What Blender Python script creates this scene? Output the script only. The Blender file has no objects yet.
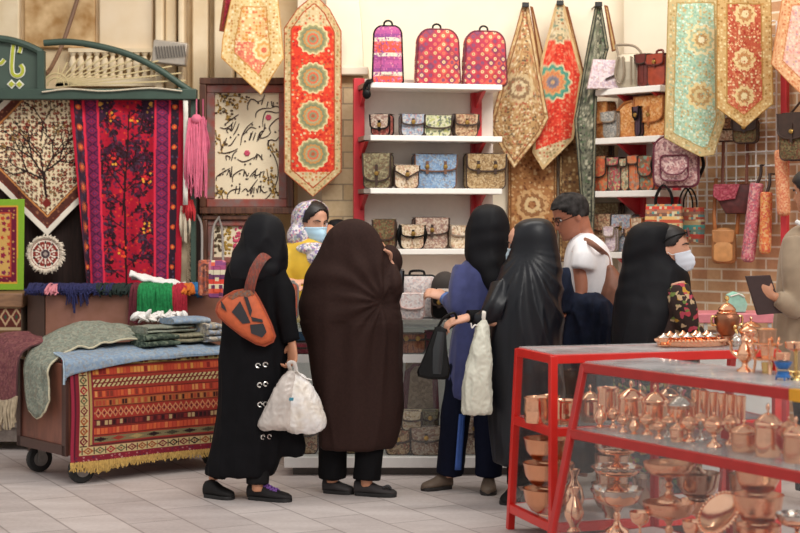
EXPO, SKY, SUN, LAMP = -0.05, 0.85, 1.2, 85
import bpy, bmesh, math, random
import numpy as np
from mathutils import Vector, Matrix, noise
from mathutils.bvhtree import BVHTree
random.seed(4)
V = Vector
PI = math.pi
F = 1555.0
EYE = 1.55
COL = bpy.context.scene.collection

def at(px, py, D):
    return V(((px-400)*D/F, D, EYE-(py-225)*D/F))
def X(px, D): return (px-400)*D/F
def Z(py, D): return EYE-(py-225)*D/F

# ------------------------------------------------------------------ colour and materials
def lin(c):
    return tuple(((x/12.92) if x <= .04045 else ((x+.055)/1.055)**2.4) for x in c)
def hx(h):
    h = h.lstrip('#')
    return tuple(int(h[i:i+2], 16)/255 for i in (0, 2, 4))
def L(h): return lin(hx(h))+(1.0,)

def nodes(name):
    m = bpy.data.materials.new(name); m.use_nodes = True
    nt = m.node_tree; b = nt.nodes['Principled BSDF']
    return m, nt, b
def nn(nt, typ, **kw):
    n = nt.nodes.new(typ)
    for k, v in kw.items(): setattr(n, k, v)
    return n
def mixc(nt, fac, a, b, mode='MIX'):
    n = nt.nodes.new('ShaderNodeMix'); n.data_type = 'RGBA'; n.blend_type = mode
    for s, v in ((n.inputs[0], fac), (n.inputs[6], a), (n.inputs[7], b)):
        if hasattr(v, 'links'): nt.links.new(v, s)
        else: s.default_value = v
    return n.outputs[2]
def noise_tex(nt, scale, detail=3, coord='Object', sc=None):
    tc = nn(nt, 'ShaderNodeTexCoord'); n = nn(nt, 'ShaderNodeTexNoise')
    n.inputs['Scale'].default_value = scale; n.inputs['Detail'].default_value = detail
    if sc:
        mp = nn(nt, 'ShaderNodeMapping'); mp.inputs['Scale'].default_value = sc
        nt.links.new(tc.outputs[coord], mp.inputs[0]); nt.links.new(mp.outputs[0], n.inputs['Vector'])
    else: nt.links.new(tc.outputs[coord], n.inputs['Vector'])
    return n
def bump(nt, b, h, s, d=.01):
    bp = nn(nt, 'ShaderNodeBump'); bp.inputs['Strength'].default_value = s; bp.inputs['Distance'].default_value = d
    nt.links.new(h, bp.inputs['Height']); nt.links.new(bp.outputs[0], b.inputs['Normal'])

MC = {}
def mat(name, col, rough=.6, metal=0, var=.12, scale=30, bmp=0.0, spec=.5, sheen=0, col2=None, sc=None, coat=0):
    if name in MC: return MC[name]
    m, nt, b = nodes(name)
    n = noise_tex(nt, scale, sc=sc)
    c = L(col); d = L(col2) if col2 else tuple(x*(1-var) for x in c[:3])+(1,)
    rp = nn(nt, 'ShaderNodeMapRange'); rp.inputs[1].default_value = .35; rp.inputs[2].default_value = .65
    nt.links.new(n.outputs[0], rp.inputs[0])
    nt.links.new(mixc(nt, rp.outputs[0], d, c), b.inputs['Base Color'])
    b.inputs['Roughness'].default_value = rough; b.inputs['Metallic'].default_value = metal
    b.inputs['Specular IOR Level'].default_value = spec
    if sheen: b.inputs['Sheen Weight'].default_value = sheen
    if coat: b.inputs['Coat Weight'].default_value = coat
    if bmp: bump(nt, b, n.outputs[0], bmp)
    MC[name] = m; return m

def ramp(nt, cols, fac):
    r = nn(nt, 'ShaderNodeValToRGB'); r.color_ramp.interpolation = 'CONSTANT'
    e = r.color_ramp.elements
    while len(e) < len(cols): e.new(.5)
    for i, c in enumerate(cols):
        e[i].position = i/len(cols); e[i].color = L(c)
    nt.links.new(fac, r.inputs[0]); return r.outputs[0]

def fab(name, pal, scale=60, rnd=1.0, rot=0, ring=None, rr=.3, stripes=None, ssc=20, rough=.8, stretch=(1, 1, 1)):
    """woven or printed cloth: coloured cells, optional dots in each cell, optional stripes along the height"""
    if name in MC: return MC[name]
    m, nt, b = nodes(name)
    tc = nn(nt, 'ShaderNodeTexCoord'); mp = nn(nt, 'ShaderNodeMapping')
    mp.inputs['Rotation'].default_value = (PI/2, 0, 0)
    nt.links.new(tc.outputs['Object'], mp.inputs[0])
    mp2 = nn(nt, 'ShaderNodeMapping'); mp2.inputs['Rotation'].default_value = (0, 0, rot); mp2.inputs['Scale'].default_value = stretch
    if rnd > .5:
        wn_ = nn(nt, 'ShaderNodeTexNoise'); wn_.inputs['Scale'].default_value = scale*.8; nt.links.new(mp.outputs[0], wn_.inputs['Vector'])
        ml = nn(nt, 'ShaderNodeMixRGB', blend_type='LINEAR_LIGHT'); ml.inputs[0].default_value = .5/scale
        nt.links.new(mp.outputs[0], ml.inputs[1]); nt.links.new(wn_.outputs['Color'], ml.inputs[2]); nt.links.new(ml.outputs[0], mp2.inputs[0])
        scale *= 1.75
    else: nt.links.new(mp.outputs[0], mp2.inputs[0])
    vo = nn(nt, 'ShaderNodeTexVoronoi', voronoi_dimensions='3D' if rnd > .5 else '2D')
    vo.inputs['Scale'].default_value = scale; vo.inputs['Randomness'].default_value = rnd
    nt.links.new(mp2.outputs[0], vo.inputs['Vector'])
    sp = nn(nt, 'ShaderNodeSeparateColor'); nt.links.new(vo.outputs['Color'], sp.inputs[0])
    c = ramp(nt, pal, sp.outputs[0])
    if ring:
        lt = nn(nt, 'ShaderNodeMath', operation='LESS_THAN'); lt.inputs[1].default_value = rr
        nt.links.new(vo.outputs['Distance'], lt.inputs[0])
        c2 = ramp(nt, ring, sp.outputs[1]); c = mixc(nt, lt.outputs[0], c, c2)
        l2 = nn(nt, 'ShaderNodeMath', operation='LESS_THAN'); l2.inputs[1].default_value = rr*.35
        nt.links.new(vo.outputs['Distance'], l2.inputs[0])
        c3 = ramp(nt, pal, sp.outputs[2]); c = mixc(nt, l2.outputs[0], c, c3)
    if stripes:
        sx = nn(nt, 'ShaderNodeSeparateXYZ'); nt.links.new(tc.outputs['Object'], sx.inputs[0])
        mu = nn(nt, 'ShaderNodeMath', operation='MULTIPLY'); mu.inputs[1].default_value = ssc
        nt.links.new(sx.outputs[2], mu.inputs[0])
        fr = nn(nt, 'ShaderNodeMath', operation='FRACT'); nt.links.new(mu.outputs[0], fr.inputs[0])
        s = ramp(nt, stripes, fr.outputs[0])
        gt = nn(nt, 'ShaderNodeMath', operation='GREATER_THAN'); gt.inputs[1].default_value = .74
        nt.links.new(sp.outputs[1], gt.inputs[0])
        c = mixc(nt, gt.outputs[0], s, c)
    if rnd > .5:
        av = tuple(sum(hx(q)[k] for q in pal)/len(pal) for k in range(3))
        c = mixc(nt, .38, c, lin(av)+(1,)) if not stripes else c
    n = noise_tex(nt, 90)
    c = mixc(nt, .25, c, n.outputs[0], 'SOFT_LIGHT')
    nt.links.new(c, b.inputs['Base Color']); b.inputs['Roughness'].default_value = rough
    b.inputs['Specular IOR Level'].default_value = .25
    bump(nt, b, n.outputs[0], .25, .004)
    MC[name] = m; return m

def painted(name, rough=.85, metal=0):
    if name in MC: return MC[name]
    m, nt, b = nodes(name)
    a = nn(nt, 'ShaderNodeAttribute', attribute_name='dye')
    n = noise_tex(nt, 160)
    nt.links.new(mixc(nt, .3, a.outputs['Color'], n.outputs[0], 'SOFT_LIGHT'), b.inputs['Base Color'])
    b.inputs['Roughness'].default_value = rough; b.inputs['Specular IOR Level'].default_value = .2
    bump(nt, b, n.outputs[0], .3, .003)
    MC[name] = m; return m

def glass(name, tint=(.97, .985, .98), dust=.02):
    if name in MC: return MC[name]
    m, nt, b = nodes(name); out = nt.nodes['Material Output']
    tr = nn(nt, 'ShaderNodeBsdfTransparent'); tr.inputs[0].default_value = tint+(1,)
    gl = nn(nt, 'ShaderNodeBsdfGlossy'); gl.inputs['Roughness'].default_value = .03
    lw = nn(nt, 'ShaderNodeLayerWeight'); lw.inputs[0].default_value = .5
    pw = nn(nt, 'ShaderNodeMath', operation='POWER'); pw.inputs[1].default_value = 4.5; nt.links.new(lw.outputs['Facing'], pw.inputs[0])
    fr = nn(nt, 'ShaderNodeMath', operation='MULTIPLY_ADD'); fr.inputs[1].default_value = .6; fr.inputs[2].default_value = .025; nt.links.new(pw.outputs[0], fr.inputs[0])
    ms = nn(nt, 'ShaderNodeMixShader')
    nt.links.new(fr.outputs[0], ms.inputs[0]); nt.links.new(tr.outputs[0], ms.inputs[1]); nt.links.new(gl.outputs[0], ms.inputs[2])
    df = nn(nt, 'ShaderNodeBsdfDiffuse'); df.inputs[0].default_value = (.8, .8, .8, 1)
    n = noise_tex(nt, 5, 6)
    if dust > .1: pass
    mu = nn(nt, 'ShaderNodeMath', operation='MULTIPLY'); mu.inputs[1].default_value = dust*2
    nt.links.new(n.outputs[0], mu.inputs[0])
    m2 = nn(nt, 'ShaderNodeMixShader'); nt.links.new(mu.outputs[0], m2.inputs[0])
    nt.links.new(ms.outputs[0], m2.inputs[1]); nt.links.new(df.outputs[0], m2.inputs[2])
    nt.links.new(m2.outputs[0], out.inputs[0]); nt.nodes.remove(b)
    MC[name] = m; return m

# ------------------------------------------------------------------ object helpers
ROOTM = {}
def tag(o, label=None, cat=None, group=None, kind=None):
    for k, v in (('label', label), ('category', cat), ('group', group), ('kind', kind)):
        if v: o[k] = v
    return o
def thing(name, label, cat, loc, rotz=0, group=None):
    o = bpy.data.objects.new(name, None); COL.objects.link(o)
    o.empty_display_size = .1; o.location = loc; o.rotation_euler = (0, 0, rotz)
    ROOTM[o] = Matrix.Translation(V(loc)) @ Matrix.Rotation(rotz, 4, 'Z')
    return tag(o, label, cat, group)
def rootm(o):
    while o.parent: o = o.parent
    return ROOTM.get(o) or Matrix.Translation(o.location)

def cat_rom(pts, sub):
    if sub <= 1 or len(pts) < 3: return [V(p) for p in pts]
    P = [V(p) for p in pts]; P = [P[0]*2-P[1]]+P+[P[-1]*2-P[-2]]
    out = []
    for i in range(1, len(P)-2):
        for k in range(sub):
            t = k/sub; a, b, c, d = P[i-1:i+3]
            out.append(.5*((2*b)+(c-a)*t+(2*a-5*b+4*c-d)*t*t+(3*b-3*c+d-a)*t**3))
    out.append(P[-2]); return out

class MB:
    def __init__(s): s.v = []; s.f = []; s.m = []
    def add(s, vs, fs, mi=0):
        n = len(s.v); s.v += [tuple(p) for p in vs]
        s.f += [tuple(i+n for i in f) for f in fs]; s.m += [mi]*len(fs); return s
    def box(s, c, size, R=None, mi=0):
        vs = []
        for x in (-.5, .5):
            for y in (-.5, .5):
                for z in (-.5, .5):
                    p = V((x*size[0], y*size[1], z*size[2]))
                    vs.append((R @ p if R else p)+V(c))
        return s.add(vs, [(0, 1, 3, 2), (4, 6, 7, 5), (0, 4, 5, 1), (2, 3, 7, 6), (0, 2, 6, 4), (1, 5, 7, 3)], mi)
    def bar(s, a, b, w, h=None, mi=0, up=(0, 0, 1)):
        a = V(a); b = V(b); d = (b-a).normalized(); up = V(up)
        if abs(d.dot(up)) > .95: up = V((0, 1, 0))
        r = d.cross(up).normalized(); u = r.cross(d); h = h or w
        vs = [p+r*i*w/2+u*j*h/2 for p in (a, b) for i, j in ((-1, -1), (1, -1), (1, 1), (-1, 1))]
        return s.add(vs, [(3, 2, 1, 0), (4, 5, 6, 7), (0, 1, 5, 4), (1, 2, 6, 5), (2, 3, 7, 6), (3, 0, 4, 7)], mi)
    def prism(s, poly, a, b, mi=0):
        """poly: list of points (world), extruded by vector from a offset to b offset"""
        n = len(poly); vs = [V(p)+V(a) for p in poly]+[V(p)+V(b) for p in poly]
        return s.add(vs, [tuple(range(n))[::-1], tuple(range(n, 2*n))]+[(i, (i+1) % n, n+(i+1) % n, n+i) for i in range(n)], mi)
    def grid(s, P, nu, nv, mi=0):
        vs = [P(i/nu, j/nv) for j in range(nv+1) for i in range(nu+1)]
        w = nu+1
        return s.add(vs, [(j*w+i, j*w+i+1, (j+1)*w+i+1, (j+1)*w+i) for j in range(nv) for i in range(nu)], mi)
    def rings(s, R, mi=0, cap=True):
        n = len(R[0]); vs = [p for r in R for p in r]; fs = []
        for j in range(len(R)-1):
            for i in range(n):
                k = (i+1) % n
                fs.append((j*n+i, j*n+k, (j+1)*n+k, (j+1)*n+i))
        if cap: fs += [tuple(range(n))[::-1], tuple((len(R)-1)*n+i for i in range(n))]
        return s.add(vs, fs, mi)
    def tube(s, pts, r, n=10, mi=0, sub=1, flat=1.0, cap=True):
        P = cat_rom(pts, sub); m = len(P)
        if not isinstance(r, (list, tuple)): r = [r, r]
        rr = np.interp(np.linspace(0, 1, m), np.linspace(0, 1, len(r)), r)
        R = []; u = None
        for i, p in enumerate(P):
            d = (P[min(i+1, m-1)]-P[max(i-1, 0)]).normalized()
            if u is None:
                u = d.cross(V((0, 0, 1)) if abs(d.z) < .9 else V((0, 1, 0))).normalized()
            u = (u-d*u.dot(d)).normalized(); w = d.cross(u)
            R.append([p+(u*math.cos(2*PI*k/n)+w*math.sin(2*PI*k/n)*flat)*float(rr[i]) for k in range(n)])
        return s.rings(R, mi, cap)
    def lathe(s, prof, c=(0, 0, 0), n=28, mi=0, lobe=None, M=None):
        R = []; c = V(c)
        for k, (r, z) in enumerate(prof):
            ring = []
            for i in range(n):
                a = 2*PI*i/n; q = r
                if lobe and lobe[0] <= k <= lobe[1]: q = r*(1+lobe[3]*math.cos(lobe[2]*a))
                p = V((max(q, .0004)*math.cos(a), max(q, .0004)*math.sin(a), z))
                ring.append((M @ p if M else p)+c)
            R.append(ring)
        return s.rings(R, mi)
    def ell(s, c, r, n=20, mi=0, M=None):
        prof = [(math.sin(PI*i/(n//2)), -math.cos(PI*i/(n//2))) for i in range(n//2+1)]
        R = []
        for q, z in prof:
            ring = []
            for i in range(n):
                p = V((max(q, .002)*math.cos(2*PI*i/n)*r[0], max(q, .002)*math.sin(2*PI*i/n)*r[1], z*r[2]))
                ring.append((M @ p if M else p)+V(c))
            R.append(ring)
        return s.rings(R, mi)
    def build(s, name, mats, parent=None, w=True, smooth=40, solid=0, bevel=0, label=None, cols=None, soff=0.0):
        if not isinstance(mats, (list, tuple)): mats = [mats]
        vs = np.array(s.v, dtype=float)
        loc = V((0, 0, 0))
        if parent:
            if w:
                Mi = np.array(rootm(parent).inverted()); vs = vs @ Mi[:3, :3].T + Mi[:3, 3]
        elif w:
            lo, hi = vs.min(0), vs.max(0); loc = V(((lo[0]+hi[0])/2, (lo[1]+hi[1])/2, lo[2])); vs = vs-np.array(loc)
        me = bpy.data.meshes.new(name); me.from_pydata([tuple(p) for p in vs], [], s.f)
        for m in mats: me.materials.append(m)
        me.polygons.foreach_set('material_index', s.m)
        if cols is None:
            bm_ = bmesh.new(); bm_.from_mesh(me); bmesh.ops.recalc_face_normals(bm_, faces=bm_.faces); bm_.to_mesh(me); bm_.free()
        me.polygons.foreach_set('use_smooth', [True]*len(s.f))
        me.update(); me.set_sharp_from_angle(angle=math.radians(smooth))
        if cols is not None:
            at_ = me.color_attributes.new('dye', 'FLOAT_COLOR', 'POINT')
            c = np.ones((len(vs), 4), dtype=np.float32); c[:, :3] = cols
            at_.data.foreach_set('color', c.ravel())
        o = bpy.data.objects.new(name, me); COL.objects.link(o); o.location = loc
        if parent: o.parent = parent
        if bevel:
            b = o.modifiers.new('b', 'BEVEL'); b.width = bevel; b.segments = 2; b.limit_method = 'ANGLE'; b.angle_limit = .8
        if solid:
            q = o.modifiers.new('s', 'SOLIDIFY'); q.thickness = solid; q.offset = soff
        if label: o['label'] = label
        return o

def fuse(o, vox, it=4, disp=None):
    r = o.modifiers.new('r', 'REMESH'); r.mode = 'VOXEL'; r.voxel_size = vox; r.use_smooth_shade = True
    if it:
        q = o.modifiers.new('q', 'SMOOTH'); q.iterations = it; q.factor = .5
    dg = bpy.context.evaluated_depsgraph_get(); dg.update()
    me = bpy.data.meshes.new_from_object(o.evaluated_get(dg)); o.modifiers.clear()
    old = o.data; o.data = me; bpy.data.meshes.remove(old)
    if disp:
        M = rootm(o); cs = [v.co.copy() for v in me.vertices]; ns = [v.normal.copy() for v in me.vertices]
        for v, c, n in zip(me.vertices, cs, ns): v.co = c+n*disp(M @ c, n)
        me.update()
    me.polygons.foreach_set('use_smooth', [True]*len(me.polygons))
    return o
def bvh(o):
    M = rootm(o); me = o.data
    return BVHTree.FromPolygons([M @ v.co for v in me.vertices], [tuple(p.vertices) for p in me.polygons])
CAMP = V((0, 0, EYE))
def hit(tree, px, py, off=0.0):
    d = at(px, py, 1.0)-CAMP; d.normalize()
    p, n, i, t = tree.ray_cast(CAMP, d)
    if p is None: return None, None
    if n.dot(d) > 0: n = -n
    return p+n*off, n

def rrect(w, h, rt, rb, n=6):
    out = []
    for cx, cz, r, a0 in ((w/2-rb, rb, rb, -PI/2), (w/2-rt, h-rt, rt, 0), (-w/2+rt, h-rt, rt, PI/2), (-w/2+rb, rb, rb, PI)):
        for k in range(n+1):
            a = a0+PI/2*k/n; out.append((cx+r*math.cos(a), cz+r*math.sin(a)))
    return out
def puff(mb, out, d, y0=0, edge=.012, mi=0, bulge=0.0):
    """rounded slab: outline in x,z; depth d along y centred on y0; front is -y"""
    cx = sum(p[0] for p in out)/len(out); cz = sum(p[1] for p in out)/len(out)
    w = max(p[0] for p in out)-min(p[0] for p in out); h = max(p[1] for p in out)-min(p[1] for p in out)
    prof = [(-.5, 1, -bulge), (-.5, .35, -bulge), (-.5, .0, 0)]
    rows = []
    for inset, y in ((min(w, h)*.5, -d/2-bulge), (min(w, h)*.3, -d/2-bulge*.8), (edge*2, -d/2-bulge*.1), (edge*.3, -d/2+edge*.35), (0, -d/2+edge*1.2),
                     (0, d/2-edge*1.2), (edge*.3, d/2-edge*.35), (edge*2, d/2), (min(w, h)*.5, d/2)):
        sx = max(1-2*inset/w, .01); sz = max(1-2*inset/h, .01)
        rows.append([(cx+(p[0]-cx)*sx, y0+y, cz+(p[1]-cz)*sz) for p in out])
    mb.rings(rows, mi)
    return mb

# ------------------------------------------------------------------ painted cloth (patterns are written into a dye attribute)
def C(h): return np.array(hx(h))
def tolin(a): return np.where(a <= .04045, a/12.92, ((a+.055)/1.055)**2.4)
def hsh(i, j, s=0): 
    q = np.sin(i*127.1+j*311.7+s*74.7)*43758.5453
    return q-np.floor(q)
def edge_dist(x, y, poly):
    d = np.full(x.shape, 1e9); n = len(poly)
    for i in range(n):
        d = np.minimum(d, seg_d(x, y, poly[i], poly[(i+1) % n]))
    return d
def seg_d(x, y, a, b):
    ax, ay = a; bx, by = b; dx, dy = bx-ax, by-ay
    t = np.clip(((x-ax)*dx+(y-ay)*dy)/(dx*dx+dy*dy+1e-9), 0, 1)
    return np.hypot(x-ax-t*dx, y-ay-t*dy)
def flowers(img, x, y, cell, r, cols, dens=.8, seed=0, mask=None, center=None):
    i0, j0 = np.floor(x/cell), np.floor(y/cell)
    for di in (-1, 0, 1):
        for dj in (-1, 0, 1):
            i, j = i0+di, j0+dj
            cx = (i+.25+.5*hsh(i, j, seed))*cell; cy = (j+.25+.5*hsh(i, j, seed+1))*cell
            rr = r*(.6+.6*hsh(i, j, seed+2)); d = np.hypot(x-cx, y-cy)
            a = np.arctan2(y-cy, x-cx)
            m = (d < rr*(1+.2*np.cos(5*a))) & (hsh(i, j, seed+3) < dens)
            if mask is not None: m &= mask
            k = (hsh(i, j, seed+4)*len(cols)).astype(int)
            for q, c in enumerate(cols): img[m & (k == q)] = C(c)
            if center is not None:
                img[m & (d < rr*.4)] = C(center)
def medal(img, x, y, cx, cy, r, cols, lobes=12, amp=.07):
    d = np.hypot(x-cx, y-cy); a = np.arctan2(y-cy, x-cx)
    q = d/(r*(1+amp*np.cos(lobes*a)))
    n = len(cols)
    for k, c in enumerate(cols):
        rad = 1-k/n
        m = q < rad
        img[m] = C(c)
    ring = (q < .95) & (np.sin(a*lobes*2)*np.sin(d*3.0) > .35)
    img[ring] = img[ring]*.6+C(cols[(0+2) % n])*.4
def outline_x(poly, xs):
    lo, hi = [], []
    n = len(poly)
    for x in xs:
        ys = []
        for i in range(n):
            (ax, ay), (bx, by) = poly[i], poly[(i+1) % n]
            if abs(ax-bx) < 1e-6:
                if abs(ax-x) < .02: ys += [ay, by]
            elif min(ax, bx)-1e-6 <= x <= max(ax, bx)+1e-6:
                ys.append(ay+(by-ay)*(x-ax)/(bx-ax))
        lo.append(min(ys)); hi.append(max(ys))
    return np.array(lo), np.array(hi)
def cloth(name, poly, D, paint, label=None, cat=None, parent=None, res=.75, wave=None, solid=.006, group=None, m=None):
    """convex outline poly in photo units at distance D (number or function of x); painted by paint(x, y, edge distance)"""
    x0 = min(p[0] for p in poly); x1 = max(p[0] for p in poly); y0 = min(p[1] for p in poly); y1 = max(p[1] for p in poly)
    nu = int((x1-x0)/res)+1; nv = int((y1-y0)/res)+1
    xs = np.linspace(x0, x1, nu+1); lo, hi = outline_x(poly, xs)
    t = np.linspace(0, 1, nv+1)
    GX = np.repeat(xs[None, :], nv+1, 0); GY = lo[None, :]+(hi-lo)[None, :]*t[:, None]
    x, y = GX.ravel(), GY.ravel()
    img = paint(x, y, edge_dist(x, y, poly))
    mb = MB(); w = nu+1
    vs = []
    for a, b in zip(x, y):
        d0 = D(a) if callable(D) else D
        p = at(a, b, d0)
        if wave: p.y += wave(a, b)
        vs.append(p)
    mb.add(vs, [(j*w+i, (j+1)*w+i, (j+1)*w+i+1, j*w+i+1) for j in range(nv) for i in range(nu)])
    o = mb.build(name, m or painted('woven_cloth'), parent, cols=tolin(np.clip(img, 0, 1)), solid=solid, smooth=60)
    if label: tag(o, label, cat, group)
    return o
def ribbon(mb, pts, w, y, mi=0, sub=6, taper=True):
    """flat pen stroke in the x,z plane at depth y"""
    P = cat_rom([V((p[0], 0, p[1])) for p in pts], sub); n = len(P); vs = []
    for i, p in enumerate(P):
        d = (P[min(i+1, n-1)]-P[max(i-1, 0)]).normalized(); r = V((-d.z, 0, d.x))
        k = w*(.5+.5*math.sin(PI*(i+.4)/(n)) if taper else 1)/2
        vs += [V((p.x, y, p.z))+r*k, V((p.x, y, p.z))-r*k]
    m = len(vs); back = [v+V((0, .004, 0)) for v in vs]
    fs = [(2*i, 2*i+1, 2*i+3, 2*i+2) for i in range(n-1)]
    fs += [(m+2*i+2, m+2*i+3, m+2*i+1, m+2*i) for i in range(n-1)]
    fs += [(2*i+2, m+2*i+2, m+2*i, 2*i) for i in range(n-1)]+[(2*i+1, m+2*i+1, m+2*i+3, 2*i+3) for i in range(n-1)]
    fs += [(0, m, m+1, 1), (m-2, m-1, 2*m-1, 2*m-2)]
    return mb.add(vs+back, fs, mi)
# ------------------------------------------------------------------ camera, light
sc = bpy.context.scene
cam = bpy.data.cameras.new('camera'); co = bpy.data.objects.new('camera', cam); COL.objects.link(co)
co.location = CAMP; co.rotation_euler = (PI/2, 0, 0)
cam.sensor_width = 36; cam.lens = F*36/800; cam.shift_y = -41.5/800
cam.clip_start = .1; cam.clip_end = 200
cam.dof.use_dof = True; cam.dof.focus_distance = 8.9; cam.dof.aperture_fstop = 2.8
sc.camera = co
sc.view_settings.view_transform = 'Standard'; sc.view_settings.look = 'None'; sc.view_settings.gamma = 1
sc.view_settings.exposure = EXPO
wd = bpy.data.worlds.new('sky'); sc.world = wd; wd.use_nodes = True
wn = wd.node_tree; bg = wn.nodes['Background']
tc = wn.nodes.new('ShaderNodeTexCoord'); sx = wn.nodes.new('ShaderNodeSeparateXYZ'); wn.links.new(tc.outputs['Generated'], sx.inputs[0])
cr = wn.nodes.new('ShaderNodeValToRGB'); mr = wn.nodes.new('ShaderNodeMapRange'); mr.inputs[1].default_value = -1
wn.links.new(sx.outputs[2], mr.inputs[0]); wn.links.new(mr.outputs[0], cr.inputs[0])
e = cr.color_ramp.elements; e[0].position = .45; e[0].color = (.32, .29, .27, 1); e[1].position = .62; e[1].color = (1, .985, .965, 1)
wn.links.new(cr.outputs[0], bg.inputs[0]); bg.inputs[1].default_value = SKY
def sun(name, rot, energy, ang, col):
    s = bpy.data.lights.new(name, 'SUN'); s.energy = energy; s.angle = math.radians(ang); s.color = col
    o = bpy.data.objects.new(name, s); COL.objects.link(o); o.rotation_euler = rot; return o
lamp = bpy.data.lights.new('shop_light', 'AREA'); lamp.shape = 'RECTANGLE'; lamp.size = 3.2; lamp.size_y = .5; lamp.energy = LAMP; lamp.color = (1, .95, .87)
lo_ = bpy.data.objects.new('shop_light', lamp); COL.objects.link(lo_); lo_.location = (.5, 8.9, 4.3); lo_.rotation_euler = (math.radians(42), 0, 0)
sun('daylight', (math.radians(52), 0, math.radians(24)), SUN, 25, (1, .96, .9))

# ------------------------------------------------------------------ the setting
def struct(o, kind='structure'): o['kind'] = kind; return o
def stone_floor():
    m, nt, b = nodes('stone_paving')
    tcn = nn(nt, 'ShaderNodeTexCoord'); mp = nn(nt, 'ShaderNodeMapping')
    mp.inputs['Rotation'].default_value = (0, 0, math.radians(62.5))
    nt.links.new(tcn.outputs['Object'], mp.inputs[0])
    br = nn(nt, 'ShaderNodeTexBrick'); nt.links.new(mp.outputs[0], br.inputs[0])
    br.inputs['Scale'].default_value = 1; br.inputs['Brick Width'].default_value = .62; br.inputs['Row Height'].default_value = .30
    br.inputs['Mortar Size'].default_value = .006; br.inputs['Mortar Smooth'].default_value = .2
    br.inputs['Color1'].default_value = L('#c6bbb7'); br.inputs['Color2'].default_value = L('#b6aba8'); br.inputs['Mortar'].default_value = L('#988c88')
    n = noise_tex(nt, 2.2, 8, sc=(1, 3, 1)); n2 = noise_tex(nt, 40, 4)
    c = mixc(nt, .55, br.outputs[0], n.outputs[0], 'SOFT_LIGHT'); c = mixc(nt, .3, c, n2.outputs[0], 'SOFT_LIGHT')
    nt.links.new(c, b.inputs['Base Color']); b.inputs['Roughness'].default_value = .55
    bump(nt, b, br.outputs[1], -.4, .005)
    return m
fl = MB().grid(lambda u, v: (-7+14*u, -1+14*v, 0), 8, 8)
struct(fl.build('floor', stone_floor()))

def brick_mat(name, c1, c2, mo, w, h, mortar=.008, sc_y=(1, 1, 1)):
    m, nt, b = nodes(name)
    tcn = nn(nt, 'ShaderNodeTexCoord'); mp = nn(nt, 'ShaderNodeMapping'); mp.inputs['Rotation'].default_value = (PI/2, 0, 0)
    nt.links.new(tcn.outputs['Object'], mp.inputs[0])
    br = nn(nt, 'ShaderNodeTexBrick'); nt.links.new(mp.outputs[0], br.inputs[0])
    br.inputs['Scale'].default_value = 1; br.inputs['Brick Width'].default_value = w; br.inputs['Row Height'].default_value = h
    br.inputs['Mortar Size'].default_value = mortar; br.inputs['Mortar Smooth'].default_value = .3
    br.inputs['Color1'].default_value = L(c1); br.inputs['Color2'].default_value = L(c2); br.inputs['Mortar'].default_value = L(mo)
    n = noise_tex(nt, 4, 6); n2 = noise_tex(nt, 40, 3)
    c = mixc(nt, .5, br.outputs[0], n.outputs[0], 'SOFT_LIGHT'); c = mixc(nt, .3, c, n2.outputs[0], 'SOFT_LIGHT')
    nt.links.new(c, b.inputs['Base Color']); b.inputs['Roughness'].default_value = .85
    bump(nt, b, br.outputs[1], -.5, .008)
    return m
plaster = mat('cream_plaster', '#f3e7d2', .9, col2='#ece0ca', scale=3)
stonew = mat('warm_stone', '#e7d0ab', .85, col2='#d9bd94', scale=6, bmp=.1)
patchy = mat('flaking_stone', '#d9b98c', .9, col2='#a97f4c', scale=7, bmp=.3)
# back wall of the niche, the left stone wall, the turned brick wall on the right
struct(MB().box((.55, 11.5, 3), (2.6, .2, 6)).build('wall_niche', plaster))
struct(MB().box((-3.2, 11.9, 3), (5.4, .4, 6)).build('wall_left', stonew))
bm_ = brick_mat('tan_brick', '#d2ab80', '#c0906a', '#e4d6be', .235, .078)
def local_wall(name, loc, rz, size, m):
    o = MB().box((size[0]/2, size[1]/2, size[2]/2), size).build(name, m, w=False)
    o.location = loc; o.rotation_euler = (0, 0, rz); return struct(o)
WR = V((1.62, 11.25, 0)); WA = math.radians(-46)
rdir = V((math.cos(WA), math.sin(WA), 0))
local_wall('wall_right', WR, WA, (.72, .3, 2.62), bm_)
local_wall('wall_right_upper', WR+V((0, 0, 2.62)), WA, (.72, .3, 3.3), plaster)
local_wall('wall_right_front', WR+rdir*.72, WA, (2.5, .3, 5.9), bm_)
# brick pier left of the niche, plaster springer above it
pier = brick_mat('buff_brick', '#d6c09c', '#c2a67e', '#a08d74', .30, .115, .006)
x0, x1 = X(322, 11.1), X(363, 11.1)
o = MB().box(((x1-x0)/2, .25, Z(76, 11.1)/2), (x1-x0, .5, Z(76, 11.1))).build('wall_pier', pier, w=False); o.location = (x0, 11.1, 0); struct(o)
mb = MB()
zs = Z(76, 11.1)
def arch(u, v):  # curved underside springing from the pier
    a = PI/2*u
    return (x1-.02-.16*math.sin(a)+.05*v*0, 11.05+.45*v, zs+1.1*u)
pts = [(x1-.16*(k/12)**2, 0, zs+1.3*k/12) for k in range(13)]
poly = [(x1-.26, 0, zs), *pts, (x1-.26, 0, zs+1.3)]
mb.prism(poly, (0, 11.08, 0), (0, 11.5, 0)); struct(mb.build('wall_arch', plaster, smooth=30))
mb = MB(); mb.box((x1-.09, 11.22, zs+.03), (.26, .4, .06)); struct(mb.build('trim_1', plaster, bevel=.01))
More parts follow.
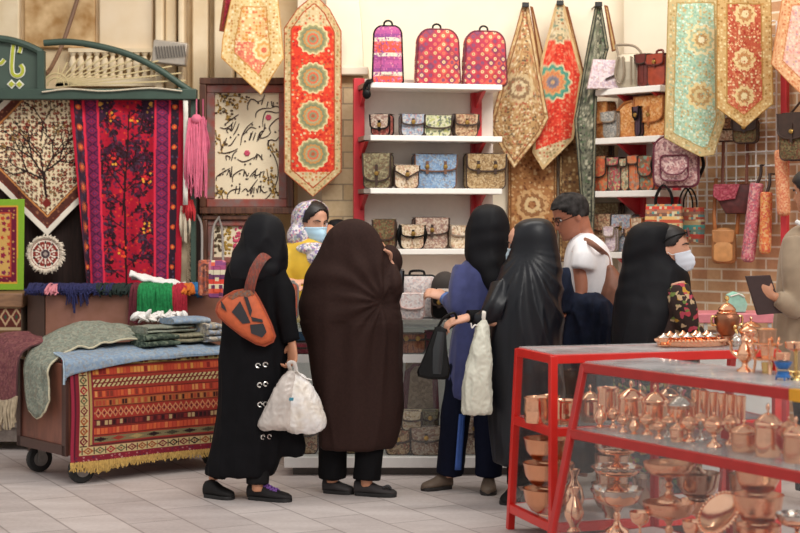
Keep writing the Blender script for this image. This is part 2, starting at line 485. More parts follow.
# stone mouldings and panels of the left wall
def vbox(name, pxa, pxb, pya, pyb, D, depth, m, bev=.01):
    a, b = X(pxa, D), X(pxb, D); t, u = Z(pya, D), Z(pyb, D)
    return struct(MB().box(((a+b)/2, D+depth/2, (t+u)/2), (b-a, depth, t-u)).build(name, m, bevel=bev))
vbox('trim_2', -30, 19, -60, 470, 11.62, .12, mat('cream_stone', '#e9d7b8', .8, col2='#dcc6a2', scale=5))
vbox('trim_3', 24, 95, -60, 48, 11.66, .05, patchy)
vbox('trim_4', 99, 153, -60, 52, 11.64, .06, mat('pale_marble', '#ecd9bd', .5, col2='#e2caa6', scale=3))
for i, (a, b, d) in enumerate(((155, 163, .16), (165, 176, .10), (178, 184, .2), (192, 208, .12), (214, 233, .2), (236, 246, .12))):
    vbox('trim_%d' % (5+i), a, b, -60, 470, 11.7-d, d, MC['cream_stone'], .015)
# carved band of little arches behind the sign
mb = MB()
cs = MC['cream_stone']
D = 11.6
mb.box((X(115, D), D+.04, Z(82, D)), (X(156, D)-X(62, D), .1, .06))
mb.box((X(115, D), D+.06, Z(50, D)), (X(156, D)-X(62, D), .1, .03))
for k in range(11):
    px = 72+8*k
    prof = [(.012, 0), (.026, .02), (.014, .06), (.026, .10), (.03, .13), (.014, .18), (.028, .205)]
    mb.lathe(prof, (X(px, D), D+.03, Z(80, D)), 12)
struct(mb.build('trim_12', cs))
# dark area of the brick and backdrop panel behind the carpets
dk = mat('dark_brown_cloth', '#33211c', .9, col2='#241713', scale=12, sc=(6, 6, .6))
# ceiling of the market vault beyond the top of the frame
struct(MB().box((.3, 11.2, 5.2), (9, 2.6, .2)).build('ceiling', plaster))
# ---- vent / loudspeaker grille and cable on the stone wall
D = 11.35
t = thing('wall_lamp', 'grey ribbed wall lamp fixed to the stone pilaster above the sign arch', 'lamp', (X(170, D), D, Z(66, D)))
mb = MB(); mb.box((X(170, D), D+.02, Z(53, D)), (.25, .1, .17), Matrix.Rotation(math.radians(6), 3, 'Y')); mb.build('lamp_body', mat('grey_metal', '#bdb2a4', .4, .4), t, bevel=.01)
mb = MB()
for k in range(11):
    mb.bar((X(156.5+2.8*k, D), D-.04, Z(47-.1*k, D)), (X(158.5+2.8*k, D), D-.04, Z(59-.2*k, D)), .008)
mb.build('louvre', mat('dark_grey_metal', '#6d665f', .5, .4), t)
mb = MB(); mb.box((X(172, D), D+.2, Z(54, D)), (.04, .4, .04)); mb.build('wall_bracket', MC['dark_grey_metal'], t)
mb = MB(); mb.tube([at(82, -15, 11.6), at(64, 40, 11.5), at(52, 66, 11.3), at(46, 74, 11.0)], .016, 8, sub=6)
tag(mb.build('cable', mat('brown_rubber', '#7a5a44', .6)), 'thick brown cable running down the flaking stone to the sign', 'cable')

# ------------------------------------------------------------------ green sign frame and what hangs from it
green = mat('dark_green_paint', '#3b4f44', .5, var=.15, scale=9)
gpanel = mat('green_panel_paint', '#46574c', .55, var=.08, scale=9)
DS = 10.95
S = thing('sign_frame', 'green painted steel sign frame with arched top and lettered board', 'sign', (X(60, DS), DS, 0))
mb = MB(); mb.box((X(57.5, DS), DS, Z(94.5, DS)), (X(197, DS)-X(-82, DS), .09, .075)); mb.build('crossbar', green, S, bevel=.006)
mb = MB(); mb.box((X(193, DS), DS+.03, Z(94, DS)/2-.02), (.035, .035, Z(94, DS))); mb.build('post', green, S)
mb = MB(); mb.box((X(-80, DS), DS+.02, Z(94, DS)/2-.02), (.05, .05, Z(94, DS))); mb.build('post', green, S)
mb = MB(); mb.tube([at(44, 43, DS), at(70, 42, DS), at(100, 46.5, DS), at(130, 55, DS), at(158, 69, DS), at(180, 84, DS), at(192, 92, DS)], .024, 10, sub=5); mb.build('arch_bar', green, S)
# board with raised rim
xa, xb, zb = X(-62, DS), X(42, DS), Z(91, DS)
def top(x): return Z(38.5, DS)-.10*((x-X(-8, DS))/(xb-X(-8, DS)))**2 if x > X(-8, DS) else Z(38.5, DS)-.03*((x-X(-8, DS))/.36)**2
xs = np.linspace(xa, xb, 24)
mb = MB(); mb.prism([(xa, 0, zb)]+[(xb, 0, zb)]+[(x, 0, top(x)) for x in xs[::-1]], (0, DS, 0), (0, DS+.05, 0)); mb.build('board', gpanel, S)
mb = MB()
mb.tube([(x, DS-.015, top(x)) for x in xs]+[], .026, 8); mb.bar((xb, DS-.015, zb), (xb, DS-.015, top(xb)+.01), .05)
mb.build('board_rim', green, S)
def sgn(p): return (X(p[0]/7.61, DS-.03), Z(30+p[1]/7.61, DS-.03))
A = [(97, 110), (88, 200), (84, 290), (95, 335), (130, 348), (162, 330), (168, 290), (150, 262)]
B = [(148, 112), (150, 140), (141, 172)]
Cc = [(-20, 250), (5, 250), (28, 222)]
for nm, w, y, m in (('lettering_outline', .034, DS-.008, mat('sign_white', '#efeedd', .5)), ('lettering', .020, DS-.014, mat('sign_lime', '#b9bd3a', .5))):
    mb = MB()
    for st in (A, B, Cc): ribbon(mb, [sgn(p) for p in st], w, y, taper=False)
    for c in ((82, 410), (142, 412)):
        x, z = sgn(c); r = .034 if w > .03 else .021
        mb.prism([(x-r, 0, z), (x, 0, z-r), (x+r, 0, z), (x, 0, z+r)], (0, y, 0), (0, y+.004, 0))
    mb.build(nm, m, S, label='white outline of the painted letters' if w > .03 else 'lime painted letters')
# fan of pale rods
mb = MB(); gold = mat('pale_gold_paint', '#cdb98a', .5)
hub = at(56, 86, DS+.01)
for k in range(11):
    a = math.radians(4+8.2*k)
    r = .30+.62*math.cos(a)**1.3
    mb.bar(hub, hub+V((math.cos(a)*r, 0, math.sin(a)*r*.42+.012)), .010)
for rr in (.09, .06):
    mb.tube([hub+V((rr*math.cos(a), 0, rr*math.sin(a))) for a in np.linspace(0, PI, 12)], .007, 6)
mb.build('fan_grille', gold, S)
mb = MB(); mb.tube([at(42, 92, DS-.06), at(70, 89, DS-.06), at(105, 91, DS-.06), at(150, 88, DS-.06), at(182, 91, DS-.06)], .006, 6, sub=5)
tag(mb.build('cord', mat('pale_cord', '#d8cdb6', .7)), 'thin pale cord strung along the green crossbar', 'cord')

# ---- carpets
def p_beige(x, y, d):
    BP = [(-22, 126), (47, 57), (116, 126), (116, 166), (47, 236), (-22, 166)]
    d = edge_dist(x, y, BP); fd = d-15
    img = np.tile(C('#e6d2ae'), (len(x), 1)); n = len(x)
    flowers(img, x, y, 4.3, 1.85, ['#5b2a22', '#7d3028', '#3a2a26', '#6f5a38', '#8f3c2c', '#5b2420', '#2f2422'], .97, 3, center='#b5765a'); flowers(img, x+2, y+2, 4.1, .7, ['#5b2a22', '#7d6a3c'], .8, 13)
    segs = []; rn = random.Random(7)
    def br(p, a, l, k):
        q = (p[0]+l*math.cos(a), p[1]-l*math.sin(a)); segs.append((p, q, .42+.27*k))
        if k > 1:
            br(q, a+rn.uniform(.35, .75), l*.8, k-1); br(q, a-rn.uniform(.35, .75), l*.8, k-1)
            if k > 3: br(q, a+rn.uniform(-.15, .15), l*.85, k-2)
    br((46, 200), PI/2+.10, 25, 5); br((45, 180), PI-.45, 19, 4); br((44, 172), .6, 19, 4); br((43, 160), PI-.8, 17, 3); br((41, 140), PI/2-.1, 18, 3)
    dark = np.zeros(n, bool)
    for a, b, w in segs: dark |= seg_d(x, y, a, b) < w*.62
    img[dark] = C('#2a1c1a')
    for a, b, w in segs:
        if w < .8:
            img[np.hypot(x-b[0], y-b[1]) < 1.5] = C(rn.choice(['#4a2a26', '#7b3128', '#2f2826', '#8d6a3a']))
    pot = (np.abs(x-46)+np.abs(y-203)*.9 < 5); img[pot] = C('#7b2a24')
    bor = fd < 0
    img[bor] = C('#5d332a'); flowers(img, x, y, 5, 1.1, ['#8c5a45', '#3c2725', '#a06a4e'], .7, 9, bor)
    img[(fd > -2.2) & (fd < -.6)] = C('#c7854c'); img[(fd > -9.8) & (fd < -8.6)] = C('#8a3b2a')
    img[d < 5.2] = C('#e9dfcf'); img[(d > 5.2) & (d < 6.2)] = C('#6f2f25')
    return img
DC = 11.02
CP = [(-22, 126), (7, 97), (87, 97), (116, 126), (116, 166), (47, 236), (-22, 166)]
cloth('wall_carpet', CP, DC+.05, p_beige, 'beige pointed carpet with a dark tree of life hung under the green sign', 'carpet', wave=lambda a, b: .012*math.sin(a*.16)+.006*math.sin(b*.1))
def p_red(x, y, d):
    u = (x-70-(y-97)*.06)/(113-(y-97)*.085); n = len(x)
    img = np.tile(C('#b51c33'), (n, 1))
    fld = (u > .235) & (u < .765)
    segs = []; tips = []
    rnd = random.Random(11)
    def br(p, a, l, k):
        q = (p[0]+l*math.cos(a), p[1]-l*math.sin(a)); segs.append((p, q, .45+.2*k))
        if k < 4: tips.append(q)
        if k > 1:
            for da in (.62+rnd.uniform(-.2, .3), -.62+rnd.uniform(-.3, .2)): br(q, a+da, l*.78, k-1)
            if rnd.random() < .6: br(q, a+rnd.uniform(-.2, .2), l*.8, k-1)
    br((122, 215), PI/2-.08, 24, 4); br((128, 150), PI/2, 20, 4)
    flowers(img, x, y, 4.2, 1.3, ['#8c1a30', '#7a2440', '#a3182c', '#5d2238', '#d2402e'], .75, 17, fld)
    for q_ in range(7):
        yy = 278-25*q_; br((124+3*math.sin(q_*1.7), yy), PI/2+.95, 14, 3); br((126+3*math.sin(q_*1.3), yy-11), PI/2-.95, 14, 3)
    segs.append(((126, 284), (124, 200), 2.2)); segs.append(((124, 200), (129, 112), 1.6))
    mids = [((a[0]+b[0])/2, (a[1]+b[1])/2) for a, b, w in segs]
    for q in tips+mids:
        for _ in range(4 if q in tips else 2):
            cx, cy = q[0]+rnd.uniform(-3.5, 3.5), q[1]+rnd.uniform(-3.5, 3.5); an = rnd.uniform(0, 3)
            m = (np.abs(x-cx) < 3) & (np.abs(y-cy) < 3) & fld
            dx, dy = x[m]-cx, y[m]-cy; ex = dx*math.cos(an)+dy*math.sin(an); ey = -dx*math.sin(an)+dy*math.cos(an)
            k = np.where(m)[0][(ex/2.4)**2+(ey/1.3)**2 < 1]
            img[k] = C(rnd.choice(['#3a1c2a', '#2c141a', '#4d3346', '#4a2038', '#6a1830', '#3a2634']))
    for a, b, w in segs: img[(seg_d(x, y, a, b) < w*.5) & fld] = C('#2e1218')
    for cx, cy in ((111, 118), (134, 118), (113, 160), (146, 178), (121, 252), (146, 228)):
        for _ in range(7):
            ax, ay = cx+rnd.uniform(-5, 5), cy+rnd.uniform(-5, 5); img[(np.hypot(x-ax, y-ay) < 1.25) & fld] = C(rnd.choice(['#e8572a', '#f0a63c', '#e23b30']))
    for cx, s in ((100, 1), (151, -1)):
        m = (((x-cx)/10)**2+((y-97)/24)**2 < 1) & fld; img[m] = C('#3a2236'); flowers(img, x, y, 5, 1.1, ['#a8793f', '#7b3a58'], .6, 21, m)
        img[(np.hypot(x-cx, y-104) < 2.2)] = C('#e0a34a')
    for lo, hi in ((.125, .235), (.765, .875)):
        m = (u > lo) & (u < hi); img[m] = C('#74264f')
        w = (u-lo)/(hi-lo)-.5; q = np.abs(w)*9+np.abs(((y/9) % 1)-.5)*9
        img[m & (q < 3.4)] = C('#9c2a4a'); img[m & (q < 2)] = C('#4a3068'); img[m & (q < .9)] = C('#c43244')
        img[m & ((q > 4.6) & (q < 5.4))] = C('#3a1a34')
    for lo, hi in ((.035, .105), (.895, .965)):
        m = (u > lo) & (u < hi); img[m] = C('#34222f'); flowers(img, x, y, 5, 1.2, ['#54445c', '#6a2436'], .7, 5, m)
        cyc = ((y-97) % 20)-10; img[m & (np.hypot((u-(lo+hi)/2)*113, cyc) < 2.5)] = C('#e05a32'); img[m & (np.hypot((u-(lo+hi)/2)*113, cyc) < 1)] = C('#f0a050')
    for e_ in (.11, .24, .76, .885): img[np.abs(u-e_) < .010] = C('#e0304a')
    return img
RP = [(70, 98), (184, 98), (181, 284), (86, 284)]
cloth('wall_carpet', RP, DC-.02, p_red, 'red carpet with a dark branching tree hung from the green crossbar', 'carpet', res=.7, wave=lambda a, b: .014*math.sin(a*.14+b*.01)+.008*math.sin(a*.31))
def p_green(x, y, d):
    img = np.tile(C('#c9a05a'), (len(x), 1)); flowers(img, x, y, 6, 2.2, ['#8b1f3a', '#b7402f', '#7c2a4a'], .9, 2)
    img[(d > 7) & (d < 13)] = C('#6b1c34'); flowers(img, x, y, 4, 1, ['#b98a4c'], .7, 4, (d > 7) & (d < 13))
    img[(d > 13) & (d < 14.5)] = C('#b64a30'); img[d < 7] = C('#7fa832'); img[(d > 6.4) & (d < 7.6)] = C('#d69a3a')
    return img
cloth('wall_carpet', [(-45, 200), (24.5, 199), (24, 290), (-45, 290)], DC-.12, p_green, 'small carpet with a lime green border at the left edge above the wooden box', 'carpet')
# round doily with a woolly rim
D = DC-.03
t = thing('round_mat', 'round white mat with maroon petals and woolly rim under the pointed carpet', 'mat', (X(45, D), D, Z(277, D)))
def p_round(x, y, d):
    img = np.tile(C('#efe3d2'), (len(x), 1)); r = np.hypot(x-45.5, y-254); a = np.arctan2(y-254, x-45.5)
    img[(r > 14.2) & (r < 15.6)] = C('#8c2e2a')
    pet = (np.abs(np.cos(a*5)) > .45) & (r > 5) & (r < 12.6); img[pet] = C('#8c332c')
    img[(np.abs(np.cos(a*5)) > .93) & (r > 7.5) & (r < 9.5)] = C('#efe3d2')
    img[(np.abs(np.sin(a*5)) > .95) & (r > 10.5) & (r < 13)] = C('#3b2a28'); img[r < 4.6] = C('#4b3a40'); img[r < 2] = C('#a99a90')
    return img
cloth('mat_centre', [(45.5+16.5*math.cos(2*PI*k/40), 254+16.5*math.sin(2*PI*k/40)) for k in range(40)], D-.004, p_round, parent=t)
mb = MB(); rnd = random.Random(3)
for k in range(70):
    a = 2*PI*k/70+rnd.uniform(-.04, .04); r0 = 15.5; r1 = 19.6+rnd.uniform(-1.6, 1.2)
    p = at(45.5+r0*math.cos(a), 254+r0*math.sin(a), D); q = at(45.5+r1*math.cos(a+.1), 254+r1*math.sin(a+.1), D-rnd.uniform(0, .02))
    mb.tube([p, (p+q)/2+V((0, -.01, 0)), q], [.011, .009, .003], 6)
mb.build('wool_rim', mat('cream_wool', '#ddd0bd', .95, bmp=.3), t)
# dark cloth backdrop
mb = MB(); mb.grid(lambda u, v: V((X(-40+242*u, 11.18), 11.18+.015*math.sin(u*60), Z(99+208*v, 11.18))), 90, 6)
tag(mb.build('backdrop_cloth', dk, solid=.006), 'dark brown backdrop cloth hung behind the carpets', 'cloth')
# beige fringed strip and the white strap at the carpet's right side
D = DC+.03
mb = MB(); mb.grid(lambda u, v: V((X(180.5+7*u, D), D+.01*math.sin(v*9), Z(232+52*v, D))), 4, 20)
for k in range(26):
    y = 234+49*k/25; p = at(187, y, D); mb.tube([p, at(190+rnd.uniform(-1, 1.5), y+2, D-.01)], [.006, .003], 5)
tag(mb.build('fringed_rug', mat('beige_fringe', '#c9b596', .9, bmp=.3), solid=.006), 'narrow beige rug edge with a fringe beside the red carpet', 'rug')
mb = MB(); mb.grid(lambda u, v: V((X(183.3+4.7*u, DC-.1), DC-.1+.01*math.sin(v*5), Z(100+105*v, DC-.1))), 2, 8)
tag(mb.build('white_strap', mat('white_strap', '#e6e0d6', .8), solid=.004), 'long white cloth strap hanging beside the red carpet', 'strap')
# tassels
def strands(mb, x0, x1, y0, y1, D, n, r=.007, jit=3, dy=6, rnd=rnd, sag=2.0):
    for k in range(n):
        a = x0+(x1-x0)*(k+.5)/n; b = a+rnd.uniform(-jit, jit)
        mb.tube([at(a+(rnd.uniform(-.5, .5)), y0, D+rnd.uniform(-.02, .02)), at((a+b)/2+rnd.uniform(-sag, sag), (y0+y1)/2, D-.03+rnd.uniform(-.03, .02)), at(b, y1-rnd.uniform(0, dy), D-.01+rnd.uniform(-.03, .03))], [r*.8, r*1.1, r*.7], 6, sub=3)
def tassel(label, x0, x1, y0, y1, col, D, n=26, m=None, red=None):
    t = thing('tassel', label, 'tassel', (X((x0+x1)/2, D), D, Z(y1, D)), group='yarn tassels by the red carpet')
    mb = MB(); mb.ell(at((x0+x1)/2, y0+3, D-.01), ((x1-x0)/2*D/F*.55, .03, .035)); mb.tube([at((x0+x1)/2, 99, D), at((x0+x1)/2, y0+2, D)], .005, 6); mb.build('knot', mat('yarn_'+col, col, .95, bmp=.3), t)
    mb = MB(); strands(mb, x0+2, x1-2, y0+2, y1, D, n*2, .0055, 4.5, 16, sag=3.5); mb.build('strands', MC['yarn_'+col], t)
tassel('long pink yarn tassel hanging from the end of the green crossbar', 187, 206, 116, 200, '#e0748f', DC-.1)
tassel('short dusty pink yarn tassel behind the long pink one', 198, 208, 118, 168, '#c9607e', DC+.02, 12)
mb = MB(); strands(mb, 186, 193, 200, 222, DC-.05, 9, .009); strands(mb, 184, 190, 184, 218, DC, 6, .01)
tag(mb.build('tassel', mat('yarn_red', '#c23138', .95)), 'red yarn tassel below the long pink one', 'tassel', 'yarn tassels by the red carpet')
mb = MB(); strands(mb, 181, 189, 206, 243, DC-.02, 10, .008)
tag(mb.build('tassel', mat('yarn_cream', '#d9cbb4', .95)), 'cream yarn tassel hanging beneath the red one', 'tassel', 'yarn tassels by the red carpet')

# ---- framed calligraphy
D = 11.2
wood = mat('dark_walnut', '#6b4330', .45, col2='#4e2f22', scale=5, sc=(12, 12, 1))
def frame(label, x0, y0, x1, y1, D, bw, canvas, name='picture_frame'):
    t = thing(name, label, 'picture', (X((x0+x1)/2, D), D, Z(y1, D)))
    def ring(nm, i0, i1, y, dep, m):
        mb = MB()
        for a, b, c, d in ((x0+i0, y0+i0, x1-i0, y0+i1), (x0+i0, y1-i1, x1-i0, y1-i0), (x0+i0, y0+i1, x0+i1, y1-i1), (x1-i1, y0+i1, x1-i0, y1-i1)):
            mb.box(((X(a, D)+X(c, D))/2, D+y+dep/2, (Z(b, D)+Z(d, D))/2), (X(c, D)-X(a, D), dep, Z(b, D)-Z(d, D)))
        mb.build(nm, m, t, bevel=.006)
    ring('outer_frame', 0, bw*.45, -.04, .07, wood)
    ring('inner_frame', bw*.45, bw, -.02, .05, mat('mottled_frame', '#7d6660', .6, col2='#93483c', scale=14))
    mb = MB(); mb.box((X((x0+x1)/2, D), D+.015, Z((y0+y1)/2, D)), (X(x1-bw*.8, D)-X(x0+bw*.8, D), .02, Z(y0+bw*.8, D)-Z(y1-bw*.8, D))); mb.build('canvas', canvas, t)
    return t
cv = mat('cream_canvas', '#efdfbf', .8, var=.05, scale=8)
t = frame('large dark wooden frame with brush calligraphy on cream cloth', 200, 78, 294, 214, D, 15, cv)
mb = MB(); yk = D+.000
def za(p): return (X(205+p[0]/7.61, D), Z(80+p[1]/7.61, D))
def zb_(p): return (X(205+p[0]/7.61, D), Z(140+p[1]/7.61, D))
SA = [[(325, 230), (325, 195), (345, 150), (375, 150), (400, 165), (440, 150)], [(385, 285), (390, 250), (420, 225), (460, 215), (500, 215)], [(430, 190), (440, 150), (455, 110)], [(470, 205), (480, 165)],
 [(500, 215), (540, 200), (575, 215)], [(570, 160), (575, 215)], [(510, 200), (505, 160)], [(440, 355), (440, 310), (460, 245), (500, 240), (540, 250), (585, 240)], [(115, 360), (150, 370), (190, 350), (215, 320)], [(180, 315), (215, 290), (255, 262)],
 [(150, 335), (175, 320), (200, 290)], [(175, 405), (165, 380), (185, 370), (205, 385), (235, 315)], [(215, 420), (240, 380), (260, 330)], [(150, 500), (155, 470), (165, 440)], [(175, 500), (200, 490), (240, 430)], [(270, 495), (285, 420), (320, 360), (365, 320)],
 [(290, 420), (320, 385), (350, 360), (390, 370)], [(340, 460), (350, 425), (365, 390)], [(365, 460), (375, 430), (385, 400)], [(395, 470), (405, 430), (420, 400), (440, 390), (420, 440), (470, 430), (500, 400)], [(480, 530), (478, 480), (500, 455), (540, 460), (580, 410)], [(500, 400), (490, 360), (530, 310), (580, 280)], [(560, 390), (575, 350)]]
SB = [[(95, 90), (150, 100), (210, 85), (250, 65)], [(165, 155), (160, 120), (190, 130), (185, 150)], [(200, 160), (215, 110), (245, 80)], [(245, 145), (290, 165), (340, 150), (375, 130)], [(370, 150), (400, 110), (440, 150)], [(430, 150), (432, 110)],
 [(85, 310), (90, 280), (130, 250), (190, 215)], [(130, 225), (150, 215)], [(165, 270), (185, 230), (195, 280), (205, 260)], [(200, 280), (205, 200)], [(210, 320), (215, 270), (270, 230), (295, 225)], [(290, 275), (305, 240), (320, 275), (335, 250)], [(340, 280), (365, 250), (400, 215)], [(355, 280), (375, 260), (395, 270), (440, 240)], [(415, 285), (425, 240)], [(440, 280), (450, 235)],
 [(170, 450), (175, 410), (210, 380), (270, 370)], [(230, 405), (240, 350)], [(280, 395), (310, 370), (330, 390), (370, 340), (400, 300)], [(345, 410), (350, 360)], [(370, 405), (375, 360)], [(400, 400), (410, 350), (430, 380), (450, 400), (475, 390)], [(390, 370), (400, 405)],
 [(250, 410), (262, 400)], [(440, 360), (448, 352)], [(130, 265), (140, 258)], [(320, 300), (330, 292)]]
for st in SA: ribbon(mb, [za(p) for p in st], .0085, yk)
for st in SB: ribbon(mb, [zb_(p) for p in st], .0085, yk)
ribbon(mb, [zb_(p) for p in [(480, 0), (490, 60), (530, 130), (555, 220), (545, 320), (490, 420), (430, 460), (310, 460)]], .007, yk, taper=False)
for cx_, cy_ in ((150, 345), (225, 300), (250, 420), (310, 400), (355, 345), (410, 360), (455, 370), (530, 400), (545, 180), (400, 180), (300, 470), (190, 440)): ribbon(mb, [za((cx_, cy_)), za((cx_+9, cy_-8))], .013, yk)
for cx_, cy_ in ((120, 75), (180, 100), (225, 140), (300, 190), (340, 185), (260, 260), (310, 300), (380, 290), (110, 270), (150, 240), (260, 340), (320, 420), (360, 430), (420, 320), (200, 350)): ribbon(mb, [zb_((cx_, cy_)), zb_((cx_+9, cy_-8))], .013, yk)
for a_, b_ in (((205, 330), (195, 390)), ((350, 400), (335, 460)), ((520, 165), (515, 210)), ((455, 330), (445, 395)), ((420, 395), (405, 460))): ribbon(mb, [za(a_), za(((a_[0]+b_[0])/2+3, (a_[1]+b_[1])/2)), za(b_)], .009, yk)
for a_, b_ in (((300, 225), (292, 275)), ((385, 225), (375, 280)), ((360, 350), (352, 410)), ((425, 340), (418, 400)), ((265, 350), (258, 400)), ((395, 100), (388, 150))): ribbon(mb, [zb_(a_), zb_(((a_[0]+b_[0])/2+3, (a_[1]+b_[1])/2)), zb_(b_)], .009, yk)
mb.build('calligraphy', mat('brown_ink', '#3a2620', .8), t)
for z_, c in ((za, (483, 285)), (zb_, (320, 100))):
    x, z = z_(c); mb = MB()
    for k in range(6): mb.ell((x+.012*math.cos(k*PI/3), yk, z+.012*math.sin(k*PI/3)), (.011, .004, .011), 8)
    mb.build('pink_flower', mat('rose_thread', '#cf4f6b', .8), t)
rr_ = random.Random(8)
for z_, (ax, ay, bx, by), n in ((za, (95, 100, 330, 150), 30), (za, (95, 150, 180, 300), 22), (za, (140, 130, 240, 215), 22), (za, (80, 380, 130, 530), 14), (zb_, (85, 340, 140, 450), 22), (zb_, (500, 30, 590, 160), 22), (zb_, (470, 220, 530, 400), 26), (zb_, (530, 350, 600, 460), 18)):
    mb = MB(); mg = MB()
    mg.tube([V((*z_((ax+(bx-ax)*q, ay+(by-ay)*(q+.2*math.sin(q*7)))), 0)).xzy+V((0, yk, 0)) for q in np.linspace(.05, .95, 8)], .003, 6)
    for k in range(n):
        q = rr_.random(); x, z = z_((ax+(bx-ax)*q+rr_.uniform(-40, 40), ay+(by-ay)*(q+.2*math.sin(q*7))+rr_.uniform(-35, 35))); (mb if rr_.random() < .6 else mg).ell((x, yk, z), (rr_.uniform(.005, .012), .004, rr_.uniform(.005, .012)), 8)
    mb.tube([V((*z_((ax+(bx-ax)*q, ay+(by-ay)*(q+.2*math.sin(q*7)))), 0)).xzy+V((0, yk+.001, 0)) for q in np.linspace(.0, 1, 8)], .0035, 6)
    mb.build('flower_spray', mat('gold_thread', '#b08a3c', .8), t); mg.build('leaf_spray', mat('olive_thread', '#5d4a34', .8), t)
D2 = 11.22
t = frame('small dark frame with stitched flowers below the calligraphy frame', 203, 215, 254, 268, D2, 11, cv)
for c_ in range(3):
    mb = MB()
    for k in range(22): mb.ell((X(219+9*c_+rr_.uniform(-4, 4), D2), D2+.003, Z(rr_.uniform(227, 254), D2)), (rr_.uniform(.008, .016), .004, rr_.uniform(.008, .015)), 8)
    mb.build('flower_spray', (MC['olive_thread'], MC['gold_thread'], MC['rose_thread'])[c_], t)

# ---- hanging termeh runners
def termeh(field, border, fm, bmo, meds=(), bw=6, line='#7c4a2c', cell=4, fr=1.5, extra=None, seed=0):
    def P(x, y, d):
        img = np.tile(C(field), (len(x), 1)); flowers(img, x, y, cell, fr, fm, .85, seed); flowers(img, x+2.3, y+1.1, cell*1.7, fr*.8, fm[::-1], .6, seed+5)
        for m in meds: medal(img, x, y, *m)
        if meds: flowers(img, x, y, cell*1.1, fr*.75, fm+bmo, .55, seed+21)
        if extra: extra(img, x, y, d)
        b = d < bw; img[b] = C(border); flowers(img, x, y, 3.2, 1.1, bmo, .85, seed+9, b)
        img[(d > bw-.7) & (d < bw+.5)] = C(line); img[d < .9] = C(line)
        return img
    return P
def hung(label, poly, D, paint, wave=None, **k):
    return cloth('textile_runner', poly, D, paint, label, 'textile', wave=wave, **k)
def fr_extra(img, x, y, d):
    m = (y < 26); img[m] = C('#cdb78e'); flowers(img, x, y, 3.5, 1.2, ['#b9864e', '#a9a078', '#d8c9a0', '#c2643f'], .9, 31, m)
    m2 = y > 172; img[m2] = C('#cdb78e'); flowers(img, x, y, 3.5, 1.2, ['#b9864e', '#a9a078', '#d8c9a0', '#c2643f'], .9, 32, m2)
    for m_ in meds_r: medal(img, x, y, *m_)
mc = ['#d9c896', '#9a9468', '#7e8465', '#c98a4c', '#a8a27a', '#d9694a', '#8d8b6a', '#b3553a']
meds_r = [(313, cy, 15.5, mc, 14, .05) for cy in (39, 78, 116, 154)]
hung('red runner with four round medallions and pointed ends hanging beside the brick pier', [(284, 28), (298, 8), (311, -3), (318, -3), (330, 9), (341.5, 31), (341.5, 172), (313, 197), (284, 172)], 10.95,
     termeh('#d8432e', '#c9ae80', ['#e8643c', '#c9352a', '#e98a58', '#b52c28'], ['#9c7b4c', '#d8c59a', '#b06a42', '#a39a70'], meds_r, 7, '#a8502f', extra=fr_extra, seed=1), wave=lambda a, b: .008*math.sin(a*.12), res=.62)
def ty_extra(img, x, y, d):
    m = (y < 42); img[m] = C('#e2bd86'); flowers(img, x, y, 3.4, 1.4, ['#efdcb4', '#d09048', '#d9ab70', '#cf7a50'], .9, 41, m)
    medal(img, x, y, 264, 50, 11, ['#f0dba8', '#e0a45c', '#e9c890', '#d9694f'], 8, .1)
hung('yellow and pink folded runner with a pointed end hanging above the calligraphy', [(232, -6), (278, -6), (284, 58), (261, 95), (221, 58), (222, 40)], 10.9,
     termeh('#dd7a62', '#dfc28c', ['#e8b484', '#d06a58', '#ead0a0', '#dd9068'], ['#c9944c', '#ecdcb4', '#cfa868', '#b98048'], (), 13, '#c08c4c', extra=ty_extra, seed=2, cell=2.8, fr=1.2), wave=lambda a, b: .01*math.sin(a*.2), res=.62)
cloth('textile_runner', [(224, -6), (236, -6), (224, 32), (219, 31)], 10.98, termeh('#8c2634', '#6d1a28', ['#a83a44', '#5d1420'], ['#a83a44'], (), 2), 'dark red folded cloth edge behind the yellow runner', 'textile')
crease = lambda cx, k: (lambda a, b: k*abs(a-cx)*.001-.0*b)
hung('tan floral cloth hung by its corner beside the left backpack shelf', [(522, 6), (529, 6), (549, 118), (541, 134), (514, 169), (490, 128), (492, 116)], 11.15,
     termeh('#bd9868', '#c9a878', ['#d8bf94', '#8f6a44', '#a9805a', '#b5654a', '#e3d2ae', '#6d5a48'], ['#8f6a44', '#e0cfa8', '#a65a42'], [(519, 88, 15, ['#cdb48a', '#8c6f52', '#d8c7a0', '#9a6a50'], 12, .06)], 4, '#8a6240', cell=2.7, fr=1.15, seed=3), wave=lambda a, b: .0015*abs(a-525)+.01*math.sin(a*.35+b*.01))
def t4_extra(img, x, y, d):
    m = y < 40; img[m] = C('#cbb995'); flowers(img, x, y, 3.5, 1.3, ['#8c7f66', '#e0d3b4', '#a8764f', '#6f8a74'], .9, 51, m)
    m = (y > 138+.25*(x-555)*0+ (580-x)*.0) & (y > 150-(x-535)*.35); img[m] = C('#c8b189'); flowers(img, x, y, 3.5, 1.3, ['#8c6f4c', '#e3d4ae', '#b25a40', '#9a8a60'], .9, 52, m)
    medal(img, x, y, 553, 82, 18.5, ['#d8c39a', '#4e8f7c', '#5f9a84', '#d9a06a', '#d97a4c', '#d98a5a', '#8a7a86', '#7a6a78', '#d8a070'], 12, .09)
    medal(img, x, y, 560, 38, 6, ['#d6c6a0', '#8c8a70', '#c9a070'], 6, .2)
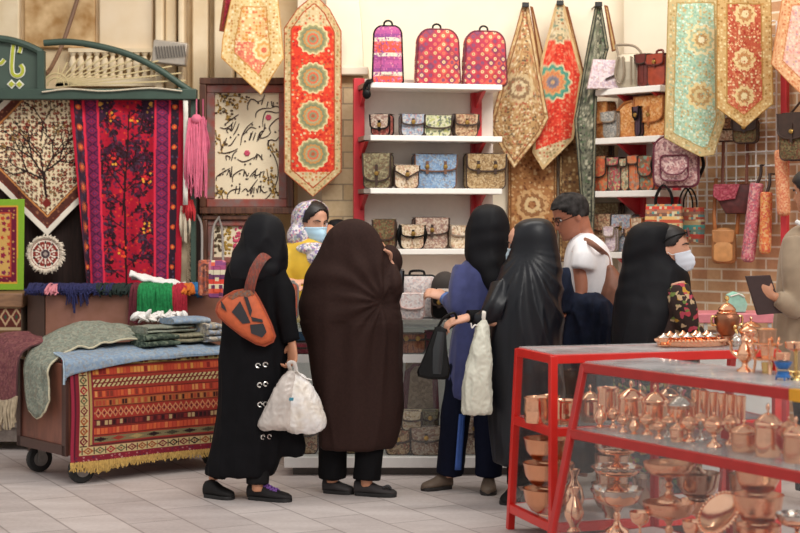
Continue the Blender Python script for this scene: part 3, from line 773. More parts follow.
hung('red cloth with a large green and orange medallion hung by its corner', [(556, 3.5), (564, 3.5), (583, 74), (574, 139), (543, 170), (533, 152), (541, 60)], 11.2,
     termeh('#d4402f', '#c9ae80', ['#e06048', '#b9342a', '#d98868'], ['#8c6f4c', '#e3d4ae', '#b25a40'], (), 2.2, '#caa878', extra=t4_extra, seed=4, cell=2.8, fr=1.1), wave=lambda a, b: .0016*abs(a-560)+.008*math.sin(a*.3))
hung('dark green and grey cloth hung by its corner next to the right shelves', [(595, 5), (602, 5), (609, 48), (597, 92), (594, 236), (586, 236), (580, 190), (575, 120)], 11.05,
     termeh('#6f6e5e', '#7f7c68', ['#3a3c34', '#a09f88', '#56684c', '#c2bca4', '#3e403a', '#8a8a78'], ['#3a3c34', '#9a937a', '#7b6a50'], (), 3, '#34352e', cell=2.8, fr=1.2, seed=5), wave=lambda a, b: .0022*abs(a-598)+.014*math.sin(a*.4))
cloth('textile_runner', [(604, 5), (608, 6), (617, 50), (612, 52)], 11.2, termeh('#c9a878', '#c9a878', ['#b9935f'], ['#b9935f'], (), 1), 'plain beige folded back of the dark green cloth', 'textile')
cloth('textile_runner', [(530, 6), (533, 7), (545, 60), (549, 112), (546, 112)], 11.28, termeh('#cfae80', '#cfae80', ['#bf9c68'], ['#bf9c68'], (), 1), 'plain beige folded back of the tan cloth', 'textile')
cloth('textile_runner', [(565, 6), (568, 7), (580, 55), (587, 84), (583, 92)], 11.3, termeh('#c9a474', '#c9a474', ['#b9905c'], ['#b9905c'], (), 1), 'plain beige folded back of the red medallion cloth', 'textile')
# little black clips
for lab, px, py, d in (('black clip holding the tan cloth', 525.5, 4, 11.13), ('black clip holding the red medallion cloth', 560, 2, 11.18), ('black clip holding the dark green cloth', 598.5, 3.5, 11.03)):
    t = thing('clip', lab, 'clip', (X(px, d), d-.006, Z(py+3, d)), group='clips on the niche wall')
    mb = MB(); mb.box((X(px, d), d-.004, Z(py+1, d)), (.05, .03, .035)); mb.build('jaw', mat('black_plastic', '#1d1b1a', .4), t, bevel=.004)
    mb = MB(); mb.tube([(X(px, d), d-.005, Z(py, d)), (X(px, d), 11.41, Z(py-2, d))], .006, 6); mb.build('wire_hook', MC['black_plastic'], t)
# brown cloths further back, under the hung corners
DB = 11.36
pb = termeh('#a9754a', '#b98a58', ['#c99a68', '#8a5a38', '#b5844f', '#d3b284', '#7a4a30'], ['#8a5a38', '#d8bd90'], [(532, 205, 16, ['#c9a070', '#8f5f3c', '#d6b98a', '#a06a42'], 12, .06)], 2.5, '#7c5232', cell=4.4, seed=6)
cloth('textile_runner', [(508, 140), (557, 140), (557, 262), (508, 262)], DB, pb, 'brown patterned cloth hung flat behind the women in black', 'textile')
pb2 = termeh('#7c5a3a', '#9a7a50', ['#a58458', '#5a4030', '#8a6a48', '#b39a70'], ['#5a4030', '#c2a478'], (), 3, '#4c3424', seed=7)
cloth('textile_runner', [(559, 130), (592, 130), (592, 262), (559, 262)], DB-.05, pb2, 'dark olive brown patterned cloth hung behind the man', 'textile')
# right hand runners (hang free, in front of the turned wall)
hung('long pale green floral runner hanging over the right shelves', [(668, -6), (723, -6), (725, 122), (714, 155), (700, 157), (664, 138)], 10.3,
     termeh('#a3bfa4', '#c3ac7c', ['#bcd2b8', '#c9bd90', '#8cae98', '#b9a070', '#cfe0cc'], ['#a48a58', '#ddd0a4', '#9aa888'], [(701, 40, 15, ['#e0d0a2', '#a3b394', '#d8c28c', '#b08a58', '#e6dcb8'], 10, .09), (700, 96, 13, ['#d8c28c', '#b08a58', '#c9b684', '#a87a50'], 10, .09)], 9, '#a9905c', cell=2.9, fr=1.2, seed=8), wave=lambda a, b: .01*math.sin(a*.15), res=.65)
hung('tan and brick red runner with a pointed end next to the green one', [(717, -6), (771, -6), (773, 104), (744, 128.5), (717, 108)], 10.1,
     termeh('#b5573e', '#c4a06a', ['#d89a70', '#a33a2c', '#c9805a', '#e2c79a', '#b96a48'], ['#9a7440', '#dcc794', '#b98a50'], [(745, 14, 11, ['#dcc08a', '#b9804e', '#e3d2a4'], 10, .09), (744, 60, 11, ['#dcc08a', '#b9804e', '#e3d2a4'], 10, .09), (744, 96, 10, ['#d8bc86', '#a87446', '#dccb9c'], 10, .09)], 10, '#a37a40', cell=2.7, fr=1.1, seed=9), wave=lambda a, b: .01*math.sin(a*.16), res=.65)
hung('peach and pink floral cloth hanging at the top right edge', [(783, -6), (840, -6), (840, 100), (816, 110), (771, 64)], 9.9,
     termeh('#efc0ac', '#e6b284', ['#e59a8c', '#f3d8c0', '#d9b090', '#c9a0a8', '#eab0a0'], ['#d88c5c', '#f2d2a0', '#cf7a50'], (), 11, '#cf8a5a', cell=3, fr=1.2, seed=10), wave=lambda a, b: .01*math.sin(a*.13))
# ------------------------------------------------------------------ shelf units
red = mat('red_shelf_paint', '#c8323a', .4, var=.15, scale=12)
white = mat('white_board', '#f4efe8', .5, var=.04)
def xform(o, p): return rootm(o) @ V(p)
# left unit
UA = .2; U0 = V((-.191, 10.62, 0)); ud = V((math.cos(UA), math.sin(UA), 0)); un = V((-math.sin(UA), math.cos(UA), 0))
ROWS = [2.525, 2.165, 1.802, 1.385]
t = SHL = thing('shelf_unit', 'white wall shelves with red side uprights in the middle of the niche', 'shelf', U0, UA)
mb = MB(); mb.box((.44, .30, 1.35), (.98, .02, 2.45)); mb.build('back_panel', mat('shelf_back', '#e9ddd2', .6, var=.03), t, w=False)
for x in (-.045, .80):
    mb = MB(); mb.box((x, .27, 1.35), (.075, .05, 2.45)); mb.build('upright', red, t, w=False, bevel=.004)
for z in ROWS+[1.03, .6]:
    mb = MB(); mb.box((.455, .14, z-.019), (.93, .28, .038)); b_ = mb.build('shelf_board', white, t, w=False, bevel=.004)
    for x in (-.03, .80):
        mb = MB(); mb.prism([(x, .03, z-.042), (x, .25, z-.042), (x, .25, z-.15)], (-.012, 0, 0), (.012, 0, 0)); mb.build('bracket', red, b_, w=False)
    mb = MB(); mb.box((-.03, .13, z-.019), (.05, .24, .03)); mb.build('end_bracket', mat('dull_steel', '#a4978d', .4, .6), b_, w=False)
# right unit on the turned wall
RZ = WA; rd = V((math.cos(RZ), math.sin(RZ), 0)); rn = V((-math.sin(RZ), math.cos(RZ), 0))
R0 = WR-rn*.30-rd*.02
RROWS = [2.51, 2.165, 1.79, 1.36]
t = SHR = thing('shelf_unit', 'white wall shelves with red brackets on the turned wall at the right', 'shelf', R0, RZ)
mb = MB(); mb.box((.28, .28, 1.3), (.58, .02, 2.5)); mb.build('back_panel', MC['shelf_back'], t, w=False)
for x in (.22, .52):
    mb = MB(); mb.box((x, .25, 1.3), (.05, .04, 2.5)); mb.build('upright', red, t, w=False, bevel=.004)
for z in RROWS+[.95, .5]:
    mb = MB(); mb.box((.28, .12, z-.022), (.58, .26, .044)); b_ = mb.build('shelf_board', white, t, w=False, bevel=.004)
    for x in (.2, .5):
        mb = MB(); mb.prism([(x, .0, z-.046), (x, .23, z-.046), (x, .23, z-.17)], (-.012, 0, 0), (.012, 0, 0)); mb.build('bracket', red, b_, w=False)

# ------------------------------------------------------------------ bag builders (front towards local -y)
lea = mat('dark_brown_leather', '#3f2a20', .5, var=.3, scale=30)
leb = mat('tan_leather', '#b06a34', .5, var=.25, scale=30)
lek = mat('black_leather', '#100e0e', .4, var=.2, scale=30, spec=.16)
brass = mat('brass', '#c9a05a', .3, 1)
def trim_line(mb, out, y, r, mi=0):
    P = [(p[0], y, p[1]) for p in out]; P.append(P[0]); mb.tube(P, r, 6, mi, cap=False)
def satchel(label, loc, rz, w, h, d, body, flapm, trim=None, flap=.55, straps=1, handle=0, lift=0, group=None, name='satchel', v=False, cat='bag', badge=None, side=None):
    trim = trim or lea
    t = thing(name, label, cat, loc, rz, group)
    out = rrect(w, h, min(.03, h*.2), min(.035, h*.22))
    puff(MB(), out, d, edge=.014, bulge=.006).build('body', body, t, w=False)
    mb = MB(); trim_line(mb, out, -d/2+.012, .006); trim_line(mb, out, d/2-.012, .006)
    mb.build('piping', trim, t, w=False)
    if flap:
        fh = h*flap; y = -d/2-.012
        pts = []
        if v: o2 = [(-w/2-.004, h-.002), (-w/2-.002, h-fh*.45), (0, h-fh), (w/2+.002, h-fh*.45), (w/2+.004, h-.002)]
        else:
            o2 = [(-w/2-.004, h-.002)]+[(-w/2*math.cos(PI*k/12)*1.01, h-fh*.62-fh*.38*math.sin(PI*k/12)**.6) for k in range(13)]+[(w/2+.004, h-.002)]
        mb = MB(); n = len(o2)
        mb.prism([(p[0], y, p[1]) for p in o2], (0, -.004, 0), (0, .004, 0))
        mb.grid(lambda u, s: (-w/2-.004+(w+.008)*u, y+.001+(d+.016)*s, h+.004*math.sin(PI*s)), 2, 6)
        f = mb.build('flap', flapm, t, w=False)
        mb = MB(); mb.tube([(p[0], y-.005, p[1]) for p in o2], .006, 6); mb.build('flap_edge', trim, f, w=False)
        xs_ = [0] if straps == 1 else [-w*.22, w*.22] if straps == 2 else []
        for x in xs_:
            mb = MB(); mb.box((x, y-.008, h-fh*.78), (max(.018, w*.07), .006, fh*.75)); st = mb.build('strap', trim, t, w=False)
            mb = MB(); mb.lathe([(.001, -.004), (.014, -.004), (.016, 0), (.012, .006), (.001, .007)], (x, y-.012, h-fh*.72), 12, M=Matrix.Rotation(PI/2, 3, 'X')); mb.build('buckle', badge or brass, st, w=False)
    if handle:
        mb = MB(); mb.tube([(-w*.2, 0, h-.005), (-w*.17, 0, h+handle*.8), (0, 0, h+handle), (w*.17, 0, h+handle*.8), (w*.2, 0, h-.005)], .008, 8, sub=5); mb.build('handle', trim, t, w=False)
    if side:
        for s_ in (-1, 1):
            mb = MB(); mb.tube([(s_*(w/2-.002), 0, h*.2), (s_*(w/2+.012), -.01, h*.6), (s_*(w/2-.004), 0, h)], [.014, .018, .012], 8, sub=4); mb.build('side_strap', trim, t, w=False)
    return t
def backpack(label, loc, rz, w, h, d, body, trim, group=None, pocket=None):
    t = thing('backpack', label, 'backpack', loc, rz, group)
    out = rrect(w, h, w*.28, w*.1, 8); out = [(p[0]*(1-.12*p[1]/h), p[1]) for p in out]
    puff(MB(), out, d, edge=.03, bulge=.014).build('body', body, t, w=False)
    mb = MB(); trim_line(mb, out, -d/2+.03, .007); mb.build('piping', trim, t, w=False)
    mb = MB(); mb.tube([(-.03, .01, h-.004), (-.025, .01, h+.03), (0, .01, h+.042), (.025, .01, h+.03), (.03, .01, h-.004)], .007, 8, sub=4); mb.build('handle', lek, t, w=False)
    for s in (-1, 1):
        mb = MB(); mb.tube([(s*.06, d/2, h*.9), (s*w*.4, d/2+.03, h*.55), (s*w*.43, d/2-.01, h*.08)], .014, 8, sub=5, flat=.5); mb.build('shoulder_strap', lek, t, w=False)
    if pocket: 
        o2 = [(p[0]*.72, p[1]*.42+h*.06) for p in rrect(w, h, .04, .04)]
        mb = puff(MB(), o2, .04, -d/2-.012, edge=.012); p_ = mb.build('front_pocket', pocket, t, w=False)
        mb = MB(); trim_line(mb, o2, -d/2-.03, .005); mb.build('pocket_piping', trim, p_, w=False)
    return t
# place on a shelf line: centre photo column, row, size in photo units
def onL(px, row, t=.13, px_D=None):
    k = (px-400)/F; q = U0+un*t
    s = (k*q.y-q.x)/(ud.x-k*ud.y); p = q+ud*s; p.z = ROWS[row]; return p
def onR(px, row, t=.1):
    k = (px-400)/F; q = R0+rn*t
    s = (k*q.y-q.x)/(rd.x-k*rd.y); p = q+rd*s; p.z = RROWS[row]; return p
def Lbag(label, row, xl, xr, yt, yb, t=.12, d=.09, body=None, flapm=None, rz=0, **k):
    p = onL((xl+xr)/2, row, t); w = (xr-xl)*p.y/F; h = (yb-yt)*p.y/F
    return satchel(label, p, UA+rz, w, h, d, body, flapm or body, **k)
f_red = fab('tapestry_red', ['#8b3a34', '#b9564a', '#5a4a44', '#c98a76', '#6b2a2a'], 55)
f_bg = fab('tapestry_bluegrey', ['#8fa3b8', '#a9b6c4', '#b97a72', '#6d7f94', '#c9c4b8'], 50)
f_gy = fab('tapestry_green', ['#c9c9a0', '#d8d4b4', '#5b6a4a', '#2f3a4c', '#b9bb6a', '#e4dcc0'], 42)
f_tan = fab('tapestry_tan', ['#b99a78', '#d3b996', '#7c5a44', '#a05a48', '#c7aa84', '#5c473a'], 50)
f_gb = fab('tapestry_greenbrown', ['#7a7358', '#938a68', '#5e5140', '#a49a78', '#6a4a38'], 50)
f_cream = fab('tapestry_cream', ['#e5d6bd', '#dcc8a8', '#c9b08c', '#8d7358', '#eadfcb', '#b5806a'], 50)
f_blue = fab('tapestry_blue', ['#7f9ec0', '#94aec9', '#6f8eb4', '#8d7a6a', '#a9bccb', '#5f7fa8'], 60)
f_brown = fab('tapestry_brown', ['#a3865e', '#8a6c48', '#bda27a', '#6d5238', '#c9b48e'], 60)
f_moss = fab('tapestry_moss', ['#5d5238', '#6f6a48', '#7d3f30', '#48402e', '#8a7a56'], 60)
f_pur = fab('tapestry_mauve', ['#b9a698', '#a07868', '#cdbda8', '#7c5a58', '#d8c9b4', '#8f6a5a'], 55)
f_hex = fab('print_hexdots', ['#b5404f', '#c24a54', '#ad3c50', '#86425c', '#bd4650', '#a34652', '#cc5e50'], 23, 0, PI/4, ring=['#e0c894', '#d0745c', '#cbb27e', '#75506e', '#d8c49a'], rr=.27)
f_str = fab('print_striped', ['#a0508a', '#8a4a80', '#c76a94', '#d8879a'], 60, 1, stripes=['#d45848', '#d9604c', '#dcd0bc', '#8f4a86', '#b0568e', '#b95a90', '#a04a80', '#dcd0bc', '#d45848'], ssc=4.2)
# top row
p = onL(388, 0, .13)
backpack('backpack with horizontal pink, orange and white stripes on the top shelf', p, UA-.25, .215, .40, .12, f_str, lek)
p = onL(437, 0, .13); backpack('red dotted backpack in the middle of the top shelf, beside the striped one', p, UA, .32, .385, .13, f_hex, mat('maroon_trim', '#6a2a3a', .6), 'red dotted backpacks')
p = onL(484, 0, .13); backpack('red dotted backpack at the end of the top shelf next to the tan hanging cloth', p, UA, .315, .38, .13, f_hex, MC['maroon_trim'], 'red dotted backpacks')
t = thing('strap_bundle', 'black straps and buckle dangling over the corner of the top shelf', 'strap', onL(367, 0, .0)+V((0, -.05, -.1)))
mb = MB(); q = onL(369, 0, -.02)
mb.tube([q+V((.02, .03, .01)), q+V((-.01, -.02, 0)), q+V((-.03, -.02, -.05)), q+V((-.015, -.025, -.09))], .014, 8, sub=4); mb.tube([q+V((.02, .03, .01)), q+V((.0, -.02, -.02)), q+V((.0, -.03, -.06))], .01, 8, sub=4); mb.build('strap', lek, t)
mb = MB(); mb.ell(q+V((-.015, -.03, -.085)), (.03, .015, .035), 12); mb.build('buckle', lek, t)
# second row
Lbag('small red and black bag seen from its side at the left of the second shelf', 1, 373, 392, 114, 135.5, d=.11, body=f_red, flapm=f_pur, trim=lek, rz=-.5, flap=.7, straps=1)
Lbag('small blue grey flap bag on the second shelf', 1, 400, 423, 114, 136, body=f_bg, straps=1, flap=.5)
Lbag('small cream and green block patterned bag on the second shelf', 1, 423, 450, 115.5, 136.5, body=f_gy, straps=0, flap=.62)
Lbag('small tan flap bag with side straps at the right of the second shelf', 1, 453.5, 476.5, 114.5, 137, body=f_tan, straps=1, flap=.5, side=True, trim=lea)
# third row
Lbag('olive brown folded bag at the left end of the third shelf', 2, 365, 392, 153.5, 188.5, d=.13, body=f_gb, flapm=f_gb, rz=-.35, flap=.8, straps=1)
Lbag('small cream envelope bag in front of the blue satchel', 2, 394, 418, 165.5, 188.5, t=.05, d=.06, body=f_cream, v=True, flap=.55, straps=1, trim=lea)
Lbag('blue floral satchel with two brown buckled straps on the third shelf', 2, 413, 455, 154, 188.5, t=.17, d=.11, body=f_blue, straps=2, flap=.5, trim=mat('mid_brown_leather', '#6d4a38', .5))
Lbag('tan brown satchel with two round buckles at the right of the third shelf', 2, 464.5, 504, 154, 189, t=.14, d=.11, body=f_brown, straps=2, flap=.5, trim=lea)
# fourth row
Lbag('dark mossy bag with a round flap at the left of the fourth shelf', 3, 374, 396, 219, 248.5, d=.10, body=f_moss, rz=-.3, flap=.7, straps=0)
Lbag('small cream flap bag with black side straps in front of the mauve satchel', 3, 400, 423.5, 225, 249, t=.05, d=.06, body=f_cream, flap=.5, trim=lek, side=True)
Lbag('mauve and cream satchel with a round buckle on the fourth shelf', 3, 413, 447, 218, 249, t=.17, d=.1, body=f_pur, straps=1, flap=.55, trim=lea)
Lbag('small cream bag printed with round flowers on the fourth shelf', 3, 449, 470, 226, 249, body=f_cream, flap=.45, straps=0, trim=mat('grey_brown_trim', '#8a7a6a', .6))
Lbag('brown bag at the right end of the fourth shelf behind the black headscarf', 3, 470, 490, 220, 249, body=f_moss, flap=.5, straps=1)

# right shelves
def Rbag(label, row, xl, xr, yt, yb, t=.1, d=.1, body=None, flapm=None, **k):
    p = onR((xl+xr)/2, row, t); w = (xr-xl)*p.y/F/.72*.95; h = (yb-yt)*p.y/F
    return satchel(label, p, RZ+k.pop('rz', 0), w, h, d, body, flapm or body, **k)
f_lav = fab('print_lavender', ['#d9c6cf', '#e4d6d8', '#b9a0b4', '#c9a8a4', '#efe4e0'], 45)
f_or = fab('print_orange', ['#c98444', '#d99a5a', '#b46a30', '#e3bc8a', '#c27a4c', '#dca468'], 48)
f_orf = fab('print_orange_flower', ['#d9663c', '#c9553a', '#b98a5a', '#8a8a6a', '#e07a4c', '#a0463a'], 30)
f_pkg = fab('print_pink_green', ['#c94a5e', '#b93a50', '#8a9a7a', '#d9c48a', '#a84a5a', '#5f6a4e'], 36)
f_grd = fab('print_grey_grid', ['#5f5f58', '#d8cfae', '#8a8a70', '#b9b48c', '#d9805c'], 38)
f_orgr = fab('print_orange_grey', ['#d9663c', '#e37a48', '#a89a8a', '#8a7a70', '#c9845c'], 28)
f_teal = fab('print_teal_red', ['#6fa89a', '#c9483a', '#d9763c', '#8a7a5a', '#5f5648'], 28)
f_silver = mat('silver_leather', '#bdb09a', .35, .3)
b_red = mat('oxblood_leather', '#6b2a22', .4, var=.3, scale=20); b_rb = mat('red_brown_leather', '#a8452c', .4, var=.25, scale=20)
DR = lambda px: onR(px, 0, .08).y
# top row: flat lilac clutch leaning, beige hobo bag, two brown bags
t = thing('clutch_bag', 'lilac floral flat clutch standing at the end of the top right shelf', 'bag', onR(608, 0, -.0), RZ+.75)
puff(MB(), [(-.15, 0), (.115, 0), (.125, .20), (-.105, .21)], .05, edge=.012).build('body', f_lav, t, w=False)
mb = MB(); mb.bar((-.02, -.032, .065), (.1, -.032, .115), .012); mb.build('zip', lea, t, w=False)
p = onR(630, 0, .08)
t = thing('handbag', 'silver beige handbag with a tall looped handle on the top right shelf', 'bag', p, RZ+.3)
puff(MB(), rrect(.20, .245, .05, .05), .11, edge=.03).build('body', f_silver, t, w=False)
mb = MB(); mb.tube([(-.07, -.03, .22), (-.09, -.02, .28), (-.1, 0, .31), (0.02, 0, .30), (.08, .0, .25), (.07, -.02, .22)], .009, 8, sub=5); mb.tube([(-.06, -.065, .22), (-.085, -.07, .1), (-.05, -.07, .03), (-.02, -.07, .1), (-.03, -.065, .22)], .008, 8, sub=4); mb.build('handle', mat('taupe_leather', '#8a7a66', .5), t, w=False)
for x in (.03, .06):
    mb = MB(); mb.box((x, -.06, .12), (.012, .012, .2)); mb.build('stripe_band', MC['taupe_leather'], t, w=False)
Rbag('narrow oxblood handbag squeezed beside the silver beige one', 0, 641, 651, 46, 79, body=b_red, flap=.3, straps=0, trim=lea, name='handbag')
Rbag('red brown handbag with a short handle partly behind the green runner', 0, 652, 668, 46, 78, body=b_rb, flap=.35, straps=1, handle=.03, trim=b_red, name='handbag')
# second row
Rbag('orange floral bag at the left of the second right shelf', 1, 592, 612, 99, 136, body=f_or, flap=.6, straps=0, trim=leb, t=.13)
Rbag('small grey patterned purse between the orange bags', 1, 605, 618, 110, 136, t=.03, d=.05, body=fab('print_grey', ['#a8a39a', '#8a8a88', '#c4bcae', '#6f6f70'], 60), flap=.4, straps=0, trim=MC['grey_brown_trim'], name='purse')
p = onR(629, 1, .1)
t = thing('satchel', 'orange half round bag with a curved flap on the second right shelf', 'bag', p, RZ)
out = [(-.13, 0), (.09, 0), (.10, .2), (.06, .255), (.0, .245), (-.06, .2), (-.11, .12)]
puff(MB(), out, .1, edge=.02).build('body', f_or, t, w=False); mb = MB(); trim_line(mb, out, -.045, .01); mb.build('piping', leb, t, w=False)
Rbag('small dark purple purse beside the half round orange bag', 1, 637, 642, 104, 134, t=.04, d=.06, body=mat('purple_leather', '#4b3440', .5), flap=.4, straps=1, trim=lek, name='purse')
Rbag('orange floral satchel with a wide flap next to the green runner', 1, 642, 668, 93, 133.5, t=.12, d=.12, body=f_or, flap=.65, straps=1, trim=leb, handle=.02)
# third row, bags packed like books
for lab, a, b, y0, y1, m in (('bag with large orange flowers at the left of the third right shelf', 596, 612, 154, 189, f_orf), ('pink and red patterned bag packed beside the orange flower bag', 612, 625, 155, 188.5, f_pkg),
                             ('narrow grey bag with a pale grid pattern on the third right shelf', 625, 633, 156, 188, f_grd), ('narrow bag with orange blossoms on grey on the third right shelf', 633, 644, 153, 188, f_orgr), ('teal and red bag beside the floral backpack on the third right shelf', 644, 658, 153, 187.5, f_teal)):
    Rbag(lab, 2, a, b-1, y0, y1, body=m, flap=.6 if m in (f_orf, f_teal) else .25, straps=0, t=.1)
Rbag('grey green bag at the back of the third right shelf', 2, 593, 612, 138, 188, t=.21, d=.05, body=f_gb, flap=.4, straps=0)
# fourth row
Rbag('grey green bag lying at the back of the fourth right shelf', 3, 597, 622, 202, 250, t=.2, d=.06, body=f_gb, flap=.5, straps=1)
Rbag('tan floral bag at the left of the fourth right shelf', 3, 597, 616, 213.5, 251, t=.12, body=f_tan, flap=.45, straps=0)
Rbag('small white and mauve purse before the tan floral bag', 3, 607, 617, 226, 251, t=.03, d=.05, body=f_lav, flap=.4, straps=0, trim=MC['grey_brown_trim'], name='purse')
Rbag('grey blue bag with straps on the fourth right shelf', 3, 617, 636, 213, 250, t=.12, body=f_bg, flap=.5, straps=1, trim=MC['grey_brown_trim'])
Rbag('small tan purse with a dark clasp before the grey blue bag', 3, 628, 636, 226, 250, t=.02, d=.05, body=f_tan, flap=.4, straps=1, name='purse')
Rbag('small orange and cream bag at the right of the fourth right shelf', 3, 637, 647, 215, 249, t=.1, body=f_cream, flap=.4, straps=0, trim=leb)
p = onR(628, 3, .1); p.z = .95
satchel('small black and white bag on the low right shelf behind the man', p, RZ, .16, .14, .08, fab('print_black_white', ['#1d1b1c', '#e4e0da', '#2b292a', '#c9c4be'], 40), lek, trim=lek, straps=0)

# ------------------------------------------------------------------ things hung on the right wall
def wallp(px, py, off):
    k = (px-400)/F; q = WR-rn*off; s = (k*q.y-q.x)/(rd.x-k*rd.y); p = q+rd*s
    return V((p.x, p.y, EYE-(py-225)*p.y/F))
a_, b_ = wallp(688, 0, .05), wallp(776, 0, .05)
t = thing('wire_rack', 'white wire grid rack fixed flat on the brick wall', 'rack', wallp(732, 224, .04), RZ)
mb = MB(); n = 9; Lr = ((b_-a_).length)
zb2, zt2 = 1.56, 2.9
for k in range(n+1):
    q = a_+rd*Lr*k/n; mb.tube([V((q.x, q.y, zb2)), V((q.x, q.y, zt2))], .006, 6)
for k in range(15):
    z = zb2+(zt2-zb2)*k/14; mb.tube([V((a_.x, a_.y, z))-rn*.01, V((b_.x, b_.y, z))-rn*.01], .006, 6)
mb.build('wire_grid', mat('white_wire', '#f2eee8', .4), t)
for z in (1.7, 2.7):
    q = a_+rd*Lr*.5; mb = MB(); mb.tube([V((q.x, q.y, z)), V((q.x, q.y, z))+rn*.06], .006, 6); mb.build('fixing_hook', MC['white_wire'], t)
# backpack with floral print hanging below the green runner
f_rose = fab('print_rose', ['#c9a29c', '#d9b9b0', '#8a5a62', '#b5807e', '#e3cdc2', '#6f4650'], 46)
p = wallp(677, 187, .36); t = thing('backpack', 'rose floral backpack with a curved front flap hanging below the green runner', 'backpack', p, -.35)
out = rrect(.30, .34, .09, .05, 8)
puff(MB(), out, .13, edge=.03, bulge=.012).build('body', f_rose, t, w=False)
mb = MB(); trim_line(mb, out, -.04, .008); mb.build('piping', mat('maroon_trim', '#6a2a3a', .6), t, w=False)
o2 = [(p_[0]*.62, p_[1]*.5+.04) for p_ in rrect(.30, .34, .05, .08)]
q = puff(MB(), o2, .05, -.08, edge=.014).build('front_pocket', f_rose, t, w=False); mb = MB(); trim_line(mb, o2, -.106, .006); mb.tube([(-.09, -.115, .13), (-.05, -.12, .09), (0, -.12, .08), (.05, -.12, .09), (.09, -.115, .13)], .006, 6, sub=4); mb.build('pocket_piping', MC['maroon_trim'], q, w=False)
mb = MB(); mb.tube([(-.02, .03, .33), (0, .05, .42), (0, .05, .5), (.02, .03, .33)], .008, 8, sub=4); mb.build('hanging_loop', MC['maroon_trim'], t, w=False)
for s in (-1, 1):
    mb = MB(); mb.tube([(s*.14, .04, .06), (s*.175, .02, .16), (s*.12, .06, .29)], .012, 8, sub=4); mb.build('shoulder_strap', lek, t, w=False)
# tote bags with coloured bands
f_band = fab('print_banded', ['#b8604c', '#cbb684', '#5f8f88', '#c98a58', '#8a5a54', '#c8bda0'], 60, 0, stripes=['#a8745a', '#c9483a', '#6f8a7a', '#4aa098', '#c2a878', '#b8553f', '#d8b070', '#7a5a4c'], ssc=5.5)
f_band2 = fab('print_banded_dark', ['#8a4a3c', '#a99268', '#4f7472', '#a06a48', '#6a3a3c', '#a5987c'], 60, 0, stripes=['#7a5444', '#9a3c30', '#566a5e', '#3f7f78', '#95815c', '#8a4030'], ssc=5.5)
def tote(label, px, yb, off, w, h, m, hm, rz):
    p = wallp(px, yb, off); t = thing('tote_bag', label, 'bag', p, rz)
    out = [(-w*.46, 0), (w*.46, 0), (w*.5, h*.5), (w*.47, h), (-w*.47, h), (-w*.5, h*.5)]
    puff(MB(), out, .09, edge=.012).build('body', m, t, w=False)
    for y in (-.035, .035):
        mb = MB(); mb.tube([(-w*.22, y, h-.05), (-w*.2, y, h+.06), (0, y, h+.13), (w*.2, y, h+.06), (w*.22, y, h-.05)], .006, 8, sub=5); mb.build('handle', hm, t, w=False)
    return t
tote('tote bag with coloured woven bands hanging below the right shelves', 664, 240, .44, .25, .24, f_band, lek, -.3)
tote('darker banded tote bag hanging behind the bright banded one', 688, 243, .28, .22, .24, f_band2, lek, -.6)
# small floral bag and dark bag high on the rack
p = wallp(729.5, 141, .12); t = satchel('small beige floral bag hung high on the wire rack', p, RZ+.3, .19, .15, .07, f_cream, f_tan, straps=0, flap=.5)
mb = MB(); mb.tube([(-.09, 0, .13), (-.05, .05, .2), (0, .09, .22), (.05, .05, .2), (.09, 0, .13)], .007, 8, sub=4); mb.build('shoulder_strap', lea, t, w=False)
p = wallp(746, 143, .12); t = satchel('dark brown bag hung high on the wire rack beside the floral one', p, RZ+.3, .16, .16, .07, f_moss, lea, straps=1, flap=.5)
mb = MB(); mb.tube([(-.07, 0, .13), (0, .09, .24), (.07, 0, .13)], .008, 8, sub=4); mb.build('shoulder_strap', lea, t, w=False)
# brown purse with a crimson flap on two long straps
D_ = wallp(733, 200, .12)
p = wallp(733.5, 214, .12); t = thing('shoulder_bag', 'maroon shoulder bag hanging by two long brown straps on the rack', 'bag', p, RZ+.45)
puff(MB(), [(-.05, 0), (.1, 0), (.14, .09), (.12, .2), (-.11, .2), (-.12, .12)], .09, edge=.025).build('body', mat('maroon_leather', '#5d2a28', .45, var=.4, scale=25), t, w=False)
mb = MB(); mb.prism([(p_[0], -.05, p_[1]) for p_ in [(-.125, .2), (-.13, .12), (-.09, .085), (.02, .1), (.05, .2)]], (0, -.012, 0), (0, 0, 0)); mb.build('flap', fab('print_crimson', ['#8f3440', '#a8485a', '#7a2a34', '#b96a70'], 60), t, w=False, bevel=.008)
for x in (-.075, .085):
    mb = MB(); mb.tube([(x, 0, .17), (x+.002, .03, .42), (x*.98, .075, .78)], .011, 8, sub=4, flat=.5); mb.build('shoulder_strap', mat('rust_leather', '#7a4430', .5), t, w=False)
# tan crossbody
p = wallp(724, 264, .13); t = thing('shoulder_bag', 'tan leather crossbody bag hanging low on long orange straps', 'bag', p, RZ+.5)
puff(MB(), rrect(.165, .245, .07, .04), .08, edge=.025).build('body', mat('caramel_leather', '#b87f4c', .45, var=.25, scale=20), t, w=False)
puff(MB(), [(q[0]*.78, q[1]*.55+.015) for q in rrect(.165, .245, .06, .05)], .04, -.05, edge=.012).build('front_pocket', mat('honey_leather', '#c99058', .45, var=.2, scale=25), t, w=False)
mb = MB(); mb.prism([(-.075, -.05, .23), (-.07, -.05, .15), (0, -.05, .115), (.07, -.05, .15), (.075, -.05, .23)], (0, -.014, 0), (0, 0, 0)); mb.build('flap', MC['caramel_leather'], t, w=False, bevel=.006)
for x, tx in ((-.065, -.06), (.095, .115)):
    mb = MB(); mb.tube([(x*.9, 0, .2), (x, .0, .33), (tx, .07, .58)], .013, 8, sub=4, flat=.45); mb.build('shoulder_strap', leb, t, w=False)
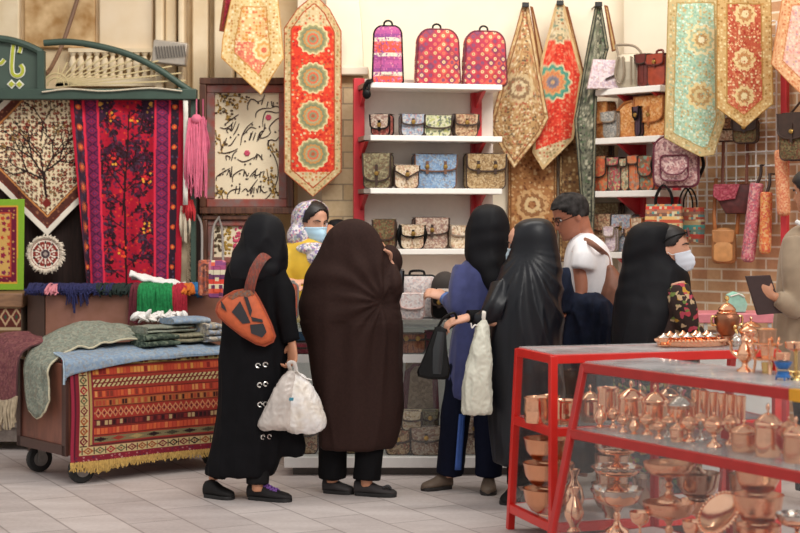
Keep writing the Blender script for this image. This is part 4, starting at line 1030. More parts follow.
# long patterned pouches
def pouch(label, pxt, pyt, pxb, pyb, wpx, off, m):
    a, b = wallp(pxt, pyt, off), wallp(pxb, pyb, off); r = wpx*a.y/F/2
    t = thing('long_pouch', label, 'pouch', b, 0, 'long pouches on the wall')
    mb = MB(); d = (a-b).normalized()
    mb.tube([b, b+d*.015, b+d*.05, (a+b)/2, a-d*.04, a-d*.01, a], [r*.5, r*.9, r, r, r, r*.98, r*.7], 18, sub=2); mb.build('body', m, t, smooth=60)
    mb = MB(); mb.tube([a-d*.01, a+d*.03+V((.02, 0, .02)), a+d*.06+V((.025, .02, .06))], .011, 8, sub=3); mb.tube([a+d*.06+V((.025, .02, .06)), a+d*.06+V((.025, .0, .06))+rn*off], .006, 6); mb.build('loop', lea, t)
f_p1 = fab('print_pouch_pink', ['#c95a68', '#d9788a', '#b9485a', '#d99a9a', '#e3b8a8', '#8a6a78'], 50)
f_p2 = fab('print_pouch_orange', ['#d9683c', '#e3844c', '#e0a860', '#c9484a', '#eac48a'], 46)
f_p3 = fab('print_pouch_salmon', ['#d98a60', '#e3a478', '#c9684c', '#e8bd94', '#d07a5a'], 60)
pouch('long pink floral pouch hung on the brick wall', 757, 183, 747.5, 262, 14, .12, f_p1)
pouch('long orange floral pouch hung beside the pink one', 766.5, 192, 765, 254, 12, .12, f_p2)
pouch('long salmon pouch hung higher beside the red post', 781, 150, 784, 216, 13.5, .16, f_p3)
# red post of the next stall rack, dark bag beside it
q = wallp(785, 100, .08); mb = MB(); mb.box((q.x, q.y, 1.45), (.045, .04, 2.9), Matrix.Rotation(RZ, 3, 'Z')); tag(mb.build('rack_post', red, bevel=.004), 'red steel post standing against the brick wall at the right edge', 'post')
p = wallp(797, 160, .2); t = satchel('dark bag hanging beyond the red post at the right edge', p, RZ, .2, .3, .1, f_moss, lea, straps=1)
mb = MB(); mb.tube([(-.07, 0, .28), (0, .17, .45), (.07, 0, .28)], .008, 8, sub=4); mb.build('shoulder_strap', lea, t, w=False)
# ------------------------------------------------------------------ carpet cart on castors
CA = math.atan2(.638, .77); C0 = V((-1.985, 9.27, 0)); cx_ = V((math.cos(CA), math.sin(CA), 0)); cy_ = V((-math.sin(CA), math.cos(CA), 0))
CL, CD, CT, CB = 1.16, .64, .72, .172
brownw = mat('brown_cart_paint', '#87513f', .5, col2='#6e4134', scale=5, sc=(3, 3, 1))
def cp(u, v, z): return C0+cx_*u+cy_*v+V((0, 0, z))
t = CART = thing('market_cart', 'brown wooden cart on castors under the striped kilim and piled cloths', 'cart', C0+cx_*CL/2+cy_*CD/2, CA)
ox, oy = CL/2, CD/2
mb = MB(); mb.box((0, 0, (CT+CB)/2), (CL, CD, CT-CB)); mb.build('body', brownw, t, w=False, bevel=.008)
for s in (-1, 1):
    mb = MB(); x = s*(CL/2+.002); mb.box((x, 0, CB+.03), (.02, CD, .06)); mb.box((x, CD/2-.02, .44), (.02, .05, .54)); mb.box((x, -CD/2+.02, .44), (.02, .05, .54))
    mb.build('edge_board', mat('dark_brown_cart_paint', '#4a2c24', .5), t, w=False)
steel = mat('castor_steel', '#9a9692', .35, .8); rub = mat('black_rubber', '#1f1d1d', .7)
for x, y in ((-ox+.10, -oy+.01), (-ox+.10, oy-.08), (ox-.09, -oy+.06), (ox-.1, oy-.08)):
    mb = MB()
    for s in (-1, 1): mb.box((x+.0, y+s*.035, .115), (.05, .008, .09))
    mb.box((x, y, .165), (.09, .09, .012)); mb.tube([(x, y-.045, .084), (x, y+.045, .084)], .01, 8)
    f_ = mb.build('castor', steel, t, w=False)
    mb = MB(); mb.lathe([(.04, -.02), (.076, -.021), (.084, -.012), (.084, .012), (.076, .021), (.04, .02)], (x, y, .084), 24, M=Matrix.Rotation(PI/2, 3, 'X')); mb.build('wheel', rub, f_, w=False)
    mb = MB(); mb.lathe([(.001, -.024), (.045, -.026), (.046, .026), (.001, .024)], (x, y, .084), 20, M=Matrix.Rotation(PI/2, 3, 'X')); mb.build('hub', steel, f_, w=False)

# kilim hung over the front
KT, KB, K0, K1 = CT+.012, .135, .005, 1.2
nu, nv = 300, 170
uu, vv = np.meshgrid(np.linspace(0, 1, nu+1), np.linspace(0, 1, nv+1)); uu = uu.ravel(); vv = vv.ravel()
def kilim_paint(u, v):
    x = u*160; y = v*105; n = len(x); img = np.tile(C('#a5382c'), (n, 1))
    def band(y0, y1, f):
        m = (y >= y0) & (y < y1) & (x > 20); f(m, (y-y0)/(y1-y0))
    def stripes(y0, y1, base, cols, per, th=.25, seed=0):
        def f(m, t):
            img[m] = C(base); c = np.floor(x/per); q = ((x/per) % 1); k = (hsh(c, c*0, seed)*len(cols)).astype(int)
            mm = m & (np.abs(t-.5) < th) & (np.abs(q-.5) < .36)
            for i, cc in enumerate(cols): img[mm & (k == i)] = C(cc)
            img[m & ((t < .07) | (t > .93))] = C('#3f1d1c')
        band(y0, y1, f)
    stripes(4, 12, '#b89a5a', ['#5d4a34', '#4c2a24', '#c9b070', '#7a3a2c', '#8a7a4a'], 4.5, .32, 1)
    stripes(12.5, 22, '#b43e2e', ['#d9603c', '#e0803c', '#8c2a26', '#e6a050', '#c94a34'], 3.2, .3, 2)
    def slash(m, t):
        img[m] = C('#a83a30'); q = ((x+t*7)/4.2) % 1; z = np.abs(t-.5)
        img[m & (z < .34) & (q < .5)] = C('#d9c890'); img[m & (z < .34) & (q > .62) & (q < .85)] = C('#4a2a24'); img[m & (z < .07)] = C('#7a2e28')
    band(23.5, 34, slash)
    stripes(35.5, 44, '#b8402f', ['#e0683c', '#c94c38', '#e89a5c', '#8c3a2c', '#d9583a'], 3.4, .32, 3)
    stripes(44.5, 52, '#b5653a', ['#5a2420', '#c98a4c', '#d96a3c', '#3d1f1e', '#b84a34'], 3.0, .33, 4)
    def dia(m, t):
        img[m] = C('#b03a30'); q = np.abs(((x/5.2) % 1)-.5)*2; z = np.abs(t-.5)*2
        img[m & (q+z < 1.0)] = C('#dca070'); img[m & (q+z < .68)] = C('#b83a34'); img[m & (q+z < .35)] = C('#5a2228')
    band(53.5, 63, dia)
    stripes(64.5, 71.5, '#6d2226', ['#3a1a1c', '#8c2f2c', '#4f2022', '#c9a878', '#2f1618'], 3.6, .3, 5)
    stripes(72, 80, '#b8402f', ['#e0683c', '#d9583a', '#c94c38', '#e07a4c'], 3.6, .33, 6)
    def olive(m, t):
        img[m] = C('#8a7a58'); c = np.floor(x/17); q = ((x/17) % 1)-.5; z = np.abs(t-.5)
        mm = m & (np.abs(q)*.9+z < .36); k = (hsh(c, c*0, 8)*4).astype(int)
        for i, cc in enumerate(('#2f1c1c', '#a83a30', '#b59a64', '#4f4634')): img[mm & (k == i)] = C(cc)
    band(81, 87, olive)
    # frame bands
    fr = (x < 20) | (y > 88); img[fr] = C('#8c2434')
    def diamonds(m, s, t):  # s along, t across 0..1
        img[m] = C('#d9c08a'); c = np.floor(s/10); q = np.abs(((s/10) % 1)-.5)*2; z = np.abs(t-.5)*2; k = (hsh(c, c*0+3, 11)*5).astype(int)
        for i, cc in enumerate(('#b02a34', '#3c2a26', '#6f6a4c', '#a85a34', '#7a2430')):
            mm = m & (k == i); img[mm & (q+z < .95) & (z < .88)] = C(cc)
        img[m & (q+z < .5)] = C('#d9c08a'); img[m & (q+z < .26)] = C('#8c2a2c')
        img[m & (q > .9) & (z < .8)] = C('#4a2a26')
    mv = (x > 7) & (x < 15) & (y < 97); diamonds(mv, y, (x-7)/8)
    mh = (y > 90.5) & (y < 98.5) & (x > 7); diamonds(mh, x, (y-90.5)/8)
    img[(np.abs(x-17.5) < 1) & (y < 89)] = C('#c0a060'); img[(x > 2.6) & (x < 4) & (y < 102)] = C('#5d1c2c')
    img[(np.abs(y-89.3) < .7) & (x > 17)] = C('#5a3028'); flowers(img, x, y, 3.4, .9, ['#b5404a', '#5d2a4a', '#c98a8a'], .7, 6, y > 99.5)
    img[x < 2.2] = C('#a83048')
    return img
cols = kilim_paint(uu, vv)*.86  # whole palette darkened to stand in for the shade the kilim hangs in
vs = []
for u, v in zip(uu, vv):
    k = .02*math.sin(u*9)*v+.006*math.sin(u*31+v*3)
    if v < .06: q = cp(K0+(K1-K0)*u, -.014+(.06-v)*1.6, KT+.004)
    else: q = cp(K0+(K1-K0)*u+.012*v*math.sin(v*5), -.016-.03*(v-.06)-k*.6-.014*v, KT-(v-.06)/.94*(KT-KB))
    vs.append(q)
w = nu+1
t = thing('kilim', 'striped red kilim with a diamond border hung over the front of the cart', 'kilim', cp(.56, -.05, .05), 0)
mb = MB(); mb.add(vs, [(j*w+i, (j+1)*w+i, (j+1)*w+i+1, j*w+i+1) for j in range(nv) for i in range(nu)])
mb.build('woven_field', painted('woven_cloth'), t, cols=tolin(cols), solid=.008)
mb = MB(); rnd = random.Random(5)
for k in range(230):
    u = (k+.5)/230; q = vs[nv*w+int(u*nu)]
    l = .042+rnd.uniform(-.01, .01)+.025*math.exp(-((u-.16)/.1)**2)
    mb.tube([q+V((0, 0, .004)), q+V((rnd.uniform(-.006, .006), -.004, -l*.5)), q+V((rnd.uniform(-.012, .012), rnd.uniform(-.012, .006), -l))], [.005, .0055, .0035], 5)
mb.build('fringe', mat('straw_fringe', '#c9a45c', .9, var=.3, scale=60), t)

# draped cloths: cross-section lines over the cart's left end and front, in cart coordinates
def draped(label, rows, m, name='folded_cloth', solid=.014, seed=0, amp=.010, edge=None, fringe=None, cat='cloth'):
    """rows: list of polylines (cart coords) of equal length; surface through them"""
    nr, nc = len(rows), len(rows[0])
    rows = [cat_rom([V(p) for p in r], 6) for r in rows]; cols_ = [cat_rom([r[i] for r in rows], 7) for i in range(len(rows[0]))]
    a, b = len(cols_), len(cols_[0])
    G = [[None]*a for _ in range(b)]
    for i in range(a):
        for j in range(b):
            p = cols_[i][j].copy()
            n = noise.noise(V((i*.12+seed, j*.15, seed*3.1)))+.5*noise.noise(V((i*.33, j*.3+seed, 7)))
            p.z += n*amp; p.y += n*amp*.7; p.x += n*amp*.5
            G[j][i] = cp(*p)
    mb = MB(); mb.add([p for r in G for p in r], [(j*a+i, j*a+i+1, (j+1)*a+i+1, (j+1)*a+i) for j in range(b-1) for i in range(a-1)])
    if edge or fringe:
        base = G[0][a//2]
        t = thing(name, label, cat, V((base.x, base.y, min(p.z for r in G for p in r))))
        mb.build('cloth_sheet', m, t, solid=solid)
        if edge:
            mb = MB(); mb.tube(G[0], .007, 6); mb.tube(G[-1], .007, 6); mb.tube([r[-1] for r in G], .007, 6); mb.build('hem', edge, t)
        if fringe:
            mb = MB(); r2 = random.Random(seed)
            L_ = [r[-1] for r in G]; 
            for k in range(46):
                f = k/45*(len(L_)-1); i = min(int(f), len(L_)-2); q = L_[i].lerp(L_[i+1], f-i)
                mb.tube([q+V((0, 0, .01)), q+V((r2.uniform(-.02, .02), r2.uniform(-.02, 0), -.06)), q+V((r2.uniform(-.03, .03), r2.uniform(-.02, .01), -.13-r2.uniform(0, .05)))], [.009, .011, .006], 6)
            mb.build('fringe', fringe, t)
        return t
    return tag(mb.build(name, m, solid=solid), label, cat)
f_sage = fab('cloth_sage', ['#7c8478', '#8a9084', '#6a7268', '#9a9a8a', '#7c7668'], 44, rough=.9)
f_burg = fab('cloth_burgundy', ['#6a3c42', '#784649', '#5c3238', '#845552', '#6b403e'], 40, rough=.9)
f_sky = fab('cloth_skyblue', ['#7f96b0', '#8ea2b6', '#98a2aa', '#7890ac', '#8a8a8a'], 40, rough=.9)
cream_e = mat('cream_hem', '#c9c0a4', .9)
draped('pale blue cloth spread along the top of the cart above the kilim', [[(-.03, -.02, .60), (-.03, -.02, .70), (.0, .06, .762), (.03, .3, .775)], [(.03, -.036, .66), (.03, -.030, .728), (.08, .06, .766), (.1, .3, .785)], [(.45, -.034, .715), (.45, -.026, .742), (.45, .06, .775), (.45, .3, .80)],
        [(.8, -.034, .722), (.8, -.024, .746), (.8, .06, .778), (.8, .3, .80)], [(1.12, -.034, .722), (1.12, -.024, .746), (1.1, .06, .775), (1.1, .3, .80)]], f_sky, seed=2, edge=mat('pale_blue_hem', '#a8bccb', .9))
draped('grey green cloth with a pale hem draped over the corner of the cart', [[(0.655, .12, .81), (0.435, .13, .825), (0.275, .14, .81), (0.115, .14, .785), (-.045, .13, .72), (-.06, .12, .60), (-.06, .11, .50)], [(0.655, .22, .84), (0.435, .22, .865), (0.255, .22, .845), (0.065, .22, .80), (-.055, .20, .72), (-.07, .18, .58), (-.07, .17, .42)],
        [(0.655, .34, .87), (0.455, .36, .93), (0.285, .36, .90), (0.095, .34, .83), (-.055, .26, .73), (-.085, .26, .56), (-.08, .25, .37)], [(0.635, .5, .87), (0.455, .52, .945), (0.285, .52, .92), (0.085, .5, .83), (-.055, .42, .73), (-.085, .38, .6), (-.08, .35, .46)]], f_sage, seed=5, amp=.034, edge=cream_e)
draped('burgundy cloth with beige tassels hanging over the far end of the cart', [[(.1, .44, .82), (-.03, .43, .80), (-.105, .42, .73), (-.125, .41, .6), (-.13, .4, .5)], [(.1, .55, .85), (-.03, .55, .83), (-.12, .54, .74), (-.15, .53, .58), (-.155, .52, .46)], [(.1, .68, .86), (-.04, .7, .85), (-.15, .7, .76), (-.18, .7, .6), (-.185, .7, .46)], [(.1, .8, .86), (-.04, .84, .85), (-.17, .86, .76), (-.2, .86, .62), (-.205, .86, .5)]], f_burg, seed=8, amp=.012, edge=mat('dark_hem', '#4a2a2c', .9), fringe=mat('beige_tassel', '#b5a48a', .95, var=.3))
# folded stack on top
def fold(label, u0, u1, v0, v1, z0, hgt, m, layers=2, seed=0, rot=0, edge=None):
    t = thing('folded_cloth', label, 'cloth', cp((u0+u1)/2, (v0+v1)/2, z0), CA+rot); w, d = u1-u0, v1-v0
    r2 = random.Random(seed)
    for k in range(layers):
        hh = hgt/layers; z = hh*k
        def P(a, b, z=z, hh=hh, k=k):
            return V(((a-.5)*w, (b-.5)*d, 0))
        R = []
        for i in range(15):
            x = (i/14-.5)*w*(1-.04*k); ring = []
            for q in range(20):
                an = 2*PI*q/20
                yy = math.copysign(abs(math.cos(an))**.5, math.cos(an))*d/2*(1-.05*k); zz = math.copysign(abs(math.sin(an))**.6, math.sin(an))*hh/2
                nz = noise.noise(V((i*.25+seed, math.cos(an)*1.2, k*3.0)))
                ring.append(V((x+nz*.01, yy+nz*.02, z+hh/2+zz*(1+.25*nz)+.004*nz)))
            R.append(ring)
        mb = MB(); mb.rings(R); mb.build('fold', m, t, w=False, smooth=60)
    return t
f_dkg = fab('cloth_dark_green', ['#3e4c40', '#303b33', '#5c6a5a', '#7a8270', '#262f2a'], 40)
f_olv = fab('cloth_olive_beige', ['#88866f', '#767560', '#9a937c', '#5f6050', '#857a62'], 44)
fold('dark green folded cloth in the middle of the cart top', .55, .80, .02, .22, .79, .075, f_dkg, 2, 1)
fold('olive beige folded cloth lying across the middle of the cart', .62, 1.02, .06, .30, .80, .06, f_olv, 2, 2)
fold('grey green folded cloth on top of the pile on the cart', .60, .98, .12, .36, .865, .045, f_sage, 2, 3, .1)
fold('pale blue folded cloth on top of the pile near the waist bag', .82, 1.08, .1, .32, .915, .04, f_sky, 1, 4, -.1)
t = fold('beige and blue crumpled cloth at the far end of the cart behind the woman', 1.0, 1.12, .0, .22, .80, .12, fab('cloth_mix', ['#b5a890', '#8a9ab0', '#d0c8b8', '#6a6a70', '#9a8a74'], 26), 3, 6)
mb = MB(); r2 = random.Random(9)
for k in range(40): mb.ell(cp(.72+.36*r2.random(), .40+r2.uniform(-.05, .05), .945+r2.uniform(-.01, .03)), (r2.uniform(.015, .045), .03, r2.uniform(.012, .026)), 8, M=Matrix.Rotation(r2.uniform(0, 3), 3, 'Y'))
tag(mb.build('white_fleece', mat('white_wool', '#ece8e4', .95, bmp=.3)), 'tuft of white fleece on the cloth pile below the green yarn', 'fleece')

# ------------------------------------------------------------------ brown chest, wooden box, yarns behind the cart
D = 10.58
boxm = mat('mauve_brown_board', '#946555', .6, col2='#80543f', scale=6)
t = CHEST = thing('display_chest', 'brown painted chest behind the cart with skeins of yarn on top', 'chest', (X(120, D), D+.16, 0))
zt = Z(294, D)
mb = MB(); mb.box(((X(45, D)+X(222, D))/2, D+.16, zt/2), (X(222, D)-X(45, D), .32, zt)); mb.build('front_body', boxm, t, bevel=.01)
mb = MB(); mb.prism([(X(45, D)-.003, D, 0), (X(45, D)-.003, D+.32, 0), (X(27, D), D+.34, 0), (X(24, D), D+.1, 0)], (0, 0, 0), (0, 0, zt-.01)); mb.build('side_panel', mat('dark_brown_board', '#4f372c', .6), t)
mb = MB(); mb.box(((X(45, D)+X(222, D))/2, D+.16, zt+.012), (X(222, D)-X(45, D)+.02, .34, .024)); mb.build('lid', mat('dark_lid', '#3c2a24', .6), t, bevel=.006)
D2 = 10.66
t = thing('wooden_box', 'wooden box with a kilim patterned panel at the left edge', 'box', (X(-12, D2), D2+.2, 0))
xa, xb = X(-50, D2), X(22, D2)
mb = MB(); mb.box(((xa+xb)/2, D2+.25, Z(296, D2)/2+.1), (xb-xa, .5, Z(296, D2)-.2)); mb.build('body', mat('grey_brown_wood', '#6f5a48', .6, col2='#57463a', scale=5), t)
mb = MB(); mb.box(((xa+xb)/2, D2+.24, Z(300, D2)), (xb-xa+.03, .56, .10)); mb.build('lid', mat('warm_wood', '#8f6a4c', .5, col2='#7a5840', scale=6, sc=(2, 8, 8)), t, bevel=.01)
def p_box(x, y, d):
    img = np.tile(C('#5a2a22'), (len(x), 1)); q = np.abs(((x/11) % 1)-.5)*2; z = np.abs(y-317)/9
    img[(q+z < 1.05)] = C('#b89a78'); img[(q+z < .7)] = C('#6a2426'); img[(q+z < .35)] = C('#3a4a3a'); img[(y < 308) | (y > 327)] = C('#b09a78'); img[(y > 330)] = C('#6a4a34'); return img
cloth('front_panel', [(-45, 305), (21, 305), (21, 335), (-45, 335)], D2-.008, p_box, parent=t)
D3 = 10.7
mb = MB(); mb.box(((X(-60, D3)+X(60, D3))/2, D3+.3, .12), (X(60, D3)-X(-60, D3), .6, .12)); mb.box(((X(-60, D3)+X(60, D3))/2, D3-.01, .175), (X(60, D3)-X(-60, D3), .03, .03)); tag(mb.build('plinth', mat('grey_stone_step', '#8c8078', .7, col2='#746860')), 'low grey stone step under the wooden box', 'step', kind='structure')
def skein(label, m, u0, u1, y0, y1, D, n, r=.011, over=None, seed=1):
    r2 = random.Random(seed); mb = MB()
    for k in range(n):
        a = u0+(u1-u0)*r2.random(); b = a+r2.uniform(-5, 5); top_ = D+.22*r2.random()
        l = y0+(y1-y0)*(r2.random()**.8 if over is None else over(a, r2))
        zt_ = zt+.03+r2.uniform(.0, .035)
        mb.tube([V((X(a, D), top_+.05, zt_-.005)), V((X(a, D), D+.03, zt_+.005)), V((X((a+b)/2, D), D-.03-r2.uniform(0, .03), zt_-.03)), V((X(b, D), D-.035-r2.uniform(0, .02), Z(l, D)))], [r*.8, r, r, r*.6], 6, sub=3)
    return tag(mb.build('yarn_skein', m, smooth=60), label, 'yarn', 'yarns on the brown chest')
navy = mat('navy_yarn', '#2a2c5c', .95, var=.4, scale=60)
skein('navy blue yarn trailing over the front edge of the brown chest', navy, 28, 112, 288, 318, D, 300, .0065, lambda a, r: (r.random()**2)*(.25+.75*math.exp(-((a-79)/9)**2)), 1)
skein('dark green and black yarn lying behind the navy yarn', mat('black_green_yarn', '#1f2f2a', .95, var=.4, scale=60), 96, 140, 288, 297, D, 60, .009, None, 2)
skein('maroon skein hanging beside the green one', mat('maroon_yarn', '#6a2632', .95, var=.3, scale=60), 134, 141, 292, 324, D-.02, 30, .010, lambda a, r: .7+.3*r.random(), 3)
skein('thick bright green skein hanging over the brown chest', mat('green_yarn', '#1f8a4c', .95, var=.35, scale=60), 141, 172, 286, 318, D-.05, 100, .012, lambda a, r: .72+.28*r.random(), 4)
skein('bright red skein hanging right beside the green skein', mat('red_yarn', '#b8283c', .95, var=.3, scale=60), 173, 185, 290, 320, D-.04, 40, .012, lambda a, r: .75+.25*r.random(), 5)
skein('small pink skein on the chest under the round mat', mat('pink_yarn', '#d98a94', .95), 48, 57, 291, 295, D-.06, 10, .008, None, 6)
skein('orange skein on the chest beside the red one', mat('orange_yarn', '#e07a2c', .95), 184, 194, 290, 296, D-.04, 22, .012, None, 7)
skein('small blue skein at the end of the chest below the hanging bags', mat('blue_yarn', '#2f7ab5', .95, var=.3), 190, 206, 286, 298, D+.02, 24, .012, None, 8)
mb = MB(); mb.grid(lambda u, v: V((X(129+56*u, D), D+.0+.1*v+.03*math.sin(u*6), zt+.055+.065*(1-u)**1.5*(1-.3*v)-.01*u+.03*math.sin(PI*v)+.02*noise.noise(V((u*6, v*4, 0))))), 30, 8)
tag(mb.build('white_cloth', mat('white_cloth', '#ece9e6', .9, bmp=.2), solid=.02), 'white folded cloth lying over the green skein', 'cloth')
# bags hanging behind the black-clad woman's shoulder
DK = 10.3
f_kb = fab('print_kilim_band', ['#a8506a', '#d9604c', '#6a3a5a', '#d8c8a4', '#c9788a'], 40, 0, stripes=['#8a4a7a', '#d9543c', '#e0d4b4', '#d9483a', '#6a3a5e', '#d8ccb0', '#a8507a'], ssc=4.6)
t = thing('hanging_bag', 'kilim bag with purple, orange and cream bands hanging behind the woman in black', 'bag', (X(217, DK), DK, Z(298, DK)), .1)
puff(MB(), rrect(.12, .25, .02, .02), .07, edge=.02).build('body', f_kb, t, w=False)
mb = MB(); mb.tube([(-.04, 0, .24), (-.03, .3, .46), (0, .86, .54)], .008, 8, sub=4); mb.tube([(.04, 0, .24), (.03, .3, .44), (0, .86, .53)], .008, 8, sub=4); mb.build('shoulder_strap', mat('grey_strap', '#8a8480', .7), t, w=False)
t = thing('hanging_bag', 'orange brown patterned bag hanging left of the banded kilim bag', 'bag', (X(205, DK), DK, Z(296, DK)), .2)
puff(MB(), rrect(.09, .24, .02, .02), .08, edge=.02).build('body', fab('print_rust', ['#c9694a', '#a8503a', '#7a5a5a', '#d98a64', '#5f4046'], 40), t, w=False)
mb = MB(); mb.tube([(-.02, 0, .23), (0, .3, .46), (.01, .86, .54)], .008, 8, sub=4); mb.build('shoulder_strap', MC['grey_strap'], t, w=False)
# ------------------------------------------------------------------ white glass counter in the niche
GL = glass('clear_glass', dust=.012)
DV = 9.6; VX0, VX1, VD, VT = X(284, DV), X(560, DV), .46, .965
wl = mat('white_laminate', '#eeeae6', .4, var=.04)
t = COUNTER = thing('glass_counter', 'long white glass counter full of bags behind the women', 'counter', ((VX0+VX1)/2, DV+VD/2, 0))
def vb(name, x0, x1, y0, y1, z0, z1, m=wl, **k):
    mb = MB(); mb.box(((x0+x1)/2, (y0+y1)/2, (z0+z1)/2), (x1-x0, y1-y0, z1-z0)); return mb.build(name, m, t, **k)
vb('base', VX0, VX1, DV, DV+VD, .05, .12, bevel=.006); vb('foot_rail', VX0+.05, VX1-.05, DV+.06, DV+VD, 0, .05, mat('foot_rail_grey', '#5f5854', .7))  # foot rail set back under the base, one plain dark grey
vb('shelf_board', VX0, VX1, DV, DV+.02, .70, .75); vb('glass_shelf', VX0+.01, VX1-.01, DV+.02, DV+VD-.02, .738, .75, glass('counter_shelf_glass', (.95, .97, .97), .12)); vb('glass_top', VX0-.01, VX1+.01, DV-.012, DV+VD+.01, VT-.05, VT, glass('grey_glass_top', (.62, .67, .67), .12))
vb('back_panel', VX0, VX1, DV+VD-.02, DV+VD, .12, VT-.05); 
for x in (VX0+.012, VX1-.012, (VX0+VX1)/2+.25):
    vb('post', x-.012, x+.012, DV, DV+.024, .12, VT-.05)
vb('glass_front', VX0+.024, VX1-.024, DV+.004, DV+.010, .12, VT-.05, GL); vb('end_panel', VX0, VX0+.008, DV+.03, DV+VD-.03, .12, .70, GL)
def cbag(label, x0, x1, y0, y1, v, z, d, m, **k):
    Dd = DV+v; w = (x1-x0)*Dd/F; h = (y1-y0)*Dd/F
    return satchel(label, V((X((x0+x1)/2, Dd), Dd, z)), k.pop('rz', 0), w, h, d, m, k.pop('flapm', m), **k)
f_wfl = fab('print_white_floral', ['#e8dedb', '#efe6e2', '#d9b9b4', '#b8b0b4', '#e3cfc8', '#f2ece8'], 46)
cbag('large white floral bag with a black handle on the glass counter', 398, 436, 274, 316, .24, VT, .11, f_wfl, flap=0, handle=.03, trim=lek)
cbag('small white floral pouch with a butterfly print before the large white bag', 400, 424, 291, 316.5, .08, VT, .05, f_wfl, flap=.6, straps=0, trim=mat('rose_trim', '#c9a8a0', .6))
cbag('grey backpack at the edge of the brown chador on the counter', 389, 403, 268, 316, .2, VT, .14, mat('charcoal_nylon', '#4a4a50', .6), flap=.4, straps=0, trim=lek)
cbag('dark brown bag with two straps standing on the counter before the woman in blue', 432, 456, 291, 317, .12, VT, .1, lek, flap=.5, straps=2, trim=lea)
t2 = cbag('orange and grey striped wallet bag held up on the counter by the seller', 285, 298, 281, 317.5, .02, VT, .06, fab('print_vertical', ['#c9583a', '#8a7a74', '#b84a34', '#d98a64', '#6a5a58'], 30, stretch=(3, .3, 1)), flap=0, trim=MC['grey_strap'], handle=.01)
# upper compartment goods
cbag('blue folded bag on the upper shelf of the glass counter', 286, 312, 334, 353, .2, .75, .12, mat('denim_blue', '#2f5a80', .8, var=.3), flap=.4, straps=0, trim=lek)
cbag('red pouch lying on the upper shelf beside the blue bag', 290, 312, 343, 353, .08, .75, .08, mat('crimson_cloth', '#a83044', .8, var=.3), flap=.4, straps=0, trim=lea)
cbag('red brown striped bag on the upper shelf behind the brown chador', 399, 425, 334, 353, .15, .75, .12, fab('print_brown_bands', ['#8a4a34', '#a8603c', '#6a3428', '#b8794c'], 30, stretch=(3, .4, 1)), flap=.3, straps=2, trim=lea)
cbag('maroon bag on the upper shelf under the black handbag', 425, 445, 332, 353, .2, .75, .12, mat('maroon_cloth', '#7a2a3c', .8, var=.3), flap=.4, straps=0, trim=lea)
# lower compartment: patterned bags in two layers
LB = [(402, 421, 416, 435, .1, f_cream, 'round printed cream bag stacked top left in the counter'), (422, 438, 417, 435, .16, f_gb, 'olive bag stacked beside the round printed one in the counter'),
      (386, 410, 436, 461, .12, f_tan, 'tan bag on the counter floor behind the brown trouser leg'), (411, 441, 433, 461, .1, f_pur, 'cream and red satchel on the counter floor left of the blue trouser leg'), (462, 486, 420, 461, .14, f_pur, 'tall cream bag with big red paisley between the trouser legs'),
      (488, 508, 430, 461, .14, f_pur, 'mauve satchel on the counter floor right of the blue trouser legs'), (288, 318, 425, 461, .16, f_tan, 'tan floral bag on the counter floor at its left end'), (345, 358, 430, 461, .16, f_moss, 'mossy bag on the counter floor between the black trousers')]
for x0, x1, y0, y1, v, m, lab in LB:
    z = .12 if y1 > 450 else .12+(461-436)*9.7/F
    cbag(lab, x0, x1, y0, y1, v, z, .12, m, flap=.5, straps=0 if m is f_cream else 1)
# red cloth frame seen inside
mb = MB(); mb.tube([at(404, 412, DV+.3), at(408, 372, DV+.3), at(414, 366, DV+.3), at(434, 364, DV+.3), at(436, 412, DV+.3)], .022, 8, flat=.5)
tag(mb.build('bag_strap', mat('maroon_trim', '#6a2a3a', .6)), 'wide red strap arched inside the lower part of the glass counter', 'strap')
D_ = DV+.34
mb = MB(); puffo = rrect(.2, .28, .04, .04); 
t2 = thing('satchel', 'large beige bag framed by the wide red strap inside the counter', 'bag', (X(421, D_), D_, .12)); puff(MB(), rrect(.2, .57, .04, .04), .1, edge=.02).build('body', fab('cloth_beige_brown', ['#a89078', '#b8a088', '#94806a', '#8a7460'], 30), t2, w=False)
puff(MB(), rrect(.15, .2, .04, .04), .04, -.06, edge=.012).build('front_pocket', f_tan, t2, w=False)

# second counter by the brick wall, pink edged
DW = 9.75; x0, x1 = X(640, DW), X(772, DW)
t = thing('glass_counter', 'pink edged glass counter along the brick wall behind the copper stall', 'counter', ((x0+x1)/2, DW+.2, 0))
pink = mat('pink_edge', '#e38a94', .4)
vb('body', x0, x1, DW+.01, DW+.35, .0, .86); vb('rail', x0-.01, x1+.01, DW-.01, DW+.37, .935, .995, pink, bevel=.006); vb('rail', x0-.01, x1+.01, DW-.01, DW+.37, .78, .83, pink, bevel=.006)
vb('glass_front', x0, x1, DW, DW+.005, .83, .935, GL); vb('inner_shelf', x0+.01, x1-.01, DW+.03, DW+.34, .85, .87); 
for x in (x0+.01, x1-.01, (x0+x1)/2): vb('post', x-.01, x+.01, DW+.01, DW+.03, .83, .94)
p = V((X(737, 9.85), 9.86, .995)); t = thing('pouch', 'mint green rounded pouch leaning on the pink edged counter', 'pouch', p, .2)
puff(MB(), [(-.065, 0), (.055, 0), (.07, .05), (.04, .115), (-.025, .135), (-.07, .115)], .06, edge=.02).build('body', mat('mint_cloth', '#9fd4c0', .7), t, w=False); mb = MB(); mb.tube([(-.055, -.032, .105), (0, -.034, .12), (.04, -.032, .10)], .005, 6); mb.build('zip', MC['white_strap'], t, w=False)
